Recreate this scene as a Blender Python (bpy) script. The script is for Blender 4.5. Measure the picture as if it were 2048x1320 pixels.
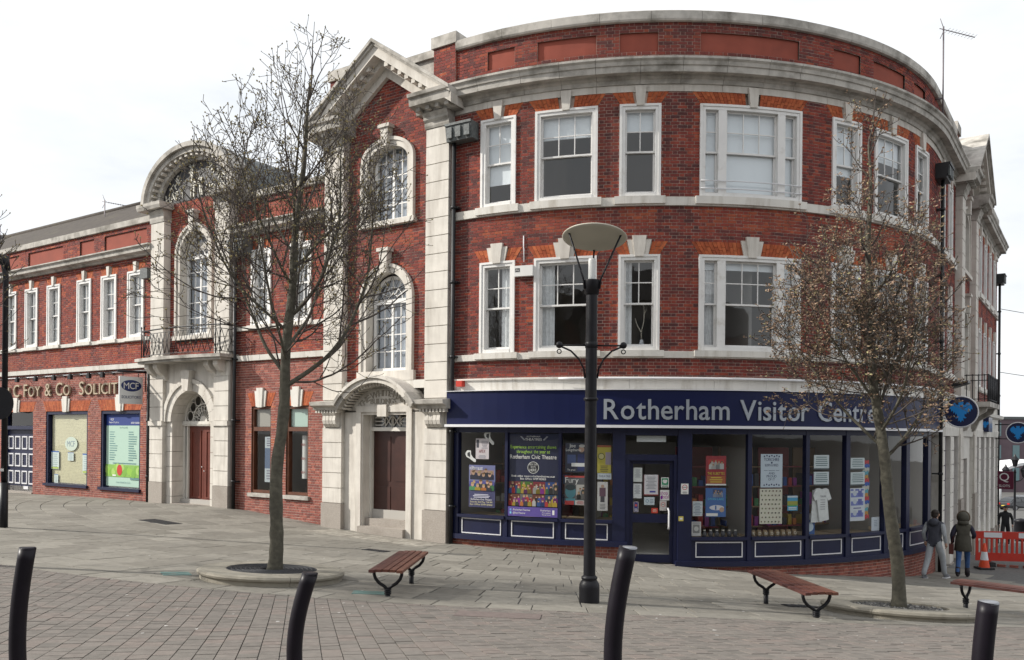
import bpy, math, random
import numpy as np
from mathutils import Matrix, Vector
random.seed(7)
for o in list(bpy.data.objects): bpy.data.objects.remove(o)
SC = bpy.context.scene
COL = SC.collection
# ---------------------------------------------------------------- camera
cam = bpy.data.cameras.new('camera'); co = bpy.data.objects.new('camera', cam); COL.objects.link(co)
cam.sensor_fit = 'HORIZONTAL'; cam.sensor_width = 36.0; cam.lens = 36.0*1680/2048
cam.shift_y = 211/2048; cam.clip_end = 3000; cam.clip_start = 0.05
co.matrix_world = Matrix.Translation((0, 0, 1.65)) @ Matrix.Rotation(math.radians(90), 4, 'X') @ Matrix.Rotation(math.radians(0.5), 4, 'Z')
SC.camera = co
# ---------------------------------------------------------------- sky and sun
SUN_TO = Vector((-0.97, 0.02, 0.60)).normalized()
w = bpy.data.worlds.new('World'); SC.world = w; w.use_nodes = True
nt = w.node_tree; nt.nodes.clear()
def N(t, **k):
    n = nt.nodes.new(t)
    for a, b in k.items(): setattr(n, a, b)
    return n
out = N('ShaderNodeOutputWorld'); bgs = N('ShaderNodeBackground'); bgc = N('ShaderNodeBackground'); mx = N('ShaderNodeMixShader')
sky = N('ShaderNodeTexSky', sky_type='NISHITA', sun_disc=False)
sky.sun_elevation = math.asin(SUN_TO.z); sky.sun_rotation = math.atan2(SUN_TO.x, SUN_TO.y)
sky.air_density = 1.2; sky.dust_density = 2.0
bgs.inputs[1].default_value = 0.12
nt.links.new(sky.outputs[0], bgs.inputs[0])
tc = N('ShaderNodeTexCoord'); mp = N('ShaderNodeMapping'); mp.inputs['Scale'].default_value = (1, 1, 2.6)
n1 = N('ShaderNodeTexNoise'); n1.inputs['Scale'].default_value = 2.3; n1.inputs['Detail'].default_value = 7; n1.inputs['Roughness'].default_value = 0.55
nt.links.new(tc.outputs['Generated'], mp.inputs[0]); nt.links.new(mp.outputs[0], n1.inputs['Vector'])
cr = N('ShaderNodeValToRGB'); cr.color_ramp.elements[0].position = 0.30; cr.color_ramp.elements[0].color = (0.70, 0.74, 0.785, 1)
cr.color_ramp.elements[1].position = 0.72; cr.color_ramp.elements[1].color = (1.0, 1.0, 1.0, 1)
nt.links.new(n1.outputs['Fac'], cr.inputs[0]); nt.links.new(cr.outputs[0], bgc.inputs[0])
bgc.inputs[1].default_value = 0.96
cv = N('ShaderNodeMapRange'); cv.inputs[1].default_value = 0.25; cv.inputs[2].default_value = 0.42; cv.inputs[3].default_value = 0.72; cv.inputs[4].default_value = 0.97
nt.links.new(n1.outputs['Fac'], cv.inputs[0]); nt.links.new(cv.outputs[0], mx.inputs[0])
nt.links.new(bgs.outputs[0], mx.inputs[1]); nt.links.new(bgc.outputs[0], mx.inputs[2]); nt.links.new(mx.outputs[0], out.inputs[0])
sl = bpy.data.lights.new('sun', 'SUN'); sl.energy = 4.2; sl.angle = math.radians(0.9); sl.color = (1, 0.95, 0.87)
so = bpy.data.objects.new('sun', sl); COL.objects.link(so); so.rotation_euler = SUN_TO.to_track_quat('Z', 'Y').to_euler(); so.location = (-30, 5, 30)
SC.view_settings.view_transform = 'Standard'; SC.view_settings.look = 'None'; SC.view_settings.gamma = 1; SC.view_settings.exposure = 0.36
SC.view_settings.use_curve_mapping = False
SC.render.engine = 'CYCLES'; SC.cycles.max_bounces = 6; SC.cycles.diffuse_bounces = 2; SC.cycles.glossy_bounces = 2; SC.cycles.transmission_bounces = 2; SC.cycles.transparent_max_bounces = 12; SC.cycles.caustics_reflective = False; SC.cycles.caustics_refractive = False
SC.render.resolution_x = 1024; SC.render.resolution_y = 660
# ---------------------------------------------------------------- materials
MATS = {}
def mat(name, col, rough=0.7, metal=0.0, noise=0.0, nscale=6.0, bump=0.0, bscale=40.0, spec=0.4, stain=None, stscale=1.2, stamt=0.5, streak=False, emit=None, stlo=0.5, sthi=0.72):
    if name in MATS: return MATS[name]
    m = bpy.data.materials.new(name); m.use_nodes = True; T = m.node_tree; b = T.nodes['Principled BSDF']
    b.inputs['Roughness'].default_value = rough; b.inputs['Metallic'].default_value = metal; b.inputs['Specular IOR Level'].default_value = spec
    b.inputs['Base Color'].default_value = (*col, 1)
    tcn = T.nodes.new('ShaderNodeTexCoord'); last = None
    if noise:
        n = T.nodes.new('ShaderNodeTexNoise'); n.inputs['Scale'].default_value = nscale; n.inputs['Detail'].default_value = 6
        T.links.new(tcn.outputs['Object'], n.inputs['Vector'])
        r = T.nodes.new('ShaderNodeValToRGB')
        r.color_ramp.elements[0].position = 0.25; r.color_ramp.elements[1].position = 0.75
        r.color_ramp.elements[0].color = tuple(c*(1-noise) for c in col)+(1,); r.color_ramp.elements[1].color = tuple(min(1, c*(1+noise)) for c in col)+(1,)
        T.links.new(n.outputs['Fac'], r.inputs[0]); last = r.outputs[0]
    if stain:
        n = T.nodes.new('ShaderNodeTexNoise'); n.inputs['Scale'].default_value = stscale; n.inputs['Detail'].default_value = 8; n.inputs['Roughness'].default_value = 0.65
        mpn = T.nodes.new('ShaderNodeMapping')
        if streak: mpn.inputs['Scale'].default_value = (3.5, 3.5, 0.45)
        T.links.new(tcn.outputs['Object'], mpn.inputs[0]); T.links.new(mpn.outputs[0], n.inputs['Vector'])
        mr = T.nodes.new('ShaderNodeMapRange'); mr.inputs[1].default_value = stlo; mr.inputs[2].default_value = sthi; mr.inputs[4].default_value = stamt
        T.links.new(n.outputs['Fac'], mr.inputs[0])
        x = T.nodes.new('ShaderNodeMix'); x.data_type = 'RGBA'
        x.inputs['A'].default_value = (*col, 1); x.inputs['B'].default_value = (*stain, 1)
        if last: T.links.new(last, x.inputs['A'])
        T.links.new(mr.outputs[0], x.inputs['Factor']); last = x.outputs['Result']
    if last: T.links.new(last, b.inputs['Base Color'])
    if bump:
        n = T.nodes.new('ShaderNodeTexNoise'); n.inputs['Scale'].default_value = bscale; n.inputs['Detail'].default_value = 5
        T.links.new(tcn.outputs['Object'], n.inputs['Vector'])
        bm = T.nodes.new('ShaderNodeBump'); bm.inputs['Strength'].default_value = bump; bm.inputs['Distance'].default_value = 0.01
        T.links.new(n.outputs['Fac'], bm.inputs['Height']); T.links.new(bm.outputs[0], b.inputs['Normal'])
    if emit:
        b.inputs['Emission Color'].default_value = (*emit[:3], 1); b.inputs['Emission Strength'].default_value = emit[3]
    MATS[name] = m; return m
def ramp_mat(name, stops, rough=0.85, bump=0.25, bscale=60, noise=0.25, nscale=9, big=0.0, bigscale=0.35, bigcol=(0.1, 0.06, 0.05), spec=0.3):
    """colour picked per piece from the 'rnd' attribute"""
    m = bpy.data.materials.new(name); m.use_nodes = True; T = m.node_tree; b = T.nodes['Principled BSDF']
    b.inputs['Roughness'].default_value = rough; b.inputs['Specular IOR Level'].default_value = spec
    a = T.nodes.new('ShaderNodeAttribute'); a.attribute_name = 'rnd'
    r = T.nodes.new('ShaderNodeValToRGB'); e = r.color_ramp.elements
    while len(e) < len(stops): e.new(0.5)
    for i, (p, c) in enumerate(stops): e[i].position = p; e[i].color = (*c, 1)
    T.links.new(a.outputs['Fac'], r.inputs[0])
    tcn = T.nodes.new('ShaderNodeTexCoord')
    n = T.nodes.new('ShaderNodeTexNoise'); n.inputs['Scale'].default_value = nscale; n.inputs['Detail'].default_value = 6
    T.links.new(tcn.outputs['Object'], n.inputs['Vector'])
    mr = T.nodes.new('ShaderNodeMapRange'); mr.inputs[1].default_value = 0.3; mr.inputs[2].default_value = 0.7; mr.inputs[3].default_value = 1-noise; mr.inputs[4].default_value = 1+noise
    T.links.new(n.outputs['Fac'], mr.inputs[0])
    x = T.nodes.new('ShaderNodeVectorMath'); x.operation = 'SCALE'
    T.links.new(r.outputs[0], x.inputs[0]); T.links.new(mr.outputs[0], x.inputs['Scale']); last = x.outputs[0]
    if big:
        n2 = T.nodes.new('ShaderNodeTexNoise'); n2.inputs['Scale'].default_value = bigscale; n2.inputs['Detail'].default_value = 7; n2.inputs['Roughness'].default_value = 0.6
        T.links.new(tcn.outputs['Object'], n2.inputs['Vector'])
        m2 = T.nodes.new('ShaderNodeMapRange'); m2.inputs[1].default_value = 0.45; m2.inputs[2].default_value = 0.75; m2.inputs[4].default_value = big
        T.links.new(n2.outputs['Fac'], m2.inputs[0])
        xx = T.nodes.new('ShaderNodeMix'); xx.data_type = 'RGBA'; xx.inputs['B'].default_value = (*bigcol, 1)
        T.links.new(last, xx.inputs['A']); T.links.new(m2.outputs[0], xx.inputs['Factor']); last = xx.outputs['Result']
    T.links.new(last, b.inputs['Base Color'])
    if bump:
        n3 = T.nodes.new('ShaderNodeTexNoise'); n3.inputs['Scale'].default_value = bscale; n3.inputs['Detail'].default_value = 4
        T.links.new(tcn.outputs['Object'], n3.inputs['Vector'])
        bm = T.nodes.new('ShaderNodeBump'); bm.inputs['Strength'].default_value = bump; bm.inputs['Distance'].default_value = 0.008
        T.links.new(n3.outputs['Fac'], bm.inputs['Height']); T.links.new(bm.outputs[0], b.inputs['Normal'])
    MATS[name] = m; return m
def glass_mat(name, tint=(0.95, 0.97, 0.98), refl=1.0, wav=0.12):
    m = bpy.data.materials.new(name); m.use_nodes = True; T = m.node_tree; T.nodes.remove(T.nodes['Principled BSDF'])
    o = T.nodes['Material Output']; mxx = T.nodes.new('ShaderNodeMixShader'); t = T.nodes.new('ShaderNodeBsdfTransparent'); gl = T.nodes.new('ShaderNodeBsdfGlossy'); fr = T.nodes.new('ShaderNodeFresnel')
    ior = 1.45+0.4*refl; gm = T.nodes.new('ShaderNodeNewGeometry'); mr = T.nodes.new('ShaderNodeMapRange'); mr.inputs[3].default_value = ior; mr.inputs[4].default_value = 1/ior; T.links.new(gm.outputs['Backfacing'], mr.inputs[0]); T.links.new(mr.outputs[0], fr.inputs[0]); t.inputs[0].default_value = (*tint, 1); gl.inputs['Roughness'].default_value = 0.015
    n = T.nodes.new('ShaderNodeTexNoise'); n.inputs['Scale'].default_value = 2.2; n.inputs['Detail'].default_value = 1
    bm = T.nodes.new('ShaderNodeBump'); bm.inputs['Strength'].default_value = wav; bm.inputs['Distance'].default_value = 0.02
    tcn = T.nodes.new('ShaderNodeTexCoord'); T.links.new(tcn.outputs['Object'], n.inputs['Vector'])
    T.links.new(n.outputs['Fac'], bm.inputs['Height']); T.links.new(bm.outputs[0], gl.inputs['Normal'])
    T.links.new(fr.outputs[0], mxx.inputs[0]); T.links.new(t.outputs[0], mxx.inputs[1]); T.links.new(gl.outputs[0], mxx.inputs[2]); T.links.new(mxx.outputs[0], o.inputs[0])
    MATS[name] = m; return m
BR = [(0.0, (0.085, 0.030, 0.030)), (0.14, (0.130, 0.034, 0.031)), (0.36, (0.190, 0.039, 0.031)), (0.62, (0.235, 0.046, 0.032)), (0.80, (0.295, 0.062, 0.034)), (0.90, (0.35, 0.085, 0.038)), (1.0, (0.40, 0.108, 0.046))]
M_BRICK = ramp_mat('red_brick', BR, big=0.5, bigscale=0.22, bigcol=(0.085, 0.04, 0.035))
M_BRICKP = ramp_mat('pink_brick', [(0, (0.20, 0.070, 0.058)), (0.35, (0.27, 0.090, 0.070)), (0.75, (0.33, 0.115, 0.085)), (0.9, (0.45, 0.14, 0.06)), (1, (0.50, 0.17, 0.07))], big=0.25, bigcol=(0.16, 0.09, 0.07))
M_MORT = mat('mortar', (0.50, 0.40, 0.34), 0.95, noise=0.3, nscale=5)
M_MORTL = mat('pale_mortar', (0.62, 0.52, 0.46), 0.95, noise=0.2, nscale=5)
M_GAUGE = ramp_mat('orange_gauged_brick', [(0, (0.30, 0.068, 0.030)), (0.5, (0.38, 0.094, 0.037)), (1, (0.44, 0.125, 0.05))], bump=0.15)
M_STONE = mat('pale_stone', (0.64, 0.605, 0.55), 0.85, noise=0.10, nscale=3.5, bump=0.2, bscale=50, stain=(0.38, 0.345, 0.30), stscale=1.1, stlo=0.44, stamt=0.75, streak=True)
M_STONEW = mat('weathered_stone', (0.47, 0.445, 0.405), 0.9, noise=0.22, nscale=4, bump=0.4, bscale=35, stain=(0.13, 0.12, 0.10), stscale=1.5, stamt=0.85, stlo=0.46, sthi=0.68)
M_STONEP = mat('painted_stone', (0.67, 0.645, 0.595), 0.75, noise=0.08, nscale=3, bump=0.15, stain=(0.36, 0.32, 0.26), stscale=1.3, stamt=0.65, streak=True)
M_GRAN = mat('granite', (0.33, 0.295, 0.26), 0.7, noise=0.35, nscale=60, bump=0.1, stain=(0.2, 0.17, 0.14), stscale=1.5)
M_TERRA = mat('terracotta_render', (0.27, 0.068, 0.045), 0.9, noise=0.12, nscale=3, bump=0.1, stain=(0.2, 0.06, 0.045), stscale=0.9)
M_WHITE = mat('white_paint', (0.74, 0.73, 0.71), 0.5, noise=0.05, nscale=4, stain=(0.40, 0.36, 0.29), stscale=2.5, stamt=0.6, stlo=0.57, sthi=0.75)
M_BLUE = mat('navy_paint', (0.007, 0.010, 0.042), 0.45, noise=0.2, nscale=2, stain=(0.016, 0.02, 0.05), stscale=1.2)
M_FASC = mat('navy_fascia', (0.005, 0.009, 0.050), 0.4, spec=0.25, noise=0.1, nscale=1.5)
M_SILV = mat('silver_letter', (0.33, 0.36, 0.40), 0.4, metal=0.25)
M_ALU = mat('white_trim', (0.70, 0.70, 0.72), 0.4)
M_BLACK = mat('black_iron', (0.008, 0.008, 0.011), 0.45, noise=0.3, nscale=8, spec=0.3, bump=0.05)
M_PIPE = mat('black_pipe', (0.014, 0.015, 0.017), 0.5, noise=0.3, nscale=4)
M_LEAD = mat('grey_lead', (0.10, 0.11, 0.11), 0.6, noise=0.4, nscale=18, bump=0.6, bscale=18)
M_BROWN = mat('brown_timber', (0.11, 0.038, 0.018), 0.5, noise=0.25, nscale=6)
M_DOOR = mat('red_brown_door', (0.135, 0.032, 0.020), 0.45, noise=0.2, nscale=3)
M_DDOOR = mat('dark_door', (0.045, 0.016, 0.012), 0.4, noise=0.25, nscale=3)
M_GLASS = glass_mat('window_glass'); M_GLASS2 = glass_mat('shop_glass', (0.95, 0.965, 0.965), 0.3, 0.03)
M_ROOM = mat('interior_plaster', (0.42, 0.40, 0.37), 0.9); M_ROOMD = mat('interior_dark', (0.10, 0.085, 0.07), 0.9)
M_BLIND = mat('pale_blind', (0.80, 0.84, 0.86), 0.8); M_CURT = mat('net_curtain', (0.74, 0.75, 0.75), 0.9, noise=0.15, nscale=12)
M_TILE = mat('mossy_roof_tile', (0.055, 0.045, 0.038), 0.9, noise=0.35, nscale=5, bump=0.5, bscale=14, stain=(0.095, 0.085, 0.055), stscale=1.5)
# ---------------------------------------------------------------- object helpers
def link(o): COL.objects.link(o); return o
def props(o, label=None, cat=None, group=None, kind=None):
    if label: o['label'] = label
    if cat: o['category'] = cat
    if group: o['group'] = group
    if kind: o['kind'] = kind
    return o
WM = {}
def empty(name, loc=(0, 0, 0), parent=None, label=None, cat=None, group=None, rz=0.0):
    o = bpy.data.objects.new(name, None); link(o); o.empty_display_size = 0.2
    M = Matrix.Translation(loc) @ Matrix.Rotation(rz, 4, 'Z'); WM[o.name] = M
    o.matrix_world = M
    if parent: attach(o, parent)
    return props(o, label, cat, group)
def attach(o, parent):
    o.parent = parent; o.matrix_parent_inverse = WM.get(parent.name, Matrix.Identity(4)).inverted()
class MB:
    def __init__(s): s.v = []; s.f = []; s.r = []; s.mi = []; s.cur = 0; s.sm = []
    def add(s, vs, fs, rnd=0.5, smooth=False):
        b = len(s.v); s.v.extend(vs); s.r.extend([rnd]*len(vs))
        for f in fs: s.f.append([b+i for i in f]); s.mi.append(s.cur); s.sm.append(smooth)
        return s
    def build(s, name, m, parent=None, local=False, **k):
        me = bpy.data.meshes.new(name); me.from_pydata([tuple(map(float, p)) for p in s.v], [], s.f)
        for x in (m if isinstance(m, (list, tuple)) else [m]): me.materials.append(x)
        if any(s.mi): me.polygons.foreach_set('material_index', s.mi)
        if any(s.sm): me.polygons.foreach_set('use_smooth', s.sm)
        at = me.attributes.new('rnd', 'FLOAT', 'POINT'); at.data.foreach_set('value', s.r)
        me.update()
        o = bpy.data.objects.new(name, me); link(o); WM[o.name] = Matrix.Identity(4)
        if parent:
            if local: o.parent = parent; WM[o.name] = WM.get(parent.name, Matrix.Identity(4))
            else: attach(o, parent)
        return props(o, **k)
    def box(s, x0, x1, y0, y1, z0, z1, rnd=0.5):
        return s.add([(x0, y0, z0), (x1, y0, z0), (x1, y1, z0), (x0, y1, z0), (x0, y0, z1), (x1, y0, z1), (x1, y1, z1), (x0, y1, z1)],
                     [(0, 3, 2, 1), (4, 5, 6, 7), (0, 1, 5, 4), (1, 2, 6, 5), (2, 3, 7, 6), (3, 0, 4, 7)], rnd)
    def tube(s, pts, rad, n=8, cap=True, rnd=0.5, smooth=True):
        pts = [Vector(p) for p in pts]; rad = rad if isinstance(rad, (list, tuple)) else [rad]*len(pts)
        vs = []; fs = []; up = None
        for i, p in enumerate(pts):
            d = (pts[min(i+1, len(pts)-1)]-pts[max(i-1, 0)])
            d = d.normalized() if d.length > 1e-9 else Vector((0, 0, 1))
            if up is None: up = Vector((1, 0, 0)) if abs(d.x) < 0.8 else Vector((0, 1, 0))
            a = up-d*up.dot(d)
            if a.length < 1e-6: a = d.orthogonal()
            a.normalize(); b = d.cross(a); up = a
            for k in range(n):
                t = 2*math.pi*k/n; q = p+(a*math.cos(t)+b*math.sin(t))*rad[i]; vs.append((q.x, q.y, q.z))
        for i in range(len(pts)-1):
            for k in range(n):
                k2 = (k+1) % n; fs.append((i*n+k, i*n+k2, (i+1)*n+k2, (i+1)*n+k))
        s.add(vs, fs, rnd, smooth)
        if cap:
            b = len(s.v)-len(vs); m = (len(pts)-1)*n
            s.f.append([b+k for k in range(n)][::-1]); s.f.append([b+m+k for k in range(n)]); s.mi += [s.cur]*2; s.sm += [False]*2
        return s
    def lathe(s, prof, n=24, c=(0, 0, 0), rnd=0.5, smooth=True):
        vs = []; fs = []
        for r, z in prof:
            for k in range(n):
                t = 2*math.pi*k/n; vs.append((c[0]+r*math.cos(t), c[1]+r*math.sin(t), c[2]+z))
        for i in range(len(prof)-1):
            for k in range(n):
                k2 = (k+1) % n; fs.append((i*n+k, i*n+k2, (i+1)*n+k2, (i+1)*n+k))
        return s.add(vs, fs, rnd, smooth)
    def prism(s, poly, fn0, fn1, rnd=0.5):
        """poly of 2d points; fn0/fn1 map a 2d point to the bottom and the top vertex"""
        n = len(poly); vs = [tuple(fn0(*q)) for q in poly]+[tuple(fn1(*q)) for q in poly]
        fs = [list(range(n))[::-1], list(range(n, 2*n))]+[(i, (i+1) % n, n+(i+1) % n, n+i) for i in range(n)]
        return s.add(vs, fs, rnd)
# ---------------------------------------------------------------- the facade ribbon: s runs to the right along the whole street front, p points out of the wall
P0 = np.array([-1.49, 21.0]); dL = np.array([-0.8325, 0.5543]); dL /= np.linalg.norm(dL); nL = np.array([-dL[1], -abs(dL[0])])
R = 9.68; CC = P0-R*nL
dR = np.array([0.573, 0.8195]); dR /= np.linalg.norm(dR); nR = np.array([dR[1], -dR[0]])
A0 = math.atan2(nL[1], nL[0]); A1 = math.atan2(nR[1], nR[0]); SR = (A1-A0)*R; P1 = CC+R*nR
def F(s, z, p=0.0):
    if s <= 0: q = P0-dL*s+nL*p
    elif s >= SR: q = P1+dR*(s-SR)+nR*p
    else:
        a = A0+s/R; q = CC+(R+p)*np.array([math.cos(a), math.sin(a)])
    return (float(q[0]), float(q[1]), z)
def FN(s):
    if s <= 0: return nL
    if s >= SR: return nR
    a = A0+s/R; return np.array([math.cos(a), math.sin(a)])
def spts(s0, s1, d=0.35):
    c = [s0]; a, b = max(s0, 0), min(s1, SR)
    if b > a:
        k = max(1, math.ceil((b-a)/d)); c += [a+(b-a)*i/k for i in range(k+1)]
    c.append(s1); r = [c[0]]
    for x in c[1:]:
        if x-r[-1] > 1e-6: r.append(x)
    return r
def fsweep(mb, s0, s1, prof, rnd=0.5, d=0.35):
    """closed profile of (p,z) swept along the wall"""
    S = spts(s0, s1, d); n = len(prof); vs = []; fs = []
    for s in S: vs += [F(s, z, p) for p, z in prof]
    for i in range(len(S)-1):
        for k in range(n):
            k2 = (k+1) % n; fs.append((i*n+k, i*n+k2, (i+1)*n+k2, (i+1)*n+k))
    fs.append(list(range(n))[::-1]); fs.append([(len(S)-1)*n+k for k in range(n)])
    return mb.add(vs, fs, rnd)
def fbox(mb, s0, s1, z0, z1, p0, p1, rnd=0.5, d=0.35):
    return fsweep(mb, s0, s1, [(p0, z0), (p1, z0), (p1, z1), (p0, z1)], rnd, d)
def fprism(mb, poly, p0, p1, rnd=0.5):
    return mb.prism(poly, lambda s, z: F(s, z, p0), lambda s, z: F(s, z, p1), rnd)
def farch(mb, cs, cz, rx0, rx1, p0, p1, a0=0.0, a1=math.pi, n=20, rz0=None, rz1=None, rnd=0.5):
    """annular piece in the plane of the wall, from angle a0 to a1 (0 = right)"""
    rz0 = rx0 if rz0 is None else rz0; rz1 = rx1 if rz1 is None else rz1
    vs = []; fs = []
    for i in range(n+1):
        a = a0+(a1-a0)*i/n; c, q = math.cos(a), math.sin(a)
        for rx, rz, p in ((rx0, rz0, p0), (rx1, rz1, p0), (rx1, rz1, p1), (rx0, rz0, p1)): vs.append(F(cs+rx*c, cz+rz*q, p))
    for i in range(n):
        for k in range(4):
            k2 = (k+1) % 4; fs.append((i*4+k, (i+1)*4+k, (i+1)*4+k2, i*4+k2))
    fs.append((0, 1, 2, 3)); fs.append((n*4+3, n*4+2, n*4+1, n*4))
    return mb.add(vs, fs, rnd)
def fbar(mb, q0, q1, wd, p0, p1, rnd=0.5):
    """straight bar in the plane of the wall between (s,z) points"""
    (a, b), (c, d) = q0, q1; L = math.hypot(c-a, d-b) or 1; nx, nz = -(d-b)/L*wd/2, (c-a)/L*wd/2
    return fprism(mb, [(a+nx, b+nz), (a-nx, b-nz), (c-nx, d-nz), (c+nx, d+nz)], p0, p1, rnd)
def one(name, m, parent, fn, *a, **k):
    kw = {x: k.pop(x) for x in ('label', 'cat', 'group', 'kind') if x in k}
    mb = MB(); fn(mb, *a, **k); return mb.build(name, m, parent, **kw)
def fpane(mb, s0, s1, z0, z1, p0, p1=None):
    S = spts(s0, s1, 0.35)
    for a, b in zip(S, S[1:]): mb.add([F(a, z0, p0), F(b, z0, p0), F(b, z1, p0), F(a, z1, p0)], [(0, 1, 2, 3)])
# text
TXT = {}; BOLD = [0.0]
def glyph(ch):
    key = (ch, BOLD[0])
    if key not in TXT:
        cu = bpy.data.curves.new('text', 'FONT'); cu.body = ch; cu.size = 1; cu.resolution_u = 3; cu.offset = BOLD[0]
        ob = bpy.data.objects.new('text', cu); COL.objects.link(ob)
        dg = bpy.context.evaluated_depsgraph_get(); me = bpy.data.meshes.new_from_object(ob.evaluated_get(dg))
        V = [(v.co.x, v.co.y) for v in me.vertices]; Fc = [list(p.vertices) for p in me.polygons]
        bpy.data.objects.remove(ob); bpy.data.curves.remove(cu); bpy.data.meshes.remove(me)
        # boundary edges for side walls
        ed = {}
        for f in Fc:
            for i in range(len(f)):
                e = (f[i], f[(i+1) % len(f)]); ed[e] = 1
        bd = [e for e in ed if (e[1], e[0]) not in ed]
        xs = [v[0] for v in V] or [0, 0.25]
        TXT[key] = (V, Fc, bd, min(xs), max(xs))
    return TXT[key]
def text_width(txt, size, gap=0.07, sx=1.0, caps=None):
    w = 0
    for ch in txt:
        k = size*(caps if caps and ch.islower() else 1); c = ch.upper() if caps else ch
        if ch == ' ': w += 0.32*size*sx; continue
        g = glyph(c); w += ((g[4]-g[3])*k+gap*size)*sx
    return w
def glyph_into(mb, ch, size, fn, sx=1.0, depth=True, bold=0.0):
    """fn(x, y, h) -> vertex; x,y in the plane, h 0 (back) or 1 (front)"""
    V, Fc, bd, x0, x1 = glyph(ch); n = len(V)
    vs = [fn((x-x0)*size*sx, y*size, 1) for x, y in V]; fs = [list(f) for f in Fc]
    if depth:
        vs += [fn((x-x0)*size*sx, y*size, 0) for x, y in V]
        fs += [(a, a+n, b+n, b) for a, b in bd]
    mb.add(vs, fs)
def text_plane(mb, txt, size, org, ux, uy, un, depth=0.004, align='C', gap=0.07, sx=1.0, caps=None):
    """text on a flat board: origin, x axis, y axis, outward normal"""
    org, ux, uy, un = Vector(org), Vector(ux), Vector(uy), Vector(un)
    wd = text_width(txt, size, gap, sx, caps); x = -wd/2 if align == 'C' else (0 if align == 'L' else -wd)
    for ch in txt:
        if ch == ' ': x += 0.32*size*sx; continue
        k = size*(caps if caps and ch.islower() else 1); c = ch.upper() if caps else ch
        X = x; glyph_into(mb, c, k, lambda a, b, h: tuple(org+ux*(X+a)+uy*b+un*(depth*h)), sx, depth > 0.005)
        g = glyph(c); x += ((g[4]-g[3])*k+gap*size)*sx
def ftext(mb, txt, size, s, z, p, depth=0.003, align='C', sx=1.0, gap=0.07, caps=None):
    n = FN(s); ux = (-n[1], n[0], 0)
    text_plane(mb, txt, size, F(s, z, p), ux, (0, 0, 1), (n[0], n[1], 0), depth, align, gap, sx, caps)
# ---------------------------------------------------------------- the ground
def LPt(t, p=0): q = P0+dL*t+nL*p; return (float(q[0]), float(q[1]))
def CPt(s, p=0): q = F(s, 0, p); return q[:2]
GP = np.array([(*LPt(0, .3), -1.04), (*LPt(4.5, .3), -.9), (*LPt(6.4, .1), -.76), (*LPt(8.5, .2), -.63), (*LPt(12, .2), -.66), (*LPt(16, .1), -.68), (*LPt(20.2, .1), -.75), (*LPt(28, .1), -.85),
    (*CPt(1.4), -1.07), (*CPt(3.87), -1.16), (*CPt(5.4), -1.3), (*CPt(7.6), -1.49), (*CPt(9.4), -1.62), (*CPt(14), -2.02),
    (-1.78, 12, -.66), (4.22, 11.7, -.86), (-3.5, 6.2, -.13), (-1.4, 5.8, -.08), (.7, 5, .02), (2.6, 4.6, .02), (0, 0, .35), (8, 12.2, -1.05), (10.6, 21.4, -1.9), (14.5, 25.2, -2.13), (-8, 9, -.25), (-14, 14, -.3), (7, 5, -.1),
    (-22, 22, -.4), (20, 36, -2.9), (34, 60, -4.3), (55, 95, -6.2), (60, 60, -4.5), (20, 14, -1.7), (-30, 60, -2), (-10, -10, .8), (20, -10, .5)])
def tps(G, sm):
    n = len(G); d = np.linalg.norm(G[:, None, :2]-G[None, :, :2], axis=2)
    K = np.where(d > 0, d*d*np.log(np.maximum(d, 1e-9)), 0)+np.eye(n)*sm
    A = np.zeros((n+3, n+3)); Pm = np.c_[np.ones(n), G[:, :2]]; A[:n, :n] = K; A[:n, n:] = Pm; A[n:, :n] = Pm.T
    return np.linalg.solve(A, np.r_[G[:, 2], 0, 0, 0])
GW = tps(GP, 0.5)
def g(x, y):
    d = np.hypot(GP[:, 0]-x, GP[:, 1]-y); k = np.where(d > 0, d*d*np.log(np.maximum(d, 1e-9)), 0); n = len(GP)
    return float(k@GW[:n]+GW[n]+GW[n+1]*x+GW[n+2]*y)
def ga(X, Y):
    X = np.asarray(X, float); Y = np.asarray(Y, float)
    d = np.hypot(X[..., None]-GP[:, 0], Y[..., None]-GP[:, 1]); k = d*d*np.log(np.maximum(d, 1e-9)); n = len(GP)
    return k@GW[:n]+GW[n]+GW[n+1]*X+GW[n+2]*Y
def gl(x, y):
    """ground height, levelling out beyond the place so the sheet reaches the horizon"""
    r = math.hypot(x-10, y-25); k = min(1.0, 90/r) if r > 0 else 1
    return g(10+(x-10)*k, 25+(y-25)*k)-(0.02*(r-90) if r > 90 and y > 40 else 0)
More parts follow.
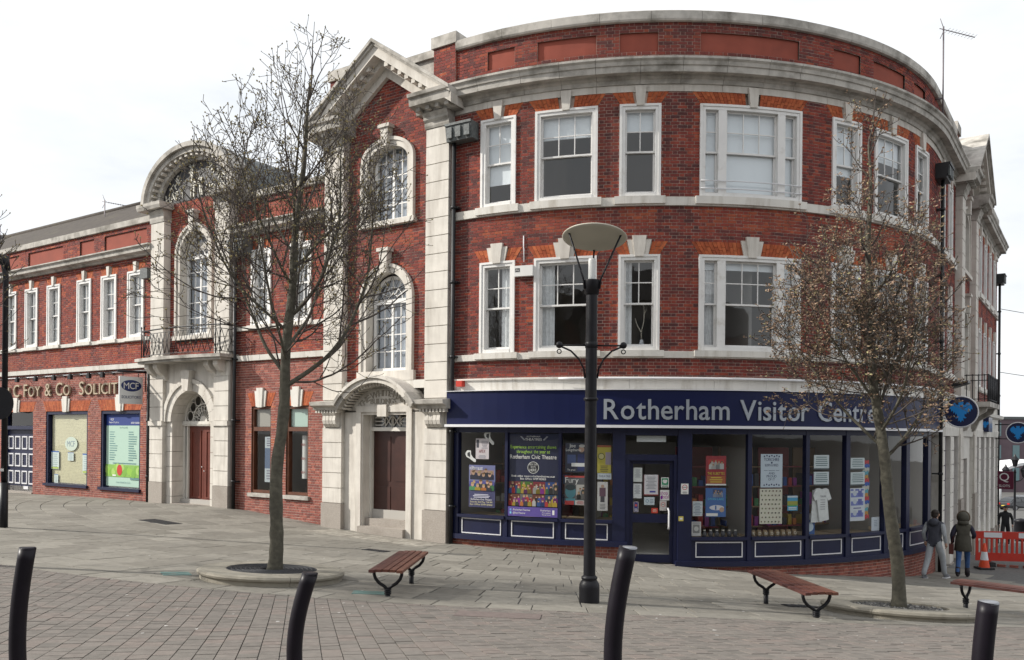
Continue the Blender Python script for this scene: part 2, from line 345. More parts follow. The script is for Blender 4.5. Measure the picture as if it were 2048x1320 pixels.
# ================================================================ GROUND
M_ASPH = mat('asphalt', (0.115, 0.112, 0.108), 0.9, noise=0.3, nscale=14, bump=0.4, bscale=80, stain=(0.17, 0.165, 0.155), stscale=0.5)
xs = sorted(set([round(v, 2) for v in np.concatenate([np.linspace(-14, 24, 77), np.linspace(-60, 90, 61), np.linspace(-900, 900, 19)])]))
ys = sorted(set([round(v, 2) for v in np.concatenate([np.linspace(0, 40, 81), np.linspace(-60, 140, 61), np.linspace(-900, 1500, 25)])]))
mb = MB(); nx, ny = len(xs), len(ys)
mb.add([(x, y, gl(x, y)-0.014) for y in ys for x in xs], [(j*nx+i, j*nx+i+1, (j+1)*nx+i+1, (j+1)*nx+i) for j in range(ny-1) for i in range(nx-1)], smooth=True)
mb.build('ground', M_ASPH, kind='structure')
PC = np.array([1.70, 32.72]); PR = 21.69
def depth_in(x, y):
    """how deep a point lies behind the street front (positive = inside a building)"""
    q = np.array([x, y]); a = q-P0
    if a@dL > 0 and a@nL < 0.5: return -(a@nL)
    b = q-P1
    if b@dR > 0: return -(b@nR)
    c = q-CC; an = math.atan2(c[1], c[0])
    if A0 <= an <= A1: return R-float(np.linalg.norm(c))
    return -1 if (a@nL) > 0 or (b@nR) > 0 else 5
def inframe(x, y, z, m=20):
    if y < 0.5: return False
    u, v = x/y, (z-1.65)/y; X = 1024+1680*u; Y = 871-1680*v
    return -m < X < 2048+m and -m < Y < 1320+m
def emit(pieces, name, m, parent, far_name, top=300):
    """pieces: (rank, polygon, rnd, lift); the largest become objects of their own, the rest one mesh"""
    pieces.sort(key=lambda q: q[0]); far = MB()
    for i, (rk, poly, rnd, lift) in enumerate(pieces):
        dst = MB() if i < top else far
        n = len(poly)
        P = np.array(poly); Z = ga(P[:, 0], P[:, 1])
        cx, cy = P[:, 0].mean(), P[:, 1].mean()
        vs = [(x, y, z-0.03) for (x, y), z in zip(poly, Z)]+[(x, y, z-0.003+lift) for (x, y), z in zip(poly, Z)]
        Q = [(cx+(x-cx)*0.985, cy+(y-cy)*0.985) for x, y in poly]
        vs += [(x, y, z+lift) for (x, y), z in zip(Q, Z)]
        fs = [list(range(2*n, 3*n))]+[(k, (k+1) % n, n+(k+1) % n, n+k) for k in range(n)]+[(n+k, n+(k+1) % n, 2*n+(k+1) % n, 2*n+k) for k in range(n)]
        dst.add(vs, fs, rnd)
        if i < top: dst.build(name, m, parent)
    if far.f: far.build(far_name, m, parent, kind='stuff')
M_FLAG = ramp_mat('flagstone', [(0, (0.172, 0.160, 0.137)), (0.5, (0.212, 0.199, 0.172)), (1, (0.25, 0.235, 0.204))], rough=0.9, bump=0.3, bscale=45, noise=0.14, nscale=7, big=0.62, bigscale=0.45, bigcol=(0.15, 0.142, 0.126))
M_PAV = ramp_mat('paver', [(0, (0.138, 0.126, 0.113)), (0.35, (0.155, 0.140, 0.126)), (0.7, (0.168, 0.149, 0.134)), (1, (0.176, 0.147, 0.131))], rough=0.9, bump=0.35, bscale=60, noise=0.16, nscale=11, big=0.5, bigscale=0.55, bigcol=(0.20, 0.183, 0.163))
pav = empty('pavement', (0, 12, g(0, 12))); props(pav, kind='structure')
pieces = []; rr = PR; rng = random.Random(3); ring = 0
HOLES = []   # planters and covers cut out of the flags: (x, y, r)
while rr > 6.5:
    wd = rng.choice([0.6, 0.6, 0.75, 0.45]); r0, r1 = rr-wd, rr; a = math.radians(165)+rng.random()*0.05
    while a < math.radians(342):
        ln = rng.choice([0.6, 0.75, 0.9, 0.68, 0.68])/max(r1, 5); b = a+ln; gp = rng.choice((0.006, 0.006, 0.009, 0.013))
        poly = [(PC[0]+r*math.cos(t), PC[1]+r*math.sin(t)) for r, t in ((r0+gp, a+gp/r0), (r1-gp, a+gp/r1), (r1-gp, b-gp/r1), (r0+gp, b-gp/r0))]
        cx, cy = sum(p[0] for p in poly)/4, sum(p[1] for p in poly)/4; a = b
        if cx > 12.8 or cy > 36: continue
        if all(depth_in(*p) > 0.25 for p in poly): continue
        if not inframe(cx, cy, -0.8, 90): continue
        broken = rng.random()
        pieces.append((cy-2*wd, poly, rng.random(), rng.uniform(-0.002, 0.0035)))
    rr -= wd; ring += 1
emit(pieces, 'flagstone', M_FLAG, pav, 'distant_flagstones')
pieces = []; U = np.array([math.cos(math.radians(104)), math.sin(math.radians(104))]); V = np.array([U[1], -U[0]])
for i in range(-75, 75):
    c0 = i*0.171; d = 2.0+rng.random()*0.2
    while d < 17:
        ln = rng.choice([0.16, 0.2, 0.2, 0.24]); gp = 0.0037
        q = [U*a+V*b for a, b in ((d+gp, c0+gp), (d+gp, c0+0.171-gp), (d+ln-gp, c0+0.171-gp), (d+ln-gp, c0+gp))]; d += ln
        c = sum(q)/4
        if c[1] < 4.5 or not inframe(c[0], c[1], g(c[0], c[1]), 120): continue
        n = (c-PC)/np.linalg.norm(c-PC); lim = PR+0.008
        ds = [float((x-PC)@n)-lim for x in q]
        if max(ds) < 0.02: continue
        if min(ds) < 0:
            r = []
            for k in range(4):
                A, B, da, db = q[k], q[(k+1) % 4], ds[k], ds[(k+1) % 4]
                if da >= 0: r.append(A)
                if (da < 0) != (db < 0): r.append(A+(B-A)*da/(da-db))
            q = r
            if len(q) < 3: continue
        poly = [(float(x[0]), float(x[1])) for x in q][::-1]
        pieces.append((c[1] if inframe(c[0], c[1], g(c[0], c[1]), -8) else c[1]+50, poly, rng.random(), rng.uniform(-0.002, 0.003)))
emit(pieces, 'paver', M_PAV, pav, 'distant_pavers')
# ================================================================ BRICKWORK
def rect(a, b, z0, z1): return lambda z: (a, b) if z0 <= z <= z1 else None
def archole(c, hw, z0, zs, rz):
    """opening with an arched head: straight to zs, then an elliptic head rising rz"""
    def fn(z):
        if z < z0 or z > zs+rz: return None
        if z <= zs: return (c-hw, c+hw)
        k = hw*math.sqrt(max(0, 1-((z-zs)/rz)**2)); return (c-k, c+k)
    return fn
class Bricks:
    """collects the bricks of one building: mortar bed, brick pieces"""
    def __init__(s, parent): s.par = parent; s.pieces = {}; s.mort = {}
    def wall(s, s0, s1, z0, z1, holes=(), p=0.0, m=None, mm=None, bound=None, orange=(), tone=0.0, seed=1, cut=()):
        m = m or M_BRICK; mm = mm or M_MORT; rg = random.Random(seed); H = 0.075
        k0 = math.floor(z0/H); k1 = math.ceil(z1/H)
        P = s.pieces.setdefault(m.name, []); mo = s.mort.setdefault(mm.name, MB())
        for k in range(k0, k1):
            za, zb = max(z0, k*H), min(z1, (k+1)*H)
            if zb-za < 0.015: continue
            zm = (za+zb)/2; lo, hi = s0, s1
            if bound:
                bb = bound(zm)
                if not bb: continue
                lo, hi = max(lo, bb[0]), min(hi, bb[1])
                if hi-lo < 0.05: continue
            iv = [(lo, hi)]; edges = []
            for h in holes:
                q = h(zm)
                if not q: continue
                edges += [q[0], q[1]]
                iv = [x for a, b in iv for x in ((a, min(b, q[0])), (max(a, q[1]), b)) if x[1]-x[0] > 0.02]
            for a, b in iv:
                mb2 = mo; S = spts(a, b, 0.5)
                for i in range(len(S)-1):
                    mb2.add([F(S[i], za, p), F(S[i+1], za, p), F(S[i+1], zb, p), F(S[i], zb, p)], [(0, 1, 2, 3)])
                # flemish bond
                x = a; per = 0.3375; ph = (k % 2)*per/2; n = math.floor((a-ph)/per)-1; cutsx = [a]
                pos = ph+n*per
                while pos < b:
                    for c in (pos, pos+0.225):
                        if a+0.04 < c < b-0.04: cutsx.append(c)
                    pos += per
                cutsx.append(b)
                for c, d in zip(cutsx, cutsx[1:]):
                    if d-c < 0.03: continue
                    e = any(abs(c-q) < 0.02 or abs(d-q) < 0.02 for q in edges)
                    r = rg.random()**1.15*0.78+tone
                    if any(qa <= (c+d)/2 <= qb and za2 <= zm <= zb2 for qa, qb, za2, zb2 in orange): r = rg.uniform(0.55, 0.9)
                    elif e and rg.random() < 0.55: r = rg.uniform(0.55, 0.86)
                    if rg.random() < 0.10 and d-c < 0.15: r *= 0.45
                    P.append((c+0.0062, d-0.0062, za+0.0064, zb-0.0064, p, min(1, max(0, r)), rg.uniform(0.006, 0.0105)))
    @staticmethod
    def piece(mb, q):
        a, b, z0, z1, p, r, pr = q; p2 = p+pr; w = p-0.002
        mb.add([F(a, z0, p2), F(b, z0, p2), F(b, z1, p2), F(a, z1, p2), F(a, z0, w), F(b, z0, w), F(b, z1, w), F(a, z1, w)],
               [(0, 1, 2, 3), (4, 5, 1, 0), (5, 6, 2, 1), (6, 7, 3, 2), (7, 4, 0, 3)], r)
    def finish(s, near, top=300):
        for nm, mo in s.mort.items(): mo.build('mortar_bed', MATS[nm], s.par)
        allp = []
        for nm, P in s.pieces.items():
            for q in P: allp.append((near((q[0]+q[1])/2, (q[2]+q[3])/2)-(q[1]-q[0])*20, nm, q))
        allp.sort(key=lambda t: t[0]); rest = {}
        for i, (d, nm, q) in enumerate(allp):
            if i < top:
                mb = MB(); s.piece(mb, q); mb.build('brick', MATS[nm], s.par)
            else: s.piece(rest.setdefault(nm, MB()), q)
        for nm, mb in rest.items(): mb.build('brickwork', MATS[nm], s.par, kind='stuff')
def gauged_arch(parent, s0, s1, z0, z1, flare=0.2, key=None, p=0.0):
    """flat arch of thin rubbed bricks fanned over an opening, one voussoir each"""
    mb = MB(); n = max(6, round((s1-s0)/0.082)); c = (s0+s1)/2; rg = random.Random(int(s0*100+z0*10))
    for i in range(n):
        t0, t1 = i/n, (i+1)/n
        b0, b1 = s0+(s1-s0)*t0+0.004, s0+(s1-s0)*t1-0.004
        u0, u1 = s0-flare+(s1-s0+2*flare)*t0+0.004, s0-flare+(s1-s0+2*flare)*t1-0.004
        if key and b1 > c-key/2 and b0 < c+key/2: continue
        zm = z0+(z1-z0)*(0.62 if i % 2 else 0.38); f = (zm-z0)/(z1-z0); pr = p+0.012+rg.uniform(0, 0.004)
        m0, m1 = b0+(u0-b0)*f, b1+(u1-b1)*f
        fprism(mb, [(b0, z0), (b1, z0), (m1, zm-0.004), (m0, zm-0.004)], p-0.01, pr, rg.random())
        fprism(mb, [(m0, zm+0.004), (m1, zm+0.004), (u1, z1), (u0, z1)], p-0.01, pr, rg.random())
    mb.build('flat_brick_arch', M_GAUGE, parent, kind='stuff')
    mb = MB(); fprism(mb, [(s0, z0), (s1, z0), (s1+flare, z1), (s0-flare, z1)], p-0.02, p+0.006); mb.build('arch_mortar', M_MORT, parent)
def arch_hole(s0, s1, z0, z1, flare): 
    return lambda z: (s0-flare*(z-z0)/(z1-z0), s1+flare*(z-z0)/(z1-z0)) if z0 <= z <= z1 else None
def keystone(parent, c, z0, z1, w0, w1, p=0.0, m=None, step=True):
    k = empty('keystone', F(c, z0, p), parent)
    mb = MB(); fprism(mb, [(c-w0/2, z0-0.02), (c+w0/2, z0-0.02), (c+w1/2, z1), (c-w1/2, z1)], p-0.02, p+0.085); mb.build('keystone_front', m or M_STONE, k)
    if step:
        mb = MB(); fprism(mb, [(c-w0/2-0.1, z0+0.0), (c+w0/2+0.1, z0+0.0), (c+w1/2+0.12, z1-0.09), (c-w1/2-0.12, z1-0.09)], p-0.03, p+0.05); mb.build('keystone_wing', m or M_STONE, k)
def course(parent, name, m, s0, s1, prof, ln=1.1, gap=0.004, d=0.35, seed=1):
    """a run of moulded stones, each stone its own piece"""
    rg = random.Random(seed); n = max(1, round((s1-s0)/ln)); e = [s0]+[s0+(s1-s0)*(i+rg.uniform(-0.12, 0.12))/n for i in range(1, n)]+[s1]
    for a, b in zip(e, e[1:]):
        mb = MB(); j = rg.uniform(-0.003, 0.003); fsweep(mb, a+gap, b-gap, [(p+j, z) for p, z in prof], rg.random(), d); mb.build(name, m, parent)
M_NET = mat('grey_net', (0.34, 0.37, 0.42), 0.9, noise=0.25, nscale=2.5)
# ================================================================ WINDOWS
def sash(parent, s0, s1, z0, z1, cols, low=0, fw=0.11, m=None, blind=None, curt=None, p=0.0, rows=2, meet=0.5, side=False, glass=None):
    """painted sash window; cols panes across in the upper sash (rows high), low = panes across below (0 = one sheet)"""
    m = m or M_WHITE; glass = glass or M_GLASS
    w = empty('window', F((s0+s1)/2, z0, p), parent)
    mb = MB()
    fbox(mb, s0, s0+fw, z0, z1, p-0.16, p+0.035); fbox(mb, s1-fw, s1, z0, z1, p-0.16, p+0.035)
    fbox(mb, s0+fw, s1-fw, z1-fw, z1, p-0.16, p+0.034); fbox(mb, s0+fw, s1-fw, z0, z0+fw*0.75, p-0.16, p+0.045)
    fbox(mb, s0-0.02, s0+fw*0.35, z0+0.003, z1+0.015, p-0.10, p+0.055); fbox(mb, s1-fw*0.35, s1+0.02, z0+0.003, z1+0.015, p-0.10, p+0.055); fbox(mb, s0+fw*0.35, s1-fw*0.35, z1-fw*0.35, z1+0.0149, p-0.10, p+0.0549)
    mb.build('window_frame', m, w)
    bays = [(s0+fw, s1-fw, cols, low)]
    if side:
        q = s1-s0; a1, a2 = s0+fw+0.15*q-fw*0.6, s0+0.245*q; b2, b1 = s1-0.245*q, s1-fw-0.15*q+fw*0.6
        bays = [(s0+fw, a1, 1, 0), (a2, b2, cols, low), (b1, s1-fw, 1, 0)]
        for c, d in ((a1, a2), (b2, b1)):
            mb = MB(); fbox(mb, c, d, z0+fw*0.75, z1-fw, p-0.15, p+0.03); mb.build('mullion', m, w)
    zi0, zi1 = z0+fw*0.75, z1-fw; zm = zi0+(zi1-zi0)*meet
    for (a, b, c, lw) in bays:
        r = 0.042
        for nm, y0, y1, pp, cc, rw in (('upper_sash', zm-0.02, zi1, p-0.055, c, rows), ('lower_sash', zi0, zm+0.02, p-0.10, lw or 1, 2 if lw else 1)):
            mb = MB(); bt = r*1.5 if nm == 'lower_sash' else r
            fbox(mb, a, a+r, y0, y1, pp-0.04, pp); fbox(mb, b-r, b, y0, y1, pp-0.04, pp); fbox(mb, a+r, b-r, y1-r, y1, pp-0.04, pp-0.001); fbox(mb, a+r, b-r, y0, y0+bt, pp-0.04, pp-0.001)
            mb.build(nm, m, w)
            xs_ = [a+r+(b-a-2*r)*i/cc for i in range(cc+1)]; zs_ = [y0+bt+(y1-r-y0-bt)*i/rw for i in range(rw+1)]
            for x in xs_[1:-1]:
                mb = MB(); fbox(mb, x-0.012, x+0.012, y0+bt, y1-r, pp-0.032, pp-0.006); mb.build('glazing_bar', m, w)
            for y in zs_[1:-1]:
                mb = MB(); fbox(mb, a+r, b-r, y-0.012, y+0.012, pp-0.031, pp-0.008); mb.build('glazing_bar', m, w)
            for i in range(cc):
                for j in range(rw):
                    mb = MB(); S = spts(xs_[i], xs_[i+1], 0.6)
                    for k in range(len(S)-1): mb.add([F(S[k], zs_[j], pp-0.02), F(S[k+1], zs_[j], pp-0.02), F(S[k+1], zs_[j+1], pp-0.02), F(S[k], zs_[j+1], pp-0.02)], [(0, 1, 2, 3)])
                    mb.build('pane', glass, w)
    if blind:
        mb = MB(); fbox(mb, s0+fw, s1-fw, zi1-(zi1-zi0)*blind, zi1, p-0.158, p-0.150); fbox(mb, s0+fw, s1-fw, zi1-(zi1-zi0)*blind-0.03, zi1-(zi1-zi0)*blind, p-0.168, p-0.146); mb.build('roller_blind', M_BLIND, w)
    for (ca, cb) in (curt or []):
        mb = MB(); a, b = s0+fw+(s1-s0-2*fw)*ca, s0+fw+(s1-s0-2*fw)*cb; n = max(4, int((b-a)/0.03)); vs = []
        for i in range(n+1):
            x = a+(b-a)*i/n; pp = p-0.185+0.018*math.sin(i*1.9)
            vs += [F(x, zi0, pp), F(x, zi1, pp)]
        mb.add(vs, [(2*i, 2*i+2, 2*i+3, 2*i+1) for i in range(n)], smooth=True); mb.build('curtain', M_CURT, w)
    return w
def reveal_box(parent, s0, s1, z0, z1, p0, p1, m, name='reveal'):
    mb = MB(); S = spts(s0, s1)
    for a, b in ((s0, s0), (s1, s1)): mb.add([F(a, z0, p0), F(a, z0, p1), F(a, z1, p1), F(a, z1, p0)], [(0, 1, 2, 3)])
    for z in (z0, z1):
        for i in range(len(S)-1): mb.add([F(S[i], z, p0), F(S[i+1], z, p0), F(S[i+1], z, p1), F(S[i], z, p1)], [(0, 1, 2, 3)])
    mb.build(name, m, parent)
def arched_window(parent, c, hw, z0, zs, rz, p=-0.22, cols=4, rows=5, fan=False, m=None, fr=0.09):
    """tall casement with arched head, glazing bars and panes"""
    m = m or M_WHITE; w = empty('arched_window', F(c, z0, p), parent)
    mb = MB(); fbox(mb, c-hw-fr, c-hw, z0-fr, zs, p-0.06, p+0.03); fbox(mb, c+hw, c+hw+fr, z0-fr, zs, p-0.06, p+0.03); fbox(mb, c-hw, c+hw, z0-fr, z0, p-0.06, p+0.04)
    farch(mb, c, zs, hw, hw+fr, p-0.06, p+0.03, rz0=rz, rz1=rz+fr); mb.build('window_frame', m, w)
    mb = MB(); n_ = 28; vs = []
    for i in range(n_+1):
        x = c-hw+2*hw*i/n_; k_ = p-0.10+0.012*math.sin(i*1.7); vs += [F(x, z0, k_), F(x, zs+rz, k_)]
    mb.add(vs, [(2*i, 2*i+2, 2*i+3, 2*i+1) for i in range(n_)], smooth=True); mb.build('net_curtain', M_NET, w)
    head = lambda x: zs+rz*math.sqrt(max(0, 1-((x-c)/hw)**2))
    top = zs if fan else None
    mb = MB(); fbox(mb, c-0.035, c+0.035, z0, (zs if fan else zs+rz), p-0.04, p+0.02); mb.build('mullion', m, w)
    X = [c-hw+2*hw*i/cols for i in range(cols+1)]
    for i in range(1, cols):
        if i*2 == cols: continue
        mb = MB(); fbox(mb, X[i]-0.014, X[i]+0.014, z0, (zs if fan else head(X[i])), p-0.03, p+0.008); mb.build('glazing_bar', m, w)
    zt = zs if fan else zs+rz*0.0
    Z = [z0+(zt-z0)*j/rows for j in range(rows+1)]
    for z in Z[1:-1] if fan else Z[1:]:
        mb = MB(); fbox(mb, c-hw, c+hw, z-0.014, z+0.014, p-0.028, p+0.006); mb.build('glazing_bar', m, w)
    for i in range(cols):
        for j in range(rows):
            mb = MB(); mb.add([F(X[i], Z[j], p), F(X[i+1], Z[j], p), F(X[i+1], Z[j+1], p), F(X[i], Z[j+1], p)], [(0, 1, 2, 3)]); mb.build('pane', M_GLASS, w)
        if not fan:
            xs_ = [X[i]+(X[i+1]-X[i])*k/5 for k in range(6)]
            mb = MB(); mb.add([F(X[i], zs, p), F(X[i+1], zs, p)]+[F(x, head(x), p) for x in xs_[::-1]], [list(range(8))]); mb.build('pane', M_GLASS, w)
    if fan:
        mb = MB(); fbox(mb, c-hw, c+hw, zs-0.07, zs+0.05, p-0.05, p+0.05); mb.build('transom', m, w)
        for r in (0.28, 0.58):
            mb = MB(); farch(mb, c, zs+0.04, hw*r-0.014, hw*r+0.014, p-0.03, p+0.008, n=14); mb.build('glazing_bar', m, w)
        for k in range(1, 6):
            a = math.pi*k/6; mb = MB(); r0 = hw*0.3
            fbar(mb, (c+r0*math.cos(a), zs+0.04+r0*math.sin(a)), (c+hw*math.cos(a), zs+rz*math.sin(a)), 0.026, p-0.03, p+0.007); mb.build('glazing_bar', m, w)
        for k in range(6):
            a, b = math.pi*k/6, math.pi*(k+1)/6; mb = MB(); mb.add([F(c, zs, p)]+[F(c+hw*math.cos(a+(b-a)*i/3), zs+rz*math.sin(a+(b-a)*i/3), p) for i in range(4)], [(0, 1, 2, 3, 4)]); mb.build('pane', M_GLASS, w)
    return w
def surround(parent, c, hw, z0, zs, rz, wd=0.24, p1=0.07, pin=-0.22, m=None, key=None, sill=True):
    """moulded stone surround of an arched window, with reveal"""
    m = m or M_STONE; q = empty('window_surround', F(c, z0, 0), parent)
    for sg in (-1, 1):
        mb = MB(); a, b = sorted((c+sg*hw, c+sg*(hw+wd))); fbox(mb, a, b, z0, zs, pin, p1); a, b = sorted((c+sg*(hw+wd*0.62), c+sg*(hw+wd))); fbox(mb, a, b, z0, zs, p1, p1+0.04); mb.build('jamb', m, q)
    mb = MB(); farch(mb, c, zs, hw, hw+wd, pin, p1, rz0=rz, rz1=rz+wd); farch(mb, c, zs, hw+wd*0.62, hw+wd, p1, p1+0.04, rz0=rz+wd*0.62, rz1=rz+wd); mb.build('arch_moulding', m, q)
    if key:
        mb = MB(); zt = zs+rz+wd; fprism(mb, [(c-0.10, zs+rz-0.03), (c+0.10, zs+rz-0.03), (c+0.14, zt+key), (c-0.14, zt+key)], 0.0, p1+0.13); fbox(mb, c-0.2, c+0.2, zt+key, zt+key+0.09, 0, p1+0.17); mb.build('scroll_keystone', m, q)
    if sill:
        mb = MB(); fbox(mb, c-hw-wd-0.06, c+hw+wd+0.06, z0-0.13, z0, pin, p1+0.08); mb.build('sill', m, q)
# ================================================================ CORNER BUILDING
CB = empty('corner_building', F(6, -1.3, 0), label='three-storey red brick corner building with curved front, stone cornice and blue shopfront', cat='building')
TB = empty('terrace_building', F(-12, -0.7, 0), label='two-storey red brick terrace with arched stone pavilion and balcony left of the pedimented bay', cat='building')
bk = Bricks(CB); bt = Bricks(TB)
SE = SR+17.0
half = [(0.82, 1.73, 2, 0), (2.26, 3.72, 3, 0), (4.26, 5.17, 2, 0), (6.10, 8.59, 3, 0)]
MID = 7.345; wins = half+[(2*MID-b, 2*MID-a, c, l) for a, b, c, l in half[:3]][::-1]
rw = [(SR+0.75, SR+1.35, 1, 0), (SR+2.2, SR+2.95, 2, 0)]
rw2 = [(SR+10.0+i*1.75, SR+10.8+i*1.75, 2, 0) for i in range(4)]
holes = []; oranges = []
for a, b, c, l in wins+rw+rw2:
    holes += [rect(a, b, 7.2, 9.32), rect(a, b, 3.65, 5.84), arch_hole(a, b, 9.32, 9.62, 0.2), arch_hole(a, b, 5.84, 6.16, 0.2)]
    oranges += [(a, b, 6.42, 6.97)]
bayR = SR+6.0
bk.wall(0.0, bayR-2.2, 3.03, 9.62, holes, orange=oranges, seed=2)
bk.wall(bayR+2.2, SE, 3.03, 9.62, holes, orange=oranges, seed=3)
pan = [(0.92, 1.66), (2.25, 3.68), (4.22, 5.12), (6.10, 8.58), (9.6, 10.5), (11.0, 12.45), (13.0, 13.85), (SR+0.4, SR+1.3), (SR+2.0, SR+3.2)]+[(SR+10+i*1.8, SR+11+i*1.8) for i in range(4)]
bk.wall(-0.0, bayR-2.2, 10.28, 11.25, [rect(a, b, 10.56, 11.04) for a, b in pan], p=-0.06, tone=0.05, seed=4)
bk.wall(bayR+2.2, SE, 10.28, 11.25, [rect(a, b, 10.56, 11.04) for a, b in pan], p=-0.06, tone=0.05, seed=5)
for a, b in pan: one('terracotta_panel', M_TERRA, CB, fbox, a-0.01, b+0.01, 10.55, 11.05, -0.2, -0.105)
# cornice, coping, frieze, bands
CORN = [(-0.2, 9.78), (0.06, 9.78), (0.08, 9.87), (0.13, 9.90), (0.15, 9.955), (0.33, 9.945), (0.34, 10.08), (0.37, 10.09), (0.39, 10.17), (0.44, 10.21), (0.44, 10.26), (-0.2, 10.33)]
COPE = [(-0.42, 11.25), (0.03, 11.25), (0.05, 11.29), (0.05, 11.47), (-0.05, 11.53), (-0.42, 11.53)]
for a, b, sd in ((0.02, bayR-2.25, 1), (bayR+2.25, SE+0.3, 2)):
    course(CB, 'cornice_stone', M_STONEW, a, b, CORN, 0.92, seed=sd)
    course(CB, 'coping_stone', M_STONEW, a, b, COPE, 1.25, seed=sd+5)
    course(CB, 'frieze_stone', M_STONE, a, b, [(-0.1, 9.62), (0.025, 9.62), (0.025, 9.78), (-0.1, 9.78)], 0.95, 0.003, seed=sd+9)
    course(CB, 'sill_stone', M_STONEP, a, b, [(-0.1, 6.98), (0.07, 6.98), (0.085, 7.17), (-0.1, 7.2)], 1.2, 0.003, seed=sd+13)
    course(CB, 'sill_stone', M_STONEP, a, b, [(-0.1, 3.47), (0.07, 3.47), (0.085, 3.62), (-0.1, 3.65)], 1.5, 0.003, seed=sd+17)
    course(CB, 'string_stone', M_STONEP, a, b, [(-0.1, 2.73), (0.08, 2.73), (0.10, 2.97), (0.14, 2.99), (0.14, 3.03), (-0.1, 3.05)], 1.6, 0.003, seed=sd+21)
one('parapet_back', M_STONEW, CB, fbox, 0.0, SE, 10.3, 11.26, -0.42, -0.2)
one('lighting_trunking', M_ALU, CB, lambda m: m.tube([F(2.9+i*0.3, 2.99, 0.19) for i in range(38)], 0.022, 8))
blinds = {0: (0.74, None), 1: (0.26, None), 2: (0.22, None), 3: (1.0, None), 4: (0.6, None), 5: (0.3, None), 6: (0.2, None)}
for i, (a, b, c, l) in enumerate(wins+rw+rw2):
    gauged_arch(CB, a, b, 9.325, 9.62, 0.2, 0.22 if i < 7 else 0.18); keystone(CB, (a+b)/2, 9.31, 9.74, 0.17, 0.26, step=False)
    gauged_arch(CB, a, b, 5.845, 6.16, 0.2, 0.26); keystone(CB, (a+b)/2, 5.83, 6.29, 0.20, 0.32)
    sd = (b-a) > 2
    up = blinds.get(i, (0.3, None))[0]
    W1 = sash(CB, a, b, 7.2, 9.32, c, l, blind=up, side=sd)
    W2 = sash(CB, a, b, 3.65, 5.84, c, l, side=sd, curt=[(0.0, 0.24), (0.86, 1.0)] if sd else ([(0, 0.27)] if i in (1, 2, 5) else [(0.55, 1.0)] if i == 0 else [(0, 0.3), (0.8, 1)]), blind=0.08 if sd else None)
    one('sill_drip', M_STONEP, CB, fbox, a-0.12, b+0.12, 7.015, 7.19, 0.0, 0.125); one('sill_drip', M_STONEP, CB, fbox, a-0.12, b+0.12, 3.50, 3.64, 0.0, 0.125)
    if sd:
        for z in (7.38, 7.56): one('guard_rail', M_ALU, CB, lambda m: m.tube([F(a+(b-a)*k/8, z, 0.07) for k in range(9)], 0.012, 6))
# interiors and roof
def ribbon(mb, s0, s1, q0, q1, d=0.6):
    S = spts(s0, s1, d)
    for a, b in zip(S, S[1:]): mb.add([F(a, q0[1], q0[0]), F(b, q0[1], q0[0]), F(b, q1[1], q1[0]), F(a, q1[1], q1[0])], [(0, 1, 2, 3)])
def rooms(par, s0, s1, levels, top, deep=4.2):
    mb = MB(); ribbon(mb, s0, s1, (-deep, -3.5), (-deep, top)); mb.build('inner_wall', M_ROOM, par)
    for s in np.arange(s0, s1+0.1, 3.745):
        mb = MB(); mb.add([F(s, -3, -0.25), F(s, -3, -deep), F(s, top, -deep), F(s, top, -0.25)], [(0, 1, 2, 3)]); mb.build('partition', M_ROOM, par)
    for z in levels:
        mb = MB(); fbox(mb, s0, s1, z, z+0.25, -deep, -0.2, d=0.6); mb.build('floor_slab', M_ROOM, par)
rooms(CB, 0.0, SE, (-1.32, 2.75, 6.6, 10.25), 10.4)
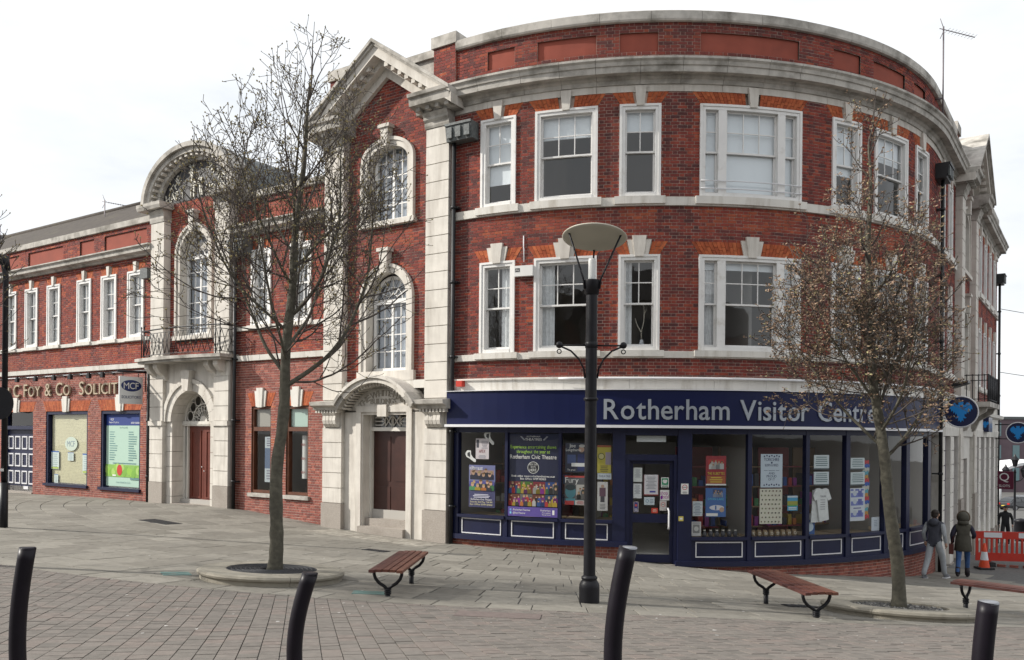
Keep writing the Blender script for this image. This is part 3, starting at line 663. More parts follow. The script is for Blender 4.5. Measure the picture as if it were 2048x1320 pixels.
# ---- pedimented bay
def bay(par, c, door=True):
    hw = 2.17; bs = bk
    AH = 11.12; tri = lambda z: None if z > AH else ((c-1.5, c+1.5) if z < 10.05 else (c-1.5*(AH-z)/(AH-10.05), c+1.5*(AH-z)/(AH-10.05)))
    wl, wu = archole(c, 0.93, 3.1, 5.23, 0.95), archole(c, 0.93, 7.15, 8.88, 0.62)
    bs.wall(c-1.46, c+1.46, 3.05, AH, [wl, wu], bound=tri, orange=[(c-0.85, c+0.85, 6.62, 7.02)], tone=0.03, seed=int(c*7) % 97)
    surround(par, c, 0.70, 3.32, 5.23, 0.70, 0.23, key=0.3, sill=False)
    surround(par, c, 0.70, 7.28, 8.88, 0.38, 0.23, key=0.22)
    arched_window(par, c, 0.57, 3.42, 5.2, 0.58, fan=True, rows=4); arched_window(par, c, 0.57, 7.4, 8.92, 0.34, rows=4)
    for sg in (-1, 1):
        pl = empty('pilaster', F(c+sg*1.8, -1, 0.1), par); a, b = sorted((c+sg*1.45, c+sg*hw))
        one('pilaster_core', M_STONE, pl, fbox, a+0.012, b-0.012, -2.6, 9.62, -0.3, 0.185)
        z = 2.57; k = (9.36-2.57)/15
        for i in range(15): one('stone_block', M_STONE, pl, fbox, a, b, z+0.011, z+k-0.011, -0.1, 0.21); z += k
        z = -0.24; k = (1.83+0.24)/5
        for i in range(5): one('stone_block', M_STONE, pl, fbox, a, b, z+0.011, z+k-0.011, -0.1, 0.21); z += k
        one('granite_plinth', M_GRAN, pl, fbox, a-0.02, b+0.02, -2.6, -0.25, -0.1, 0.235)
        one('capital', M_STONEW, pl, fsweep, a-0.03, b+0.03, [(-0.1, 9.36), (0.23, 9.36), (0.25, 9.42), (0.25, 9.5), (0.3, 9.56), (0.3, 9.62), (0.36, 9.72), (-0.1, 9.72)])
        e0, e1 = sorted((c+sg*1.2, c+sg*2.45))
        one('eaves_stone', M_STONEW, pl, fsweep, e0, e1, [(-0.1, 9.72), (0.32, 9.72), (0.34, 9.80), (0.60, 9.86), (0.62, 10.03), (0.68, 10.06), (0.70, 10.14), (-0.1, 10.18)])
        for i in range(4): one('dentil', M_STONEW, pl, fbox, e0+0.14+i*0.3, e0+0.26+i*0.3, 9.745, 9.845, 0.3, 0.5)
        # raking cornice
        xo, zo, xa, za = c+sg*2.5, 10.12, c, 11.86
        def rake(off0, off1, p0, p1, nm, m=M_STONEW, lo=0.0):
            mb = MB(); x0, z0 = xo+(xa-xo)*lo, zo+(za-zo)*lo
            fprism(mb, [(x0, z0-off1), (xa, za-off1), (xa, za-off0), (x0, z0-off0)], p0, p1); mb.build(nm, m, pl)
        rake(0.0, 0.09, -0.35, 0.72, 'raking_cornice'); rake(0.09, 0.16, -0.1, 0.66, 'raking_cornice'); rake(0.16, 0.40, -0.1, 0.60, 'raking_cornice', M_STONE); rake(0.40, 0.56, 0.0, 0.30, 'raking_moulding', M_STONE, 0.2); rake(0.56, 0.80, 0.0, 0.12, 'raking_moulding', M_STONE, 0.3)
        for i in range(7):
            f = 0.32+i*0.092; x, zz = xo+(xa-xo)*f, zo+(za-zo)*f-0.40
            mb = MB(); fprism(mb, [(x-0.06, zz-0.10), (x+0.06, zz-0.10), (x+0.06, zz+0.01), (x-0.06, zz+0.01)], 0.28, 0.50); mb.build('dentil', M_STONE, pl)
        # pier of the parapet behind
        q0, q1 = sorted((c+sg*1.5, c+sg*2.2)); bs.wall(q0, q1, 10.2, 11.45, p=0.0, tone=0.1, seed=31)
        one('pier_core', M_BRICKP, par, fbox, q0+0.005, q1-0.005, 10.2, 11.44, -0.6, -0.003)
        one('pier_cap', M_STONEW, par, fbox, q0-0.05, q1+0.05, 11.45, 11.73, -0.65, 0.06)
        if sg > 0 and c < 0 or sg < 0 and c > 0: pass
    one('parapet_back', M_STONEW, par, fbox, c-1.5, c+1.5, 10.2, 11.40, -0.6, -0.3); one('coping_stone', M_STONEW, par, fbox, c-1.48, c+1.48, 11.40, 11.6, -0.64, -0.22)
    one('tympanum_back', M_MORT, par, lambda m: fprism(m, [(c-2.4, 10.1), (c+2.4, 10.1), (c, 11.8)], -0.35, -0.02))
bay(CB, -2.2); bay(CB, bayR, False)
rooms(CB, -4.4, -0.01, (-0.62, 2.75, 6.5, 10.1), 10.4, 3.0)
one('roof_deck', M_LEAD, CB, fbox, -4.4, SE, 10.26, 10.40, -6.0, -0.3)
# ---- doorway of the pedimented bay
def doorway(c):
    d = empty('stone_doorway', F(c, -0.95, 0.1), CB)
    for sg in (-1, 1):
        a, b = sorted((c+sg*0.76, c+sg*1.45)); one('jamb_stone', M_STONE, d, fbox, a, b, -2.0, 2.24, -0.42, 0.09)
        a, b = sorted((c+sg*0.80, c+sg*0.98)); one('architrave', M_STONE, d, fbox, a, b, -2.0, 2.24, 0.09, 0.14)
        a, b = sorted((c+sg*1.38, c+sg*2.32)); one('impost', M_STONEW, d, fsweep, a, b, [(0, 2.30), (0.42, 2.30), (0.44, 2.38), (0.56, 2.42), (0.58, 2.52), (0, 2.57)])
        for i in range(8): one('dentil', M_STONE, d, fbox, a+0.06+i*0.108, a+0.12+i*0.108, 2.22, 2.30, 0.2, 0.40)
        a, b = sorted((c+sg*1.5, c+sg*2.12))
        for i in range(4):
            mb = MB(); x = a+0.08+i*0.125
            prof = [(0.2, 1.86), (0.25, 1.84), (0.33, 1.92), (0.36, 2.02), (0.34, 2.14), (0.40, 2.22), (0.2, 2.22)]; fsweep(mb, x+0.008, x+0.117, prof); mb.build('bracket', M_STONE, d)
        one('bracket_block', M_STONE, d, fbox, a+0.02, b-0.02, 1.84, 2.24, 0.1, 0.245)
    one('lintel', M_STONE, d, fbox, c-0.76, c+0.76, 2.17, 2.42, -0.42, 0.09); one('architrave', M_STONE, d, fbox, c-0.98, c+0.98, 2.24, 2.40, 0.091, 0.139); one('lintel_keystone', M_STONE, d, fbox, c-0.16, c+0.16, 2.12, 2.43, 0.09, 0.2)
    # segmental hood
    rad = 1.70; cz = 3.16-rad; sp = math.acos(1.40/rad)
    n = 9
    for i in range(n):
        a, b = math.pi-sp-(math.pi-2*sp)*i/n, math.pi-sp-(math.pi-2*sp)*(i+1)/n
        mb = MB(); farch(mb, c, cz, rad-0.17, rad, -0.05, 0.55, b+0.002, a-0.002, 4); farch(mb, c, cz, rad-0.05, rad+0.03, -0.05, 0.61, b+0.002, a-0.002, 4); mb.build('hood_stone', M_STONEW if i in (0, 8) else M_STONE, d)
        for j in range(3):
            t = b+(a-b)*(j+0.5)/3; mb = MB(); farch(mb, c, cz, rad-0.25, rad-0.168, 0.1, 0.42, t-0.014, t+0.014, 1); mb.build('dentil', M_STONE, d)
    pts = [(c+(rad-0.16)*math.cos(t), cz+(rad-0.16)*math.sin(t)) for t in np.linspace(sp*0.92, math.pi-sp*0.92, 16)]
    one('tympanum', M_STONE, d, lambda m: fprism(m, [(c-1.40, 2.4), (c+1.40, 2.4)]+pts, -0.05, 0.10))
    M_CUT = mat('cut_letter_stone', (0.36, 0.33, 0.28), 0.9)
    let = MB(); txt = 'THE·WHITE·HART'; rr = 1.20; tot = sum(text_width(ch, 0.235) for ch in txt); ang = math.pi/2+tot/rr/2
    for ch in txt:
        wdt = text_width(ch, 0.235); am = ang-wdt/rr/2
        def fn(x, y, h, am=am, wdt=wdt):
            r = rr+y; t = am-(x-wdt/2+0.008)/rr
            return F(c+r*math.cos(t), cz+0.0+r*math.sin(t), 0.10+0.022*h)
        glyph_into(let, ch, 0.235, fn); ang -= wdt/rr
    ftext(let, 'BUILDINGS.', 0.20, c, 2.455, 0.10, 0.022)
    let.build('carved_lettering', M_CUT, d)
    # the door itself
    dr = empty('door', F(c, -0.6, -0.35), CB)
    one('door_frame', M_STONEP, dr, lambda m: (fbox(m, c-0.76, c-0.69, -0.6, 2.17, -0.36, -0.17), fbox(m, c+0.69, c+0.76, -0.6, 2.17, -0.36, -0.17), fbox(m, c-0.69, c+0.69, 1.74, 1.84, -0.36, -0.15)))
    one('door_leaf', M_DDOOR, dr, fbox, c-0.69, c+0.69, -0.6, 1.74, -0.33, -0.27)
    for a, b in ((c-0.60, c-0.08), (c+0.08, c+0.60)):
        for z0, z1 in ((-0.45, 0.25), (0.4, 1.6)): one('door_panel', M_DDOOR, dr, fbox, a, b, z0, z1, -0.27, -0.255)
    one('door_knob', M_ALU, dr, lambda m: m.lathe([(0.001, -0.03), (0.025, -0.02), (0.03, 0), (0.025, 0.02), (0.001, 0.03)], 10, F(c+0.58, 0.55, -0.24)))
    one('fanlight_pane', M_GLASS, dr, fpane, c-0.69, c+0.69, 1.84, 2.17, -0.27, -0.265)
    lt = MB()
    for x in (-1, 1):
        for q in (((0.62, 2.0), (0.30, 2.0)), ((0.62, 1.9), (0.34, 1.9)), ((0.62, 2.1), (0.34, 2.1)), ((0.34, 1.9), (0.26, 2.0)), ((0.34, 2.1), (0.26, 2.0)), ((0.26, 1.86), (0.02, 2.15)), ((0.26, 2.15), (0.02, 1.86)), ((0.26, 1.86), (0.26, 2.15)), ((0.02, 1.86), (0.02, 2.15))):
            fbar(lt, (c+x*q[0][0], q[0][1]), (c+x*q[1][0], q[1][1]), 0.025, -0.26, -0.235)
    lt.build('fanlight_lattice', M_STONEP, dr)
    one('door_step', M_GRAN, CB, fbox, c-0.76, c+0.76, -0.80, -0.60, -0.5, 0.0); one('door_step', M_GRAN, CB, fbox, c-0.80, c+0.80, -1.6, -0.80, -0.5, 0.25)
doorway(-2.2)
# stone band and blocking at first floor of the bays
for c in (-2.2, bayR):
    one('string_stone', M_STONEP, CB, fbox, c-1.45, c+1.45, 2.85, 3.06, -0.1, 0.1); one('sill_stone', M_STONE, CB, fbox, c-1.0, c+1.0, 3.06, 3.32, -0.2, 0.11)
# ---- downpipes and hoppers
def downpipe(par, s, p, z0, z1, hop=None, r=0.05, hopmat=None, ox=0.0):
    d = empty('downpipe', F(s, z0, p), par)
    one('pipe', M_PIPE, d, lambda m: m.tube([F(s, z0, p), F(s, z1, p)], r, 10))
    z = z0+0.9
    while z < z1: one('pipe_collar', M_PIPE, d, lambda m: m.tube([F(s, z, p), F(s, z+0.07, p)], r*1.35, 10)); one('pipe_bracket', M_PIPE, d, fbox, s-0.11, s+0.11, z+0.015, z+0.05, -0.05, p-0.01); z += 1.85
    if hop:
        mb = MB(); a, b = s-0.13+ox, s+0.62+ox; fsweep(mb, a, b, [(0.01, hop-0.12), (0.30, hop-0.12), (0.36, hop+0.24), (0.39, hop+0.24), (0.39, hop+0.30), (0.01, hop+0.30)]); mb.build('hopper_head', hopmat or M_LEAD, d)
        for k in range(3): one('hopper_ornament', M_LEAD, d, fbox, a+0.05+k*0.25, a+0.2+k*0.25, hop-0.06, hop+0.2, 0.33, 0.375)
downpipe(CB, 0.10, 0.16, -1.05, 9.0, 9.0)
downpipe(CB, SR+0.1, 0.16, -2.1, 9.0, 9.0, ox=-0.2, hopmat=M_PIPE)
downpipe(CB, SE-0.5, 0.16, -2.9, 8.6, 8.6, ox=-0.2, hopmat=M_PIPE)
downpipe(TB, -8.22, 0.16, -0.75, 7.15, 7.15, r=0.055); downpipe(TB, -12.62, 0.14, -0.75, 3.8, None, r=0.06)
one('hopper_head', M_LEAD, TB, fbox, -12.95, -12.55, 6.75, 7.1, 0.0, 0.28)
# ================================================================ SHOPFRONT
PL = 0.06
fa = empty('shop_fascia', F(7, 1.9, 0.2), CB, )
one('fascia_board', M_FASC, fa, fbox, 0.02, 14.35, 1.915, 2.715, 0.0, 0.26)
one('fascia_trim', M_ALU, fa, fbox, 0.0, 14.38, 1.85, 1.912, 0.0, 0.33); one('fascia_trim', M_ALU, fa, fbox, 0.0, 14.38, 2.717, 2.732, 0.0, 0.30)
def arc_letters(txt, size, s, z, p, depth, m, parent, sx=1.0, gap=0.075, space=0.3):
    for ch in txt:
        if ch == ' ': s += space*size; continue
        V, Fc, bd, x0, x1 = glyph(ch); wd = (x1-x0)*size*sx; mb = MB()
        glyph_into(mb, ch, size, lambda x, y, h: F(s+x, z+y, p+depth*h), sx); mb.build('letter', m, parent); s += wd+gap*size
    return s
tw = arc_letters.__defaults__
BOLD[0] = 0.009
width = sum(((glyph(c)[4]-glyph(c)[3])*0.66*0.98+0.075*0.66) if c != ' ' else 0.3*0.66 for c in 'Rotherham Visitor Centre')
sxx = 0.98*(6.8/width)
arc_letters('Rotherham Visitor Centre', 0.66, 3.95, 2.05, 0.262, 0.03, M_SILV, fa, sx=sxx, gap=0.075*sxx); BOLD[0] = 0.0
left_p = [(0.12, 0.26), (1.56, 1.63), (2.89, 2.96), (4.15, 4.44)]; right_p = [(5.63, 5.95), (7.26, 7.36), (8.76, 8.86), (9.96, 10.09), (11.36, 11.5), (12.39, 12.58), (13.86, 14.12)]
def shopwin(ps, sill, base, z0p, z1p):
    for i, (a, b) in enumerate(ps): one('shop_post', M_BLUE, CB, fbox, a, b, base, 1.85, -0.04, 0.10)
    for (a, b), (c, d) in zip(ps, ps[1:]):
        w = empty('shop_window', F((b+c)/2, sill, 0.05), CB)
        one('head_rail', M_BLUE, w, fbox, b, c, 1.72, 1.85, -0.03, 0.09); one('sill', M_BLUE, w, fbox, b, c, sill-0.07, sill, -0.03, 0.14)
        one('stall_riser', M_BLUE, w, fbox, b, c, base, sill-0.07, -0.04, 0.06)
        one('pane', M_GLASS2, w, fpane, b, c, sill, 1.72, 0.030, 0.036)
        a2, c2 = b+0.1, c-0.1
        for q in ((a2, c2, z1p-0.025, z1p), (a2, c2, z0p, z0p+0.025), (a2, a2+0.022, z0p+0.025, z1p-0.025), (c2-0.022, c2, z0p+0.025, z1p-0.025)): one('bead', M_ALU, w, fbox, *q, 0.06, 0.075)
        one('display_floor', mat('display_board', (0.36, 0.27, 0.17), 0.7), w, fbox, b, c, sill-0.06, sill-0.02, -0.9, -0.04)
    one('base_board', M_BLUE, CB, fbox, ps[0][0]-0.05, ps[-1][1]+0.05, base-0.02, base+0.10, -0.04, 0.15)
shopwin(left_p, -0.29, -0.88, -0.76, -0.38); shopwin(right_p, -0.65, -1.30, -1.12, -0.76)
bk.wall(0.0, 4.44, -2.2, -0.90, p=0.03, tone=0.0, seed=71, m=M_BRICKP, mm=M_MORT); bk.wall(5.6, SR+0.2, -3.0, -1.32, p=0.03, seed=72, m=M_BRICKP, mm=M_MORT)
# shop door
dr = empty('shop_door', F(5.03, -1.29, 0), CB)
one('door_frame', M_BLUE, dr, lambda m: (fbox(m, 4.44, 5.63, 1.68, 1.85, -0.10, 0.08), fbox(m, 4.44, 5.63, 1.10, 1.24, -0.12, 0.05), fbox(m, 4.44, 4.54, -1.30, 1.10, -0.12, 0.05), fbox(m, 5.55, 5.63, -1.30, 1.10, -0.12, 0.05)))
one('door_leaf', M_BLUE, dr, lambda m: (fbox(m, 4.54, 4.62, -1.26, 1.10, -0.10, -0.05), fbox(m, 5.47, 5.55, -1.26, 1.10, -0.10, -0.05), fbox(m, 4.62, 5.47, 1.02, 1.10, -0.10, -0.05), fbox(m, 4.62, 5.47, -0.34, -0.14, -0.10, -0.05), fbox(m, 4.62, 5.47, -1.26, -1.08, -0.10, -0.05)))
for z0, z1 in ((-1.08, -0.34), (-0.14, 1.02)): one('pane', M_GLASS2, dr, fpane, 4.62, 5.47, z0, z1, -0.08, -0.074)
one('transom_pane', M_GLASS2, dr, fpane, 4.44, 5.63, 1.24, 1.68, -0.05, -0.044)
one('threshold', M_GRAN, dr, fbox, 4.4, 5.66, -1.5, -1.29, -0.6, 0.12)
one('pull_handle', M_ALU, dr, lambda m: m.tube([F(5.42, 0.0, -0.05), F(5.42, 0.0, 0.03), F(5.44, -0.06, 0.05), F(5.44, -0.42, 0.05), F(5.44, -0.47, 0.03), F(5.44, -0.47, -0.05)], 0.022, 8))
one('closer_housing', M_BLIND, dr, fbox, 4.70, 5.38, 1.53, 1.67, -0.16, -0.10)
# ---- posters and cards behind the glass
INK = {}
def ink(c):
    k = tuple(round(x, 3) for x in c)
    if k not in INK: INK[k] = mat('print_%d' % len(INK), k, 0.6)
    return INK[k]
class Poster:
    def __init__(s, s0, s1, z0, z1, paper, p=0.0, skew=0.0):
        s.a, s.b, s.z0, s.z1, s.p = s0, s1, z0, z1, p; s.mb = MB(); s.mats = [ink(paper)]
        S = spts(s0, s1, 0.25)
        fbox(s.mb, s0, s1, z0, z1, p-0.003, p, d=0.25); s.lay = 0
    def m(s, c):
        i = ink(c)
        if i not in s.mats: s.mats.append(i)
        s.mb.cur = s.mats.index(i)
    def X(s, u): return s.a+(s.b-s.a)*u
    def Z(s, v): return s.z0+(s.z1-s.z0)*v
    def r(s, u0, u1, v0, v1, c):
        s.m(c); s.lay += 1; S = spts(s.X(u0), s.X(u1), 0.25); q = s.p+0.0004*s.lay
        for a, b in zip(S, S[1:]): s.mb.add([F(a, s.Z(v0), q), F(b, s.Z(v0), q), F(b, s.Z(v1), q), F(a, s.Z(v1), q)], [(0, 1, 2, 3)])
        return s
    def disc(s, u, v, ru, c, asp=None, n=12):
        s.m(c); s.lay += 1; q = s.p+0.0004*s.lay; rx = ru*(s.b-s.a); rz = rx if asp is None else rx*asp
        s.mb.add([F(s.X(u)+rx*math.cos(2*math.pi*k/n), s.Z(v)+rz*math.sin(2*math.pi*k/n), q) for k in range(n)], [list(range(n))]); return s
    def t(s, txt, u, v, h, c, align='C', wmax=None, caps=None):
        s.m(c); sx = 1.0
        if wmax: sx = min(1.15, wmax*(s.b-s.a)/max(1e-6, text_width(txt, h, caps=caps)))
        ftext(s.mb, txt, h, s.X(u), s.Z(v), s.p+0.0004*s.lay+0.001, 0.0, align, sx, caps=caps); return s
    def lines(s, u0, u1, v0, v1, n, c, rg=None, fill=0.5):
        rg = rg or random.Random(n)
        for i in range(n):
            v = v1-(v1-v0)*(i+0.5)/n; h = (v1-v0)/n*fill/2; L = (u1-u0)*rg.uniform(0.55, 1)/2; m = (u0+u1)/2
            s.r(m-L, m+L, v-h, v+h, c)
        return s
    def people(s, u0, u1, v0, v1, n, rg, cols, back):
        """a group of small standing figures, two staggered rows"""
        s.r(u0, u1, v0, v1, back); H_ = v1-v0; asp = (s.z1-s.z0)/(s.b-s.a)
        for row in (0, 1):
            for i in range(n):
                wd = (u1-u0)/n*rg.uniform(0.38, 0.55); u = u0+(u1-u0)*(i+0.5*(row == 0)+0.35)/n+rg.uniform(-0.2, 0.2)*(u1-u0)/n
                u = min(max(u, u0+wd), u1-wd); top = v0+H_*(0.72-0.26*row)+rg.uniform(-0.12, 0.10)*H_; c = rg.choice(cols); k = rg.uniform(0.2, 0.75); c = tuple(x*k for x in c)
                X0, X1 = s.X(u-wd), s.X(u+wd); s.m(tuple(round(x, 2) for x in c)); s.lay += 1; q = s.p+0.0004*s.lay
                s.mb.add([F(X0, s.Z(v0), q), F(X1, s.Z(v0), q), F(X1, s.Z(top-0.12*H_), q), F((X0+X1)/2+(X1-X0)*0.2, s.Z(top), q), F((X0+X1)/2-(X1-X0)*0.2, s.Z(top), q), F(X0, s.Z(top-0.12*H_), q)], [(0, 1, 2, 3, 4, 5)])
                r_ = wd*0.5; s.disc(u, top+r_/asp*0.8, r_, (0.42, 0.26, 0.18), 1.25, n=8); s.disc(u, top+r_/asp*1.5, r_*0.95, rg.choice([(0.04, 0.03, 0.02), (0.15, 0.08, 0.03), (0.3, 0.22, 0.1)]), 0.6, n=8)
        return s
    def done(s, name, label, cat='poster', group=None):
        return s.mb.build(name, s.mats, None, label=label, cat=cat, group=group)
WHT, BLK, NVY = (0.72, 0.72, 0.7), (0.02, 0.02, 0.025), (0.012, 0.02, 0.09)
BR8 = [(0.5, 0.05, 0.05), (0.55, 0.4, 0.05), (0.05, 0.12, 0.4), (0.5, 0.5, 0.48), (0.08, 0.3, 0.12), (0.3, 0.04, 0.3), (0.6, 0.2, 0.05), (0.05, 0.05, 0.06)]
rg = random.Random(11)
P = Poster(1.64, 2.88, -0.27, 1.70, (0.010, 0.014, 0.05), 0.024)
P.t('ROTHERHAM', 0.5, 0.955, 0.05, WHT, wmax=0.3).t('THEATRES', 0.5, 0.915, 0.085, WHT, wmax=0.34)
for sg in (-1, 1):
    for k in range(4): P.r(0.5+sg*(0.2+0.02*k)-0.008, 0.5+sg*(0.2+0.02*k)+0.03, 0.92+0.012*k, 0.93+0.012*k, (0.35, 0.36, 0.4))
P.t('Experience entertaining shows', 0.5, 0.82, 0.115, (0.33, 0.55, 0.08), wmax=0.93).t('throughout the year at', 0.5, 0.763, 0.115, (0.33, 0.55, 0.08), wmax=0.68).t('Rotherham Civic Theatre', 0.5, 0.695, 0.14, WHT, wmax=0.94)
P.disc(0.5, 0.59, 0.115, WHT, n=24).disc(0.5, 0.59, 0.105, BLK, n=24).t('BOOK YOUR', 0.5, 0.618, 0.06, WHT, wmax=0.15).t('SEATS', 0.5, 0.588, 0.06, WHT, wmax=0.1).t('HERE', 0.5, 0.545, 0.09, WHT, wmax=0.14)
P.t('Book online: www.rotherhamtheatres.co.uk', 0.5, 0.475, 0.07, WHT, wmax=0.88).t('Box Office: 01709 823621', 0.5, 0.442, 0.07, WHT, wmax=0.52)
for k in range(4): P.people(k*0.25, (k+1)*0.25, 0.275, 0.42, 3, rg, BR8, rg.choice([(0.05, 0.12, 0.02), (0.15, 0.02, 0.03), (0.02, 0.05, 0.16)]))
for k in range(4): P.people(k*0.25, (k+1)*0.25, 0.125, 0.268, 3, rg, BR8, rg.choice([(0.1, 0.1, 0.1), (0.02, 0.05, 0.1), (0.1, 0.03, 0.02)]))
P.r(0, 1, 0, 0.115, (0.10, 0.07, 0.28)).t('/RotherhamTheatres', 0.11, 0.068, 0.062, WHT, 'L', 0.36).t('@RothTheatres', 0.11, 0.03, 0.062, WHT, 'L', 0.26).t('Rotherham', 0.87, 0.07, 0.06, WHT, 'R', 0.2).t('Metropolitan', 0.87, 0.045, 0.04, WHT, 'R', 0.17).t('Borough Council', 0.87, 0.022, 0.04, WHT, 'R', 0.17).r(0.9, 0.94, 0.03, 0.085, WHT)
P.r(0.045, 0.08, 0.065, 0.09, (0.15, 0.3, 0.6)).r(0.045, 0.08, 0.028, 0.053, (0.2, 0.5, 0.7))
P.done('theatre_poster', 'tall navy theatre poster with green text and rows of performers, filling the second pane')
P = Poster(0.53, 1.27, -0.11, 0.92, (0.05, 0.05, 0.14), 0.02); P.r(0, 1, 0.55, 1, (0.16, 0.17, 0.34)).people(0.05, 0.95, 0.66, 0.88, 4, rg, [(0.03, 0.03, 0.08)], (0.35, 0.22, 0.2)).people(0.03, 0.97, 0.40, 0.62, 4, rg, BR8, (0.06, 0.06, 0.22)).t('The', 0.16, 0.945, 0.05, WHT).t('MOODY BLUES', 0.3, 0.89, 0.09, WHT, wmax=0.5).lines(0.1, 0.9, 0.22, 0.32, 3, (0.5, 0.5, 0.6)).t('Rotherham Civic Theatre', 0.5, 0.17, 0.06, WHT, wmax=0.8).t('Saturday 12th May 7.30 PM', 0.5, 0.11, 0.055, (0.6, 0.55, 0.3), wmax=0.85).t('Box Office 01709 823621', 0.5, 0.05, 0.055, (0.6, 0.55, 0.3), wmax=0.9)
P.done('show_poster', 'purple band show poster low in the first pane beside the downpipe')
P = Poster(0.72, 1.09, 1.07, 1.57, (0.62, 0.56, 0.58), 0.02); P.r(0.05, 0.25, 0.55, 0.95, (0.05, 0.05, 0.07)).lines(0.4, 0.95, 0.5, 0.9, 6, (0.3, 0.28, 0.32)).t('APEX', 0.5, 0.3, 0.12, (0.25, 0.04, 0.05), wmax=0.5).lines(0.15, 0.85, 0.03, 0.2, 3, (0.3, 0.3, 0.35)); P.done('pale_notice', 'pale pink notice between two shoe cut-outs in the first pane', 'notice')
def shoe(c, z, ang, nm, lab):
    mb = MB(); o = [(-0.19, -0.05), (-0.16, 0.06), (-0.07, 0.10), (-0.02, 0.02), (0.07, -0.02), (0.16, -0.02), (0.19, -0.07), (0.15, -0.1), (-0.02, -0.09), (-0.1, -0.1)]
    rot = lambda k, dz: [(c+(x*math.cos(ang)-y*math.sin(ang))*k, z+(x*math.sin(ang)+y*math.cos(ang))*k+dz) for x, y in o]
    fprism(mb, rot(1, 0), 0.012, 0.016); mb.cur = 1; fprism(mb, [(c+(x*math.cos(ang)-y*math.sin(ang)), z+(x*math.sin(ang)+y*math.cos(ang))) for x, y in [(-0.13, 0.0), (-0.08, 0.06), (-0.03, -0.01), (-0.01, -0.06), (-0.1, -0.06)]], 0.0162, 0.017)
    mb.build('shoe_cutout', [ink(WHT), ink(BLK)], None, label=lab, cat='window card')
shoe(1.12, 1.6, -0.7, '', 'white shoe-shaped card at the upper right corner of the pale notice'); shoe(0.59, 1.15, -0.5, '', 'white shoe-shaped card at the lower left of the pale notice')
P = Poster(3.04, 3.53, 0.80, 1.49, (0.02, 0.025, 0.05), 0.02); P.r(0.6, 0.95, 0.05, 0.62, (0.02, 0.03, 0.12)).disc(0.78, 0.78, 0.14, (0.42, 0.27, 0.2)).disc(0.8, 0.9, 0.15, (0.4, 0.4, 0.38), 0.5).r(0.1, 0.5, 0.3, 0.6, (0.05, 0.08, 0.2)).t('Joe', 0.35, 0.85, 0.12, WHT).t('Longthorne', 0.4, 0.72, 0.09, WHT, wmax=0.75).r(0.3, 0.95, 0.2, 0.32, WHT).t('The great', 0.3, 0.06, 0.06, WHT, wmax=0.4); P.done('show_poster', 'dark poster of a man in a suit, upper left in the third pane')
P = Poster(3.79, 4.11, 0.80, 1.44, (0.42, 0.36, 0.05), 0.02); P.disc(0.3, 0.6, 0.25, (0.1, 0.1, 0.02), n=20).disc(0.3, 0.6, 0.19, (0.5, 0.45, 0.2), n=20).r(0.6, 1, 0.3, 0.75, (0.3, 0.25, 0.3)).lines(0.1, 0.9, 0.03, 0.28, 4, (0.15, 0.12, 0.03)).r(0, 1, 0.93, 1, (0.3, 0.08, 0.03)); P.done('show_poster', 'yellow poster with a round emblem right of the lamp post')
P = Poster(3.80, 4.12, 0.65, 0.79, (0.5, 0.55, 0.58), 0.02); P.t('THEATRE', 0.5, 0.35, 0.07, (0.1, 0.1, 0.15), wmax=0.85); P.done('theatre_card', 'small pale card under the yellow poster', 'window card')
P = Poster(3.03, 3.53, 0.04, 0.72, (0.10, 0.10, 0.11), 0.02); P.r(0, 1, 0.94, 1, (0.5, 0.06, 0.05)).disc(0.28, 0.45, 0.25, (0.08, 0.25, 0.3), 1.25, 16).disc(0.28, 0.6, 0.24, (0.03, 0.05, 0.06), 0.6, 16).r(0.05, 0.5, 0, 0.22, (0.1, 0.3, 0.36)).people(0.55, 1, 0.2, 0.7, 2, rg, [(0.03, 0.03, 0.03), (0.4, 0.4, 0.4)], (0.45, 0.43, 0.4)).t('Fury', 0.36, 0.76, 0.19, WHT, wmax=0.66).r(0.02, 0.45, 0.0, 0.14, (0.5, 0.05, 0.05)).r(0.5, 1, 0, 0.16, (0.5, 0.48, 0.46)).lines(0.53, 0.97, 0.02, 0.14, 3, (0.35, 0.05, 0.05)); P.done('show_poster', 'grey rock and roll poster with big white title, lower left in the third pane')
P = Poster(3.80, 4.04, -0.08, 0.59, (0.55, 0.54, 0.53), 0.02); P.r(0.2, 0.8, 0.5, 0.8, (0.12, 0.06, 0.09)).disc(0.5, 0.85, 0.16, (0.4, 0.27, 0.2)).r(0.3, 0.7, 0.3, 0.5, (0.05, 0.05, 0.06)).lines(0.1, 0.9, 0.05, 0.25, 4, (0.2, 0.2, 0.2)); P.done('show_poster', 'pale poster of a seated person right of the lamp post')
for k, (a, b, z0, z1, c, lab) in enumerate([(4.63, 4.83, 0.60, 0.93, (0.58, 0.62, 0.6), 'pale letter at the top left of the shop door glass'), (4.63, 4.82, 0.22, 0.56, (0.6, 0.63, 0.64), 'pale letter below the top left letter on the shop door glass'), (4.87, 5.21, 0.29, 0.77, (0.6, 0.6, 0.62), 'large framed notice in the middle of the shop door glass')]):
    P = Poster(a, b, z0, z1, c, -0.06)
    if k == 2: P.r(0, 1, 0.0, 0.05, (0.25, 0.03, 0.03)).r(0.4, 0.8, 0.14, 0.22, (0.05, 0.05, 0.3)).r(0, 0.03, 0, 1, (0.2, 0.03, 0.03)).r(0.97, 1, 0, 1, (0.2, 0.03, 0.03))
    P.lines(0.12, 0.88, 0.3, 0.92, 9, (0.28, 0.3, 0.33), fill=0.4); P.done('door_notice', lab, 'notice')
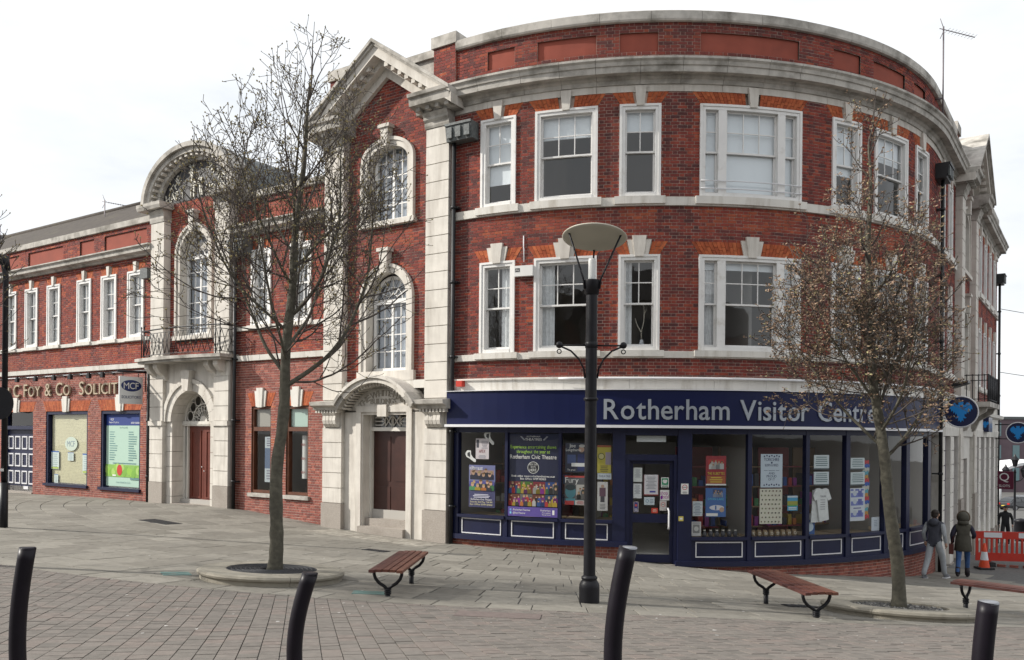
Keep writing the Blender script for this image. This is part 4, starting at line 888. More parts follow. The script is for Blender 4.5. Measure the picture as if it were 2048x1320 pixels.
P = Poster(5.27, 5.45, 0.48, 0.71, WHT, -0.06); P.r(0.1, 0.9, 0.25, 0.92, (0.02, 0.25, 0.12)).disc(0.38, 0.65, 0.18, WHT).disc(0.62, 0.65, 0.18, WHT).m(WHT); P.r(0.3, 0.7, 0.42, 0.62, WHT).lines(0.1, 0.9, 0.03, 0.2, 2, (0.05, 0.2, 0.1)); P.done('heart_sticker', 'white and green heart sticker at the right of the shop door glass', 'sticker')
P = Poster(5.25, 5.46, 0.18, 0.42, WHT, -0.06); P.t('shop', 0.45, 0.55, 0.12, (0.35, 0.02, 0.25), wmax=0.85).t('local', 0.6, 0.18, 0.12, (0.35, 0.02, 0.25), wmax=0.7).r(0.05, 0.25, 0.1, 0.45, (0.2, 0.02, 0.3)); P.done('shop_local_sticker', 'white sticker with purple shop local wording on the shop door', 'sticker')
P = Poster(4.88, 5.12, 0.07, 0.25, (0.5, 0.58, 0.62), -0.06); P.disc(0.3, 0.5, 0.16, (0.1, 0.2, 0.3)).disc(0.3, 0.5, 0.11, (0.5, 0.58, 0.62)).lines(0.5, 0.95, 0.2, 0.8, 3, (0.3, 0.35, 0.4)); P.done('door_sticker', 'pale blue sticker below the framed door notice', 'sticker')
P = Poster(5.24, 5.40, -0.06, 0.17, (0.55, 0.52, 0.5), -0.06); P.disc(0.5, 0.62, 0.33, (0.5, 0.06, 0.05)).disc(0.5, 0.62, 0.26, (0.6, 0.58, 0.55)).r(0.32, 0.68, 0.6, 0.65, (0.05, 0.05, 0.05)); P.done('no_smoking_sticker', 'no smoking sticker low on the shop door glass', 'sticker')
P = Poster(5.05, 5.20, -0.12, 0.0, (0.55, 0.05, 0.03), -0.06); P.lines(0.1, 0.9, 0.2, 0.8, 3, (0.7, 0.5, 0.4)); P.done('red_sticker', 'small red sticker at the bottom of the shop door glass', 'sticker')
P = Poster(4.64, 4.75, -0.10, 0.14, (0.55, 0.5, 0.52), -0.06); P.r(0.1, 0.9, 0.05, 0.95, (0.05, 0.05, 0.2)).disc(0.5, 0.65, 0.25, (0.6, 0.1, 0.1)).lines(0.2, 0.8, 0.1, 0.35, 2, WHT); P.done('blue_sticker', 'small navy sticker low at the left of the shop door glass', 'sticker')
P = Poster(5.70, 5.87, 0.34, 0.58, WHT, 0.106); P.disc(0.5, 0.65, 0.36, (0.5, 0.04, 0.04)).disc(0.5, 0.65, 0.28, WHT).r(0.25, 0.75, 0.63, 0.68, BLK).lines(0.1, 0.9, 0.05, 0.25, 3, (0.2, 0.2, 0.2)); P.done('no_smoking_sign', 'white no smoking sign on the blue post right of the shop door', 'sign')
P = Poster(5.65, 5.76, -0.28, -0.17, (0.6, 0.5, 0.1), 0.106); P.r(0.2, 0.8, 0.3, 0.7, WHT); P.done('door_button', 'small yellow push plate on the blue post right of the shop door', 'sign')
P = Poster(5.99, 6.22, -0.17, 0.17, (0.55, 0.6, 0.63), 0.015); P.lines(0.1, 0.9, 0.08, 0.92, 8, (0.2, 0.25, 0.33), fill=0.45); P.done('window_card', 'pale blue text card at the left edge of the fourth pane', 'window card')
P = Poster(5.97, 6.19, -0.63, -0.30, (0.58, 0.57, 0.56), 0.015); P.r(0.15, 0.85, 0.2, 0.8, (0.22, 0.22, 0.22)).disc(0.5, 0.5, 0.25, (0.55, 0.55, 0.53)).lines(0.1, 0.9, 0.84, 0.96, 2, (0.2, 0.2, 0.25)); P.done('window_card', 'white card with a grey square standing low in the fourth pane', 'window card')
P = Poster(6.29, 6.77, 0.54, 1.22, (0.28, 0.02, 0.03), 0.015); P.people(0.12, 0.88, 0.55, 0.88, 4, rg, [WHT, (0.7, 0.68, 0.66)], (0.4, 0.03, 0.03)).t('THE RUBETTES', 0.5, 0.36, 0.085, (0.6, 0.5, 0.05), wmax=0.85).r(0.05, 0.95, 0.05, 0.32, (0.35, 0.1, 0.03)).lines(0.1, 0.9, 0.08, 0.3, 3, (0.55, 0.4, 0.05)).r(0, 1, 0, 0.05, WHT); P.done('show_poster', 'red poster of a band in white with yellow title in the fourth pane')
P = Poster(6.29, 6.77, -0.19, 0.48, (0.05, 0.13, 0.35), 0.015); P.disc(0.55, 0.32, 0.36, (0.6, 0.6, 0.66), 0.35, 18).disc(0.8, 0.25, 0.12, (0.45, 0.3, 0.22)).t('SWAN LAKE', 0.5, 0.58, 0.075, (0.1, 0.45, 0.6), wmax=0.8).people(0.35, 0.85, 0.68, 0.95, 3, rg, [(0.3, 0.35, 0.5)], (0.03, 0.06, 0.16)).r(0.03, 0.6, 0.03, 0.13, WHT); P.done('show_poster', 'blue ballet poster below the red band poster')
P = Poster(7.62, 8.18, 0.49, 1.27, (0.5, 0.58, 0.66), 0.012); P.t('YORKSHIRE', 0.5, 0.79, 0.11, NVY, wmax=0.72).t('BORN & BRED', 0.5, 0.63, 0.085, NVY, wmax=0.62).t('AND', 0.5, 0.39, 0.075, NVY).t('PROUD', 0.5, 0.30, 0.08, NVY).t('OF IT', 0.5, 0.21, 0.075, NVY).r(0.15, 0.85, 0.5, 0.51, NVY).disc(0.5, 0.74, 0.04, NVY)
for v in (0.07, 0.93):
    for k in range(7): P.disc(0.16+k*0.113, v+0.02*(k % 2), 0.035, NVY, n=8)
P.done('tea_towel', 'white tea towel with navy lettering hanging in the fifth pane', 'tea towel')
P = Poster(7.60, 8.18, -0.36, 0.46, (0.62, 0.6, 0.5), 0.012)
for i in range(6):
    for j in range(8): P.disc((i+0.5+0.25*(j % 2))/6.5, (j+0.5)/8, 0.03, rg.choice([(0.03, 0.03, 0.03), (0.12, 0.06, 0.04), (0.1, 0.13, 0.04)]), 1.2, 7)
P.done('tea_towel', 'cream tea towel with small dark motifs below the lettered one', 'tea towel')
P = Poster(8.32, 8.6, -0.06, 0.29, (0.06, 0.3, 0.5), 0.012); P.r(0, 1, 0.35, 0.65, (0.3, 0.3, 0.05)).r(0.05, 0.95, 0.3, 0.4, (0.1, 0.3, 0.08)).lines(0.1, 0.9, 0.05, 0.25, 2, WHT).r(0, 1, 0.88, 1, (0.5, 0.6, 0.65)); P.done('window_card', 'small blue and green card right of the motif tea towel', 'window card')
for a, b, z0, z1, lab in ((9.05, 9.5, 0.90, 1.25, 'upper text notice in the sixth pane'), (9.05, 9.5, 0.52, 0.85, 'text notice just above the white T-shirt'), (10.2, 10.69, 0.89, 1.18, 'upper text notice in the seventh pane'), (10.2, 10.7, 0.50, 0.83, 'text notice just above the blue printed towel')):
    P = Poster(a, b, z0, z1, (0.55, 0.62, 0.64), 0.012); P.lines(0.08, 0.92, 0.22, 0.92, 5, (0.12, 0.18, 0.2), fill=0.42).r(0, 1, 0, 0.1, (0.05, 0.07, 0.08)); P.done('window_notice', lab, 'notice')
mb = MB(); o = [(9.12, 0.44), (9.22, 0.46), (9.32, 0.43), (9.42, 0.46), (9.50, 0.43), (9.60, 0.20), (9.50, 0.16), (9.47, 0.22), (9.52, -0.30), (9.24, -0.34), (9.16, 0.18), (9.10, 0.16), (9.05, 0.28)]
fprism(mb, o, -0.04, 0.0); fprism(mb, [(9.02, -0.36), (9.36, -0.36), (9.34, 0.2), (9.08, 0.42)], -0.07, -0.045); mb.cur = 1
ftext(mb, 'YORKSHIRE', 0.07, 9.34, 0.24, 0.004, 0.0, sx=0.5)
for k in range(5): fbox(mb, 9.26, 9.40, 0.17-k*0.055, 0.185-k*0.055, 0.001, 0.002)
mb.build('t_shirt', [mat('white_cotton', (0.66, 0.68, 0.68), 0.9, noise=0.1, nscale=10), ink((0.25, 0.25, 0.28))], None, label='white printed T-shirt hanging in the sixth pane', cat='t-shirt')
P = Poster(10.16, 10.71, -0.36, 0.44, (0.58, 0.62, 0.68), 0.012); P.r(0.08, 0.92, 0.92, 0.97, (0.1, 0.12, 0.4))
for v in (0.72, 0.47, 0.12): P.r(0.1, 0.9, v, v+0.13, (0.16, 0.2, 0.5)).disc(0.35, v+0.12, 0.12, (0.5, 0.55, 0.62)).r(0.55, 0.8, v+0.03, v+0.2, (0.1, 0.12, 0.38))
P.lines(0.1, 0.9, 0.36, 0.42, 1, (0.1, 0.1, 0.3)); P.done('printed_towel', 'white towel printed with blue buildings in the seventh pane', 'tea towel')
mb = MB(); cols = [(0.5, 0.04, 0.05), (0.03, 0.1, 0.4), (0.5, 0.5, 0.45), (0.1, 0.35, 0.45), (0.5, 0.25, 0.05)]
for k in range(16):
    z = 1.1-k*0.09; mb.cur = k % 5; x = 10.74+0.03*math.sin(k*1.3)
    for j in range(2): fprism(mb, [(x+j*0.16, z), (x+0.14+j*0.16, z+0.02), (x+0.13+j*0.16, z-0.1), (x+0.07+j*0.16, z-0.06), (x+0.01+j*0.16, z-0.1)], -0.1-0.02*j, -0.095-0.02*j)
mb.build('bunting', [ink(c) for c in cols], None, label='colourful bunting hanging down the right of the seventh pane', cat='bunting')
mb = MB(); fbox(mb, 8.89, 9.18, -0.65, -0.30, -0.12, -0.10); mb.cur = 1
farch(mb, 9.035, -0.47, 0.0, 0.11, -0.1, -0.098, 0, 2*math.pi, 18); mb.build('boxed_plate', [ink((0.03, 0.1, 0.3)), ink((0.5, 0.6, 0.68))], None, label='blue boxed plate on the sixth pane sill', cat='plate')
P = Poster(11.02, 11.34, -0.64, -0.30, (0.55, 0.6, 0.66), -0.02); P.lines(0.2, 0.8, 0.3, 0.8, 4, (0.3, 0.35, 0.42)); P.done('window_card', 'tall pale card standing at the right of the seventh pane sill', 'window card')
rg = random.Random(5)
M_JAR = mat('jar_brown', (0.22, 0.15, 0.08), 0.35, noise=0.3, nscale=20); M_JLID = mat('jar_lid', (0.55, 0.52, 0.45), 0.4); M_TIN = mat('dark_tin', (0.05, 0.05, 0.06), 0.3)
for k in range(8):
    s = 7.48+k*0.155; t = empty('mug', F(s, -0.66, -0.08), label='brown lettered mug in the row on the fifth pane sill', cat='mug', group='mugs in a row on the window sill')
    one('cup', M_JAR, t, lambda m: m.lathe([(0.05, 0), (0.055, 0.02), (0.055, 0.15), (0.05, 0.15), (0.045, 0.02)], 12, F(s, -0.66, -0.08)))
    mb = MB(); ftext(mb, random.Random(k).choice('NDORH'), 0.10, s, -0.62, -0.020, 0.001); mb.build('printed_letter', ink((0.7, 0.66, 0.55)), t)
    one('handle', M_JAR, t, lambda m: m.tube([F(s+0.05, -0.55, -0.08), F(s+0.085, -0.56, -0.08), F(s+0.085, -0.61, -0.08), F(s+0.05, -0.63, -0.08)], 0.009, 5))
for k in range(6):
    s = 6.30+k*0.15; t = empty('souvenir_tin', F(s, -0.66, -0.1), label='small dark souvenir pot on the fourth pane sill', cat='pot', group='souvenir pots on the window sill')
    one('pot', M_TIN, t, lambda m: m.lathe([(0.04, 0), (0.055, 0.03), (0.055, 0.09), (0.03, 0.12), (0.03, 0.14)], 10, F(s, -0.66, -0.1))); one('lid', M_JLID, t, lambda m: m.lathe([(0.034, 0.14), (0.034, 0.16), (0.001, 0.162)], 10, F(s, -0.66, -0.1)))
# shop furniture seen dimly through the glass
M_SHELF = mat('shelf_timber', (0.26, 0.17, 0.09), 0.6); M_CTR = mat('counter_red', (0.24, 0.03, 0.035), 0.5)
for k, (s, col) in enumerate([(0.9, M_SHELF), (2.2, M_CTR), (3.6, M_SHELF), (6.6, M_CTR), (8.0, M_SHELF), (9.4, M_CTR), (10.8, M_SHELF), (12.4, M_CTR)]):
    u = empty('shelf_unit', F(s, -1.07, -2.6), CB)
    one('unit_back', col, u, fbox, s-0.6, s+0.6, -1.07, 1.4, -1.9, -1.85)
    for z in (-0.6, -0.1, 0.4, 0.9): one('shelf', col, u, fbox, s-0.6, s+0.6, z, z+0.03, -1.85, -1.4)
    for z in (-0.57, -0.07, 0.43):
        for j in range(6):
            x = s-0.55+j*0.19; one('goods', ink(rg.choice(BR8)), u, fbox, x, x+0.13, z, z+rg.uniform(0.12, 0.32), -1.8, -1.5)
# fittings on the curved wall
mb = MB(); fbox(mb, 1.78, 2.24, 5.44, 5.69, 0.0, 0.14); mb.cur = 1; fbox(mb, 1.80, 1.92, 5.54, 5.63, 0.14, 0.143); mb.cur = 2; ftext(mb, 'PN', 0.07, 1.86, 5.555, 0.144, 0.001)
mb.build('alarm_box', [mat('alarm_white', (0.7, 0.7, 0.68), 0.4), ink(BLK), ink(WHT)], None, label='white alarm box on the brick wall between two first-floor windows', cat='alarm box')
one('alarm_conduit', M_ALU, None, lambda m: m.tube([F(1.98, 5.8, 0.03), F(1.98, 6.1, 0.03), F(1.97, 6.15, 0.03), F(1.97, 6.42, 0.03)], 0.014, 6), label='white conduit rising up the brick wall above the alarm box', cat='conduit')
mb = MB(); fbox(mb, 0.27, 0.44, 2.84, 2.98, 0.10, 0.24); mb.build('red_alarm', mat('alarm_red', (0.5, 0.04, 0.025), 0.4), None, label='small red alarm bell box on the stone band above the blue fascia', cat='alarm box')

vs_ = empty('branch_vase', F(4.80, 3.75, -0.24), label='pale bare branch in a vase behind the narrow first-floor window', cat='vase')
one('vase', mat('vase_white', (0.6, 0.62, 0.65), 0.3), vs_, lambda m: m.lathe([(0.05, 0), (0.07, 0.05), (0.04, 0.16), (0.045, 0.18)], 12, F(4.80, 3.74, -0.26)))
one('branch', mat('pale_branch', (0.5, 0.46, 0.38), 0.8), vs_, lambda m: (m.tube([F(4.80, 3.9, -0.26), F(4.79, 4.1, -0.26), F(4.70, 4.25, -0.26), F(4.64, 4.42, -0.26)], [0.016, 0.013, 0.01, 0.006], 6), m.tube([F(4.79, 4.08, -0.26), F(4.85, 4.35, -0.26), F(4.86, 4.6, -0.26), F(4.84, 4.72, -0.26)], [0.014, 0.012, 0.009, 0.005], 6), m.tube([F(4.86, 4.5, -0.26), F(4.91, 4.64, -0.26)], [0.008, 0.005], 5)))
# ================================================================ TERRACE BUILDING (left)
TL = -31.0
up = [(13.13, 14.04), (14.74, 15.65), (16.33, 17.21), (18.4, 19.28), (20.0, 20.9), (21.6, 22.5), (23.7, 24.6), (25.3, 26.2)]
upw = [(-b, -a) for a, b in up]+[(-7.62, -6.78), (-5.92, -5.08)]
hs = []
for a, b in upw: hs += [rect(a, b, 4.88, 7.12), arch_hole(a, b, 7.12, 7.40, 0.12)]
og = [(a-0.05, b+0.05, 4.1, 4.72) for a, b in upw]
bt.wall(TL, -12.3, 4.0, 7.6, hs, orange=og, tone=0.10, seed=21); bt.wall(-8.42, -4.36, 4.0, 7.6, hs, orange=og, tone=0.12, seed=22)
tp = [(13.09, 15.61), (16.28, 17.2), (18.36, 20.86), (21.55, 22.5), (23.6, 26.1), (4.75, 5.4), (5.8, 7.9)]; tps_ = [(-b, -a) for a, b in tp]
bt.wall(TL, -12.3, 7.88, 8.71, [rect(a, b, 8.05, 8.53) for a, b in tps_], p=-0.05, tone=0.14, seed=23); bt.wall(-8.42, -4.36, 7.88, 8.71, [rect(a, b, 8.05, 8.53) for a, b in tps_], p=-0.05, tone=0.12, seed=24)
for a, b in tps_: one('terracotta_panel', M_TERRA, TB, fbox, a-0.01, b+0.01, 8.04, 8.54, -0.2, -0.09)
C2 = [(-0.2, 7.58), (0.10, 7.58), (0.14, 7.64), (0.30, 7.68), (0.31, 7.80), (0.38, 7.84), (0.38, 7.88), (-0.2, 7.93)]
for a, b, sd in ((TL, -12.38, 3), (-8.40, -4.36, 4)):
    course(TB, 'cornice_stone', M_STONEW, a, b, C2, 1.0, seed=sd); course(TB, 'coping_stone', M_STONEW, a, b, [(-0.4, 8.71), (0.04, 8.71), (0.05, 8.90), (-0.4, 8.94)], 1.6, seed=sd)
    course(TB, 'sill_stone', M_STONEP, a, b, [(-0.1, 4.74), (0.07, 4.74), (0.08, 4.86), (-0.1, 4.88)], 1.6, seed=sd); course(TB, 'string_stone', M_STONEP, a, b, [(-0.1, 3.82), (0.10, 3.82), (0.12, 3.98), (-0.1, 4.01)], 1.6, seed=sd)
for i, (a, b) in enumerate(upw):
    gauged_arch(TB, a, b, 7.125, 7.40, 0.12, 0.16); keystone(TB, (a+b)/2, 7.11, 7.44, 0.12, 0.18, step=False, m=M_STONEP)
    sash(TB, a, b, 4.88, 7.12, 2, 2, fw=0.13, curt=[(0, 0.42), (0.55, 1)] if i % 2 else [(0, 0.97)]); one('sill_drip', M_STONEP, TB, fbox, a-0.1, b+0.1, 4.75, 4.87, 0, 0.13)
one('roof_slope', M_TILE, TB, lambda m: (m.add([F(TL, 8.80, -0.3), F(-12.2, 8.80, -0.3), F(-12.2, 11.2, -4.0), F(TL, 11.2, -4.0)], [(0, 1, 2, 3)]), m.add([F(-12.2, 8.80, -0.3), F(-4.4, 8.8, -0.3), F(-4.4, 9.3, -4.0), F(-12.2, 11.2, -4.0)], [(0, 1, 2, 3)])))
mb = MB()
for k in range(16):
    q = k/16; fsweep(mb, TL, -12.25, [(-0.3-3.7*q-0.03, 8.80+2.4*q-0.02), (-0.3-3.7*q+0.03, 8.80+2.4*q+0.004), (-0.3-3.7*(q+0.0625), 8.80+2.4*(q+0.0625)+0.028)])
mb.build('tile_courses', M_TILE, TB)
mb = MB(); mb.tube([F(TL, 11.22, -4.0), F(-12.2, 11.22, -4.0)], 0.11, 8); mb.build('ridge_tiles', M_TILE, TB)
one('parapet_back', M_STONEW, TB, fbox, TL, -4.4, 7.9, 8.72, -0.4, -0.2)
rooms(TB, TL, -4.45, (-0.75, 3.6, 7.5), 8.7, 3.0)
# ground floor
gw = [(-19.35, -16.5), (-15.65, -13.28)]; dw = (-22.75, -20.3); bw = [(-7.60, -6.73), (-6.08, -5.15)]
gh = [rect(a, b, -0.36, 2.4) for a, b in gw]+[rect(dw[0], dw[1], -2, 2.4)]+[rect(a, b, -0.22, 2.45) for a, b in bw]
for a, b in gw+[dw]: gh.append(arch_hole(a, b, 2.4, 2.78, 0.22))
for a, b in bw: gh.append(arch_hole(a, b, 2.45, 2.85, 0.2))
bt.wall(TL, -12.3, -1.8, 3.82, gh, m=M_BRICKP, mm=M_MORTL, seed=25); bt.wall(-8.42, -4.36, -1.8, 3.82, gh, m=M_BRICKP, mm=M_MORTL, seed=26)
for a, b in gw+[dw]: gauged_arch(TB, a, b, 2.405, 2.78, 0.22, 0.3); keystone(TB, (a+b)/2, 2.39, 2.95, 0.22, 0.32, m=M_STONEP)
for a, b in bw: gauged_arch(TB, a, b, 2.455, 2.85, 0.2, 0.2); keystone(TB, (a+b)/2, 2.44, 3.0, 0.2, 0.28, m=M_STONEP)
for i, (a, b) in enumerate(gw):
    w = empty('shop_window', F((a+b)/2, -0.36, 0), TB); reveal_box(w, a, b, -0.36, 2.4, -0.2, 0.0, M_BLUE)
    one('window_frame', M_BLUE, w, lambda m: (fbox(m, a, a+0.1, -0.28, 2.4, -0.2, -0.02), fbox(m, b-0.1, b, -0.28, 2.4, -0.2, -0.02), fbox(m, a+0.1, b-0.1, 2.29, 2.4, -0.2, -0.021)))
    one('sill', M_BLUE, w, fbox, a-0.06, b+0.06, -0.38, -0.28, -0.2, 0.09); one('pane', M_GLASS2, w, fpane, a+0.1, b-0.1, -0.28, 2.29, -0.14, -0.134)
for a, b in bw:
    w = empty('shop_window', F((a+b)/2, -0.2, 0), TB); reveal_box(w, a, b, -0.22, 2.45, -0.25, 0.0, M_BROWN)
    one('window_frame', M_BROWN, w, lambda m: (fbox(m, a, a+0.07, -0.12, 2.45, -0.16, -0.03), fbox(m, b-0.07, b, -0.12, 2.45, -0.16, -0.03), fbox(m, a+0.07, b-0.07, 2.37, 2.45, -0.16, -0.031), fbox(m, a+0.07, b-0.07, 1.72, 1.84, -0.16, -0.031), fbox(m, a+0.07, b-0.07, -0.12, -0.04, -0.16, -0.031)))
    one('pane', M_GLASS2, w, fpane, a+0.07, b-0.07, -0.04, 1.72, -0.1, -0.094); one('top_pane', M_GLASS2, w, fpane, a+0.07, b-0.07, 1.84, 2.37, -0.1, -0.094); one('sill', M_STONEW, w, fbox, a-0.08, b+0.08, -0.24, -0.13, -0.2, 0.09)
one('top_film', mat('green_film', (0.42, 0.55, 0.48), 0.5), TB, fbox, -6.0, -5.22, 1.85, 2.36, -0.13, -0.125); one('top_film', mat('grey_film', (0.32, 0.3, 0.26), 0.5), TB, fbox, -7.52, -6.8, 1.85, 2.36, -0.13, -0.125)
# navy panelled door
d = empty('panelled_door', F(-21.5, -0.75, 0), TB); reveal_box(d, dw[0], dw[1], -0.75, 2.4, -0.3, 0, M_BLUE)
one('door_frame', M_BLUE, d, lambda m: (fbox(m, dw[0], dw[0]+0.08, -0.75, 2.4, -0.3, -0.05), fbox(m, dw[1]-0.08, dw[1], -0.75, 2.4, -0.3, -0.05), fbox(m, dw[0], dw[1], 1.72, 1.86, -0.3, -0.04)))
one('door_leaf', M_BLUE, d, fbox, dw[0]+0.08, dw[1]-0.08, -0.70, 1.72, -0.26, -0.2); one('fanlight_pane', M_GLASS2, d, fpane, dw[0]+0.08, dw[1]-0.08, 1.86, 2.4, -0.2, -0.194)
one('door_step', M_GRAN, d, fbox, dw[0], dw[1], -1.4, -0.70, -0.3, 0.05)
for i in range(4):
    for j in range(3):
        x0 = dw[0]+0.2+i*0.53; z0 = -0.42+j*0.68
        for q in ((x0, x0+0.4, z0, z0+0.05), (x0, x0+0.4, z0+0.47, z0+0.52), (x0, x0+0.05, z0+0.05, z0+0.47), (x0+0.35, x0+0.4, z0+0.05, z0+0.47)): one('panel_bead', M_ALU, d, fbox, *q, -0.2, -0.17)
one('letter_plate', M_ALU, d, fbox, -21.35, -21.0, -0.62, -0.50, -0.2, -0.175)
# window contents
M_WOVEN = mat('woven_blind', (0.66, 0.62, 0.42), 0.9, noise=0.3, nscale=30)
b1 = empty('slatted_blind', F(-17.9, -0.2, -0.3), label='olive slatted blind filling the left solicitor window', cat='blind')
for k in range(46): one('slat', M_WOVEN, b1, fsweep, -19.2, -16.65, [(-0.175, -0.26+k*0.055), (-0.165, -0.21+k*0.055), (-0.170, -0.205+k*0.055), (-0.18, -0.255+k*0.055)])
mb = MB(); farch(mb, -17.83, 1.2, 0.0, 0.42, -0.135, -0.128, 0, 2*math.pi, 28, 0.0, 0.26); mb.cur = 1; ftext(mb, 'MCF', 0.30, -17.83, 1.10, -0.127, 0.001); mb.build('oval_sticker', [ink((0.50, 0.58, 0.5)), ink((0.2, 0.26, 0.3))], None, label='pale green oval MCF sticker on the window with the olive blind', cat='sticker')
for a, b, z0, z1, lab in ((-19.2, -18.65, 0.24, 0.92, 'tall pale leaflet at the left edge of the window with the olive blind'), (-18.05, -17.65, 0.58, 0.88, 'small white card below the oval sticker'), (-17.05, -16.62, 0.14, 0.86, 'tall pale leaflet at the right edge of the window with the olive blind'), (-18.98, -18.7, -0.27, 0.05, 'small card standing at the lower left of the olive blind window')):
    P = Poster(a, b, z0, z1, (0.5, 0.58, 0.55), -0.125); P.r(0, 1, 0.93, 1, (0.05, 0.12, 0.35)).lines(0.1, 0.9, 0.1, 0.88, 7, (0.3, 0.38, 0.38), fill=0.4)
    if z1-z0 > 0.6: P.r(0.05, 0.95, 0.02, 0.12, (0.35, 0.45, 0.1))
    P.done('leaflet', lab, 'leaflet')
P = Poster(-15.53, -13.40, -0.24, 2.28, (0.40, 0.56, 0.47), -0.128)
P.r(0, 1, 0.84, 1, (0.015, 0.04, 0.2)).t('MCF', 0.17, 0.91, 0.11, WHT).t('Malcolm C Foy & Co', 0.22, 0.875, 0.08, WHT, wmax=0.28).t('01709 836866', 0.83, 0.865, 0.09, WHT, wmax=0.26).t('How We Can Help', 0.5, 0.80, 0.085, (0.05, 0.15, 0.15), wmax=0.22)
r5 = random.Random(4)
for cx in (0.22, 0.76):
    for k in range(13): v = 0.745-k*0.032; L = r5.uniform(0.08, 0.17); P.r(cx-0.12, cx-0.12+L*1.4, v, v+0.012, (0.12, 0.24, 0.24))
P.r(0.2, 0.85, 0.315, 0.327, (0.12, 0.24, 0.24)).r(0, 1, 0.13, 0.30, (0.22, 0.42, 0.08))
for k in range(16): P.disc(0.03+0.063*k, 0.215+r5.uniform(-0.05, 0.06), 0.055, r5.choice([(0.25, 0.48, 0.06), (0.18, 0.38, 0.05), (0.36, 0.55, 0.14)]), 1.15, 12)
P.disc(0.40, 0.225, 0.075, (0.5, 0.03, 0.02), 1.2, 16).r(0.2, 0.3, 0.14, 0.16, WHT).r(0.7, 0.95, 0.10, 0.125, (0.12, 0.24, 0.24)).t('www.malcolmfoy.co.uk', 0.5, 0.05, 0.08, (0.1, 0.2, 0.22), wmax=0.4)
P.done('window_poster', 'large pale green poster with navy heading and red apple in the right solicitor window')
r6 = random.Random(9)
for k, (a, z0, z1) in enumerate(((-5.62, 0.35, 1.6),)):
    mb = MB(); mb.lathe([(0.16, z0), (0.16, z1)], 14, (*F(a, 0, -0.4)[:2], 0)); mb.cur = 1
    for j in range(3): ftext(mb, 'ABA', 0.1, a, z0+0.15+j*0.4, -0.235, 0.001)
    mb.build('rolled_sign', [ink((0.62, 0.62, 0.6)), ink((0.3, 0.06, 0.05))], None, label='pale printed column standing in the right brown-framed window', cat='display')
P = Poster(-7.15, -6.82, 0.2, 1.55, (0.4, 0.45, 0.48), -0.13); P.r(0, 1, 0.3, 0.75, (0.08, 0.12, 0.2)).lines(0.1, 0.9, 0.78, 0.98, 4, (0.15, 0.15, 0.2)).lines(0.1, 0.9, 0.05, 0.28, 4, (0.2, 0.2, 0.25)); P.done('window_poster', 'narrow pale poster in the left brown-framed window')
# ---- metal letters on the wall
M_LET = mat('bronze_letter', (0.44, 0.36, 0.26), 0.5, metal=0.2)
sg = empty('wall_lettering', F(-18, 3.0, 0.05), TB)
def flat_letters(txt, size, small, s, z, p, depth, m, parent, end=None, gap=0.10):
    items = []; w = 0
    for ch in txt:
        if ch == ' ': w += 0.36*size; continue
        k = size*(small if ch.islower() else 1); c = ch.upper(); wd = (glyph(c)[4]-glyph(c)[3])*k; items.append((c, k, w)); w += wd+gap*size
    sx = (end-s)/w if end else 1.0
    for c, k, x in items:
        mb = MB(); glyph_into(mb, c, k, lambda a, b, h: F(s+(x+a)*sx if False else s+x*sx+a, z+b, p+depth*h), sx); mb.build('letter', m, parent)
flat_letters('olm C Foy & Co', 0.70, 0.80, -23.2, 2.98, 0.02, 0.07, M_LET, sg, -17.5); flat_letters('Solicitors', 0.70, 0.80, -16.95, 2.98, 0.02, 0.07, M_LET, sg, -13.15)
one('lighting_conduit', M_ALU, TB, lambda m: m.tube([F(TL, 3.72, 0.05), F(-12.8, 3.72, 0.05)], 0.02, 6))
for k, s in enumerate((-22.3, -20.7, -19.35, -18.05, -16.95, -15.75, -14.9)):
    t = empty('sign_floodlight', F(s, 3.7, 0.06), label=('leftmost', 'second from left', 'third from left', 'middle', 'third from right', 'second from right', 'rightmost')[k]+' of the small black floodlights above the metal wall letters', cat='floodlight', group='floodlights above the wall letters')
    one('arm', M_BLACK, t, lambda m: m.tube([F(s, 3.72, 0.05), F(s, 3.70, 0.3), F(s, 3.62, 0.42)], 0.014, 6)); one('lamp_head', M_BLACK, t, lambda m: (fbox(m, s-0.09, s+0.09, 3.52, 3.66, 0.36, 0.46), fbox(m, s-0.06, s+0.06, 3.66, 3.72, 0.38, 0.44))); one('back_plate', M_BLACK, t, fbox, s-0.05, s+0.05, 3.67, 3.77, 0.0, 0.05)
# ---- hanging sign
hg = empty('hanging_sign', F(-12.95, 2.6, 0.5), label='white hanging board with navy oval MCF above the word solicitors, beside the stone pavilion', cat='sign')
one('bracket', M_BLACK, hg, lambda m: (m.tube([F(-12.95, 3.66, 0.0), F(-12.95, 3.64, 1.05)], 0.035, 8), m.tube([F(-12.95, 3.0, 0.05), F(-12.95, 3.75, 0.05)], 0.02, 6)))
one('board', mat('sign_white', (0.66, 0.68, 0.68), 0.5), hg, fbox, -12.98, -12.92, 2.58, 3.48, 0.16, 0.98)
for p in (0.3, 0.85): one('hanger', M_BLACK, hg, lambda m: m.tube([F(-12.95, 3.47, p), F(-12.95, 3.65, p)], 0.012, 5))
nd = (-dL[0], -dL[1], 0); nu = (-nL[0], -nL[1], 0); o3 = Vector(F(-12.915, 3.18, 0.57))
mb = MB(); mb.add([tuple(o3+Vector(nu)*0.36*math.cos(2*math.pi*k/28)+Vector((0, 0, 1))*0.19*math.sin(2*math.pi*k/28)) for k in range(28)], [list(range(28))]); mb.build('oval', mat('sign_navy', (0.015, 0.03, 0.13), 0.4), hg)
mb = MB(); text_plane(mb, 'MCF', 0.30, o3+Vector(nd)*0.004-Vector((0, 0, 0.105)), nu, (0, 0, 1), nd, 0.002); mb.build('oval_lettering', ink(WHT), hg)
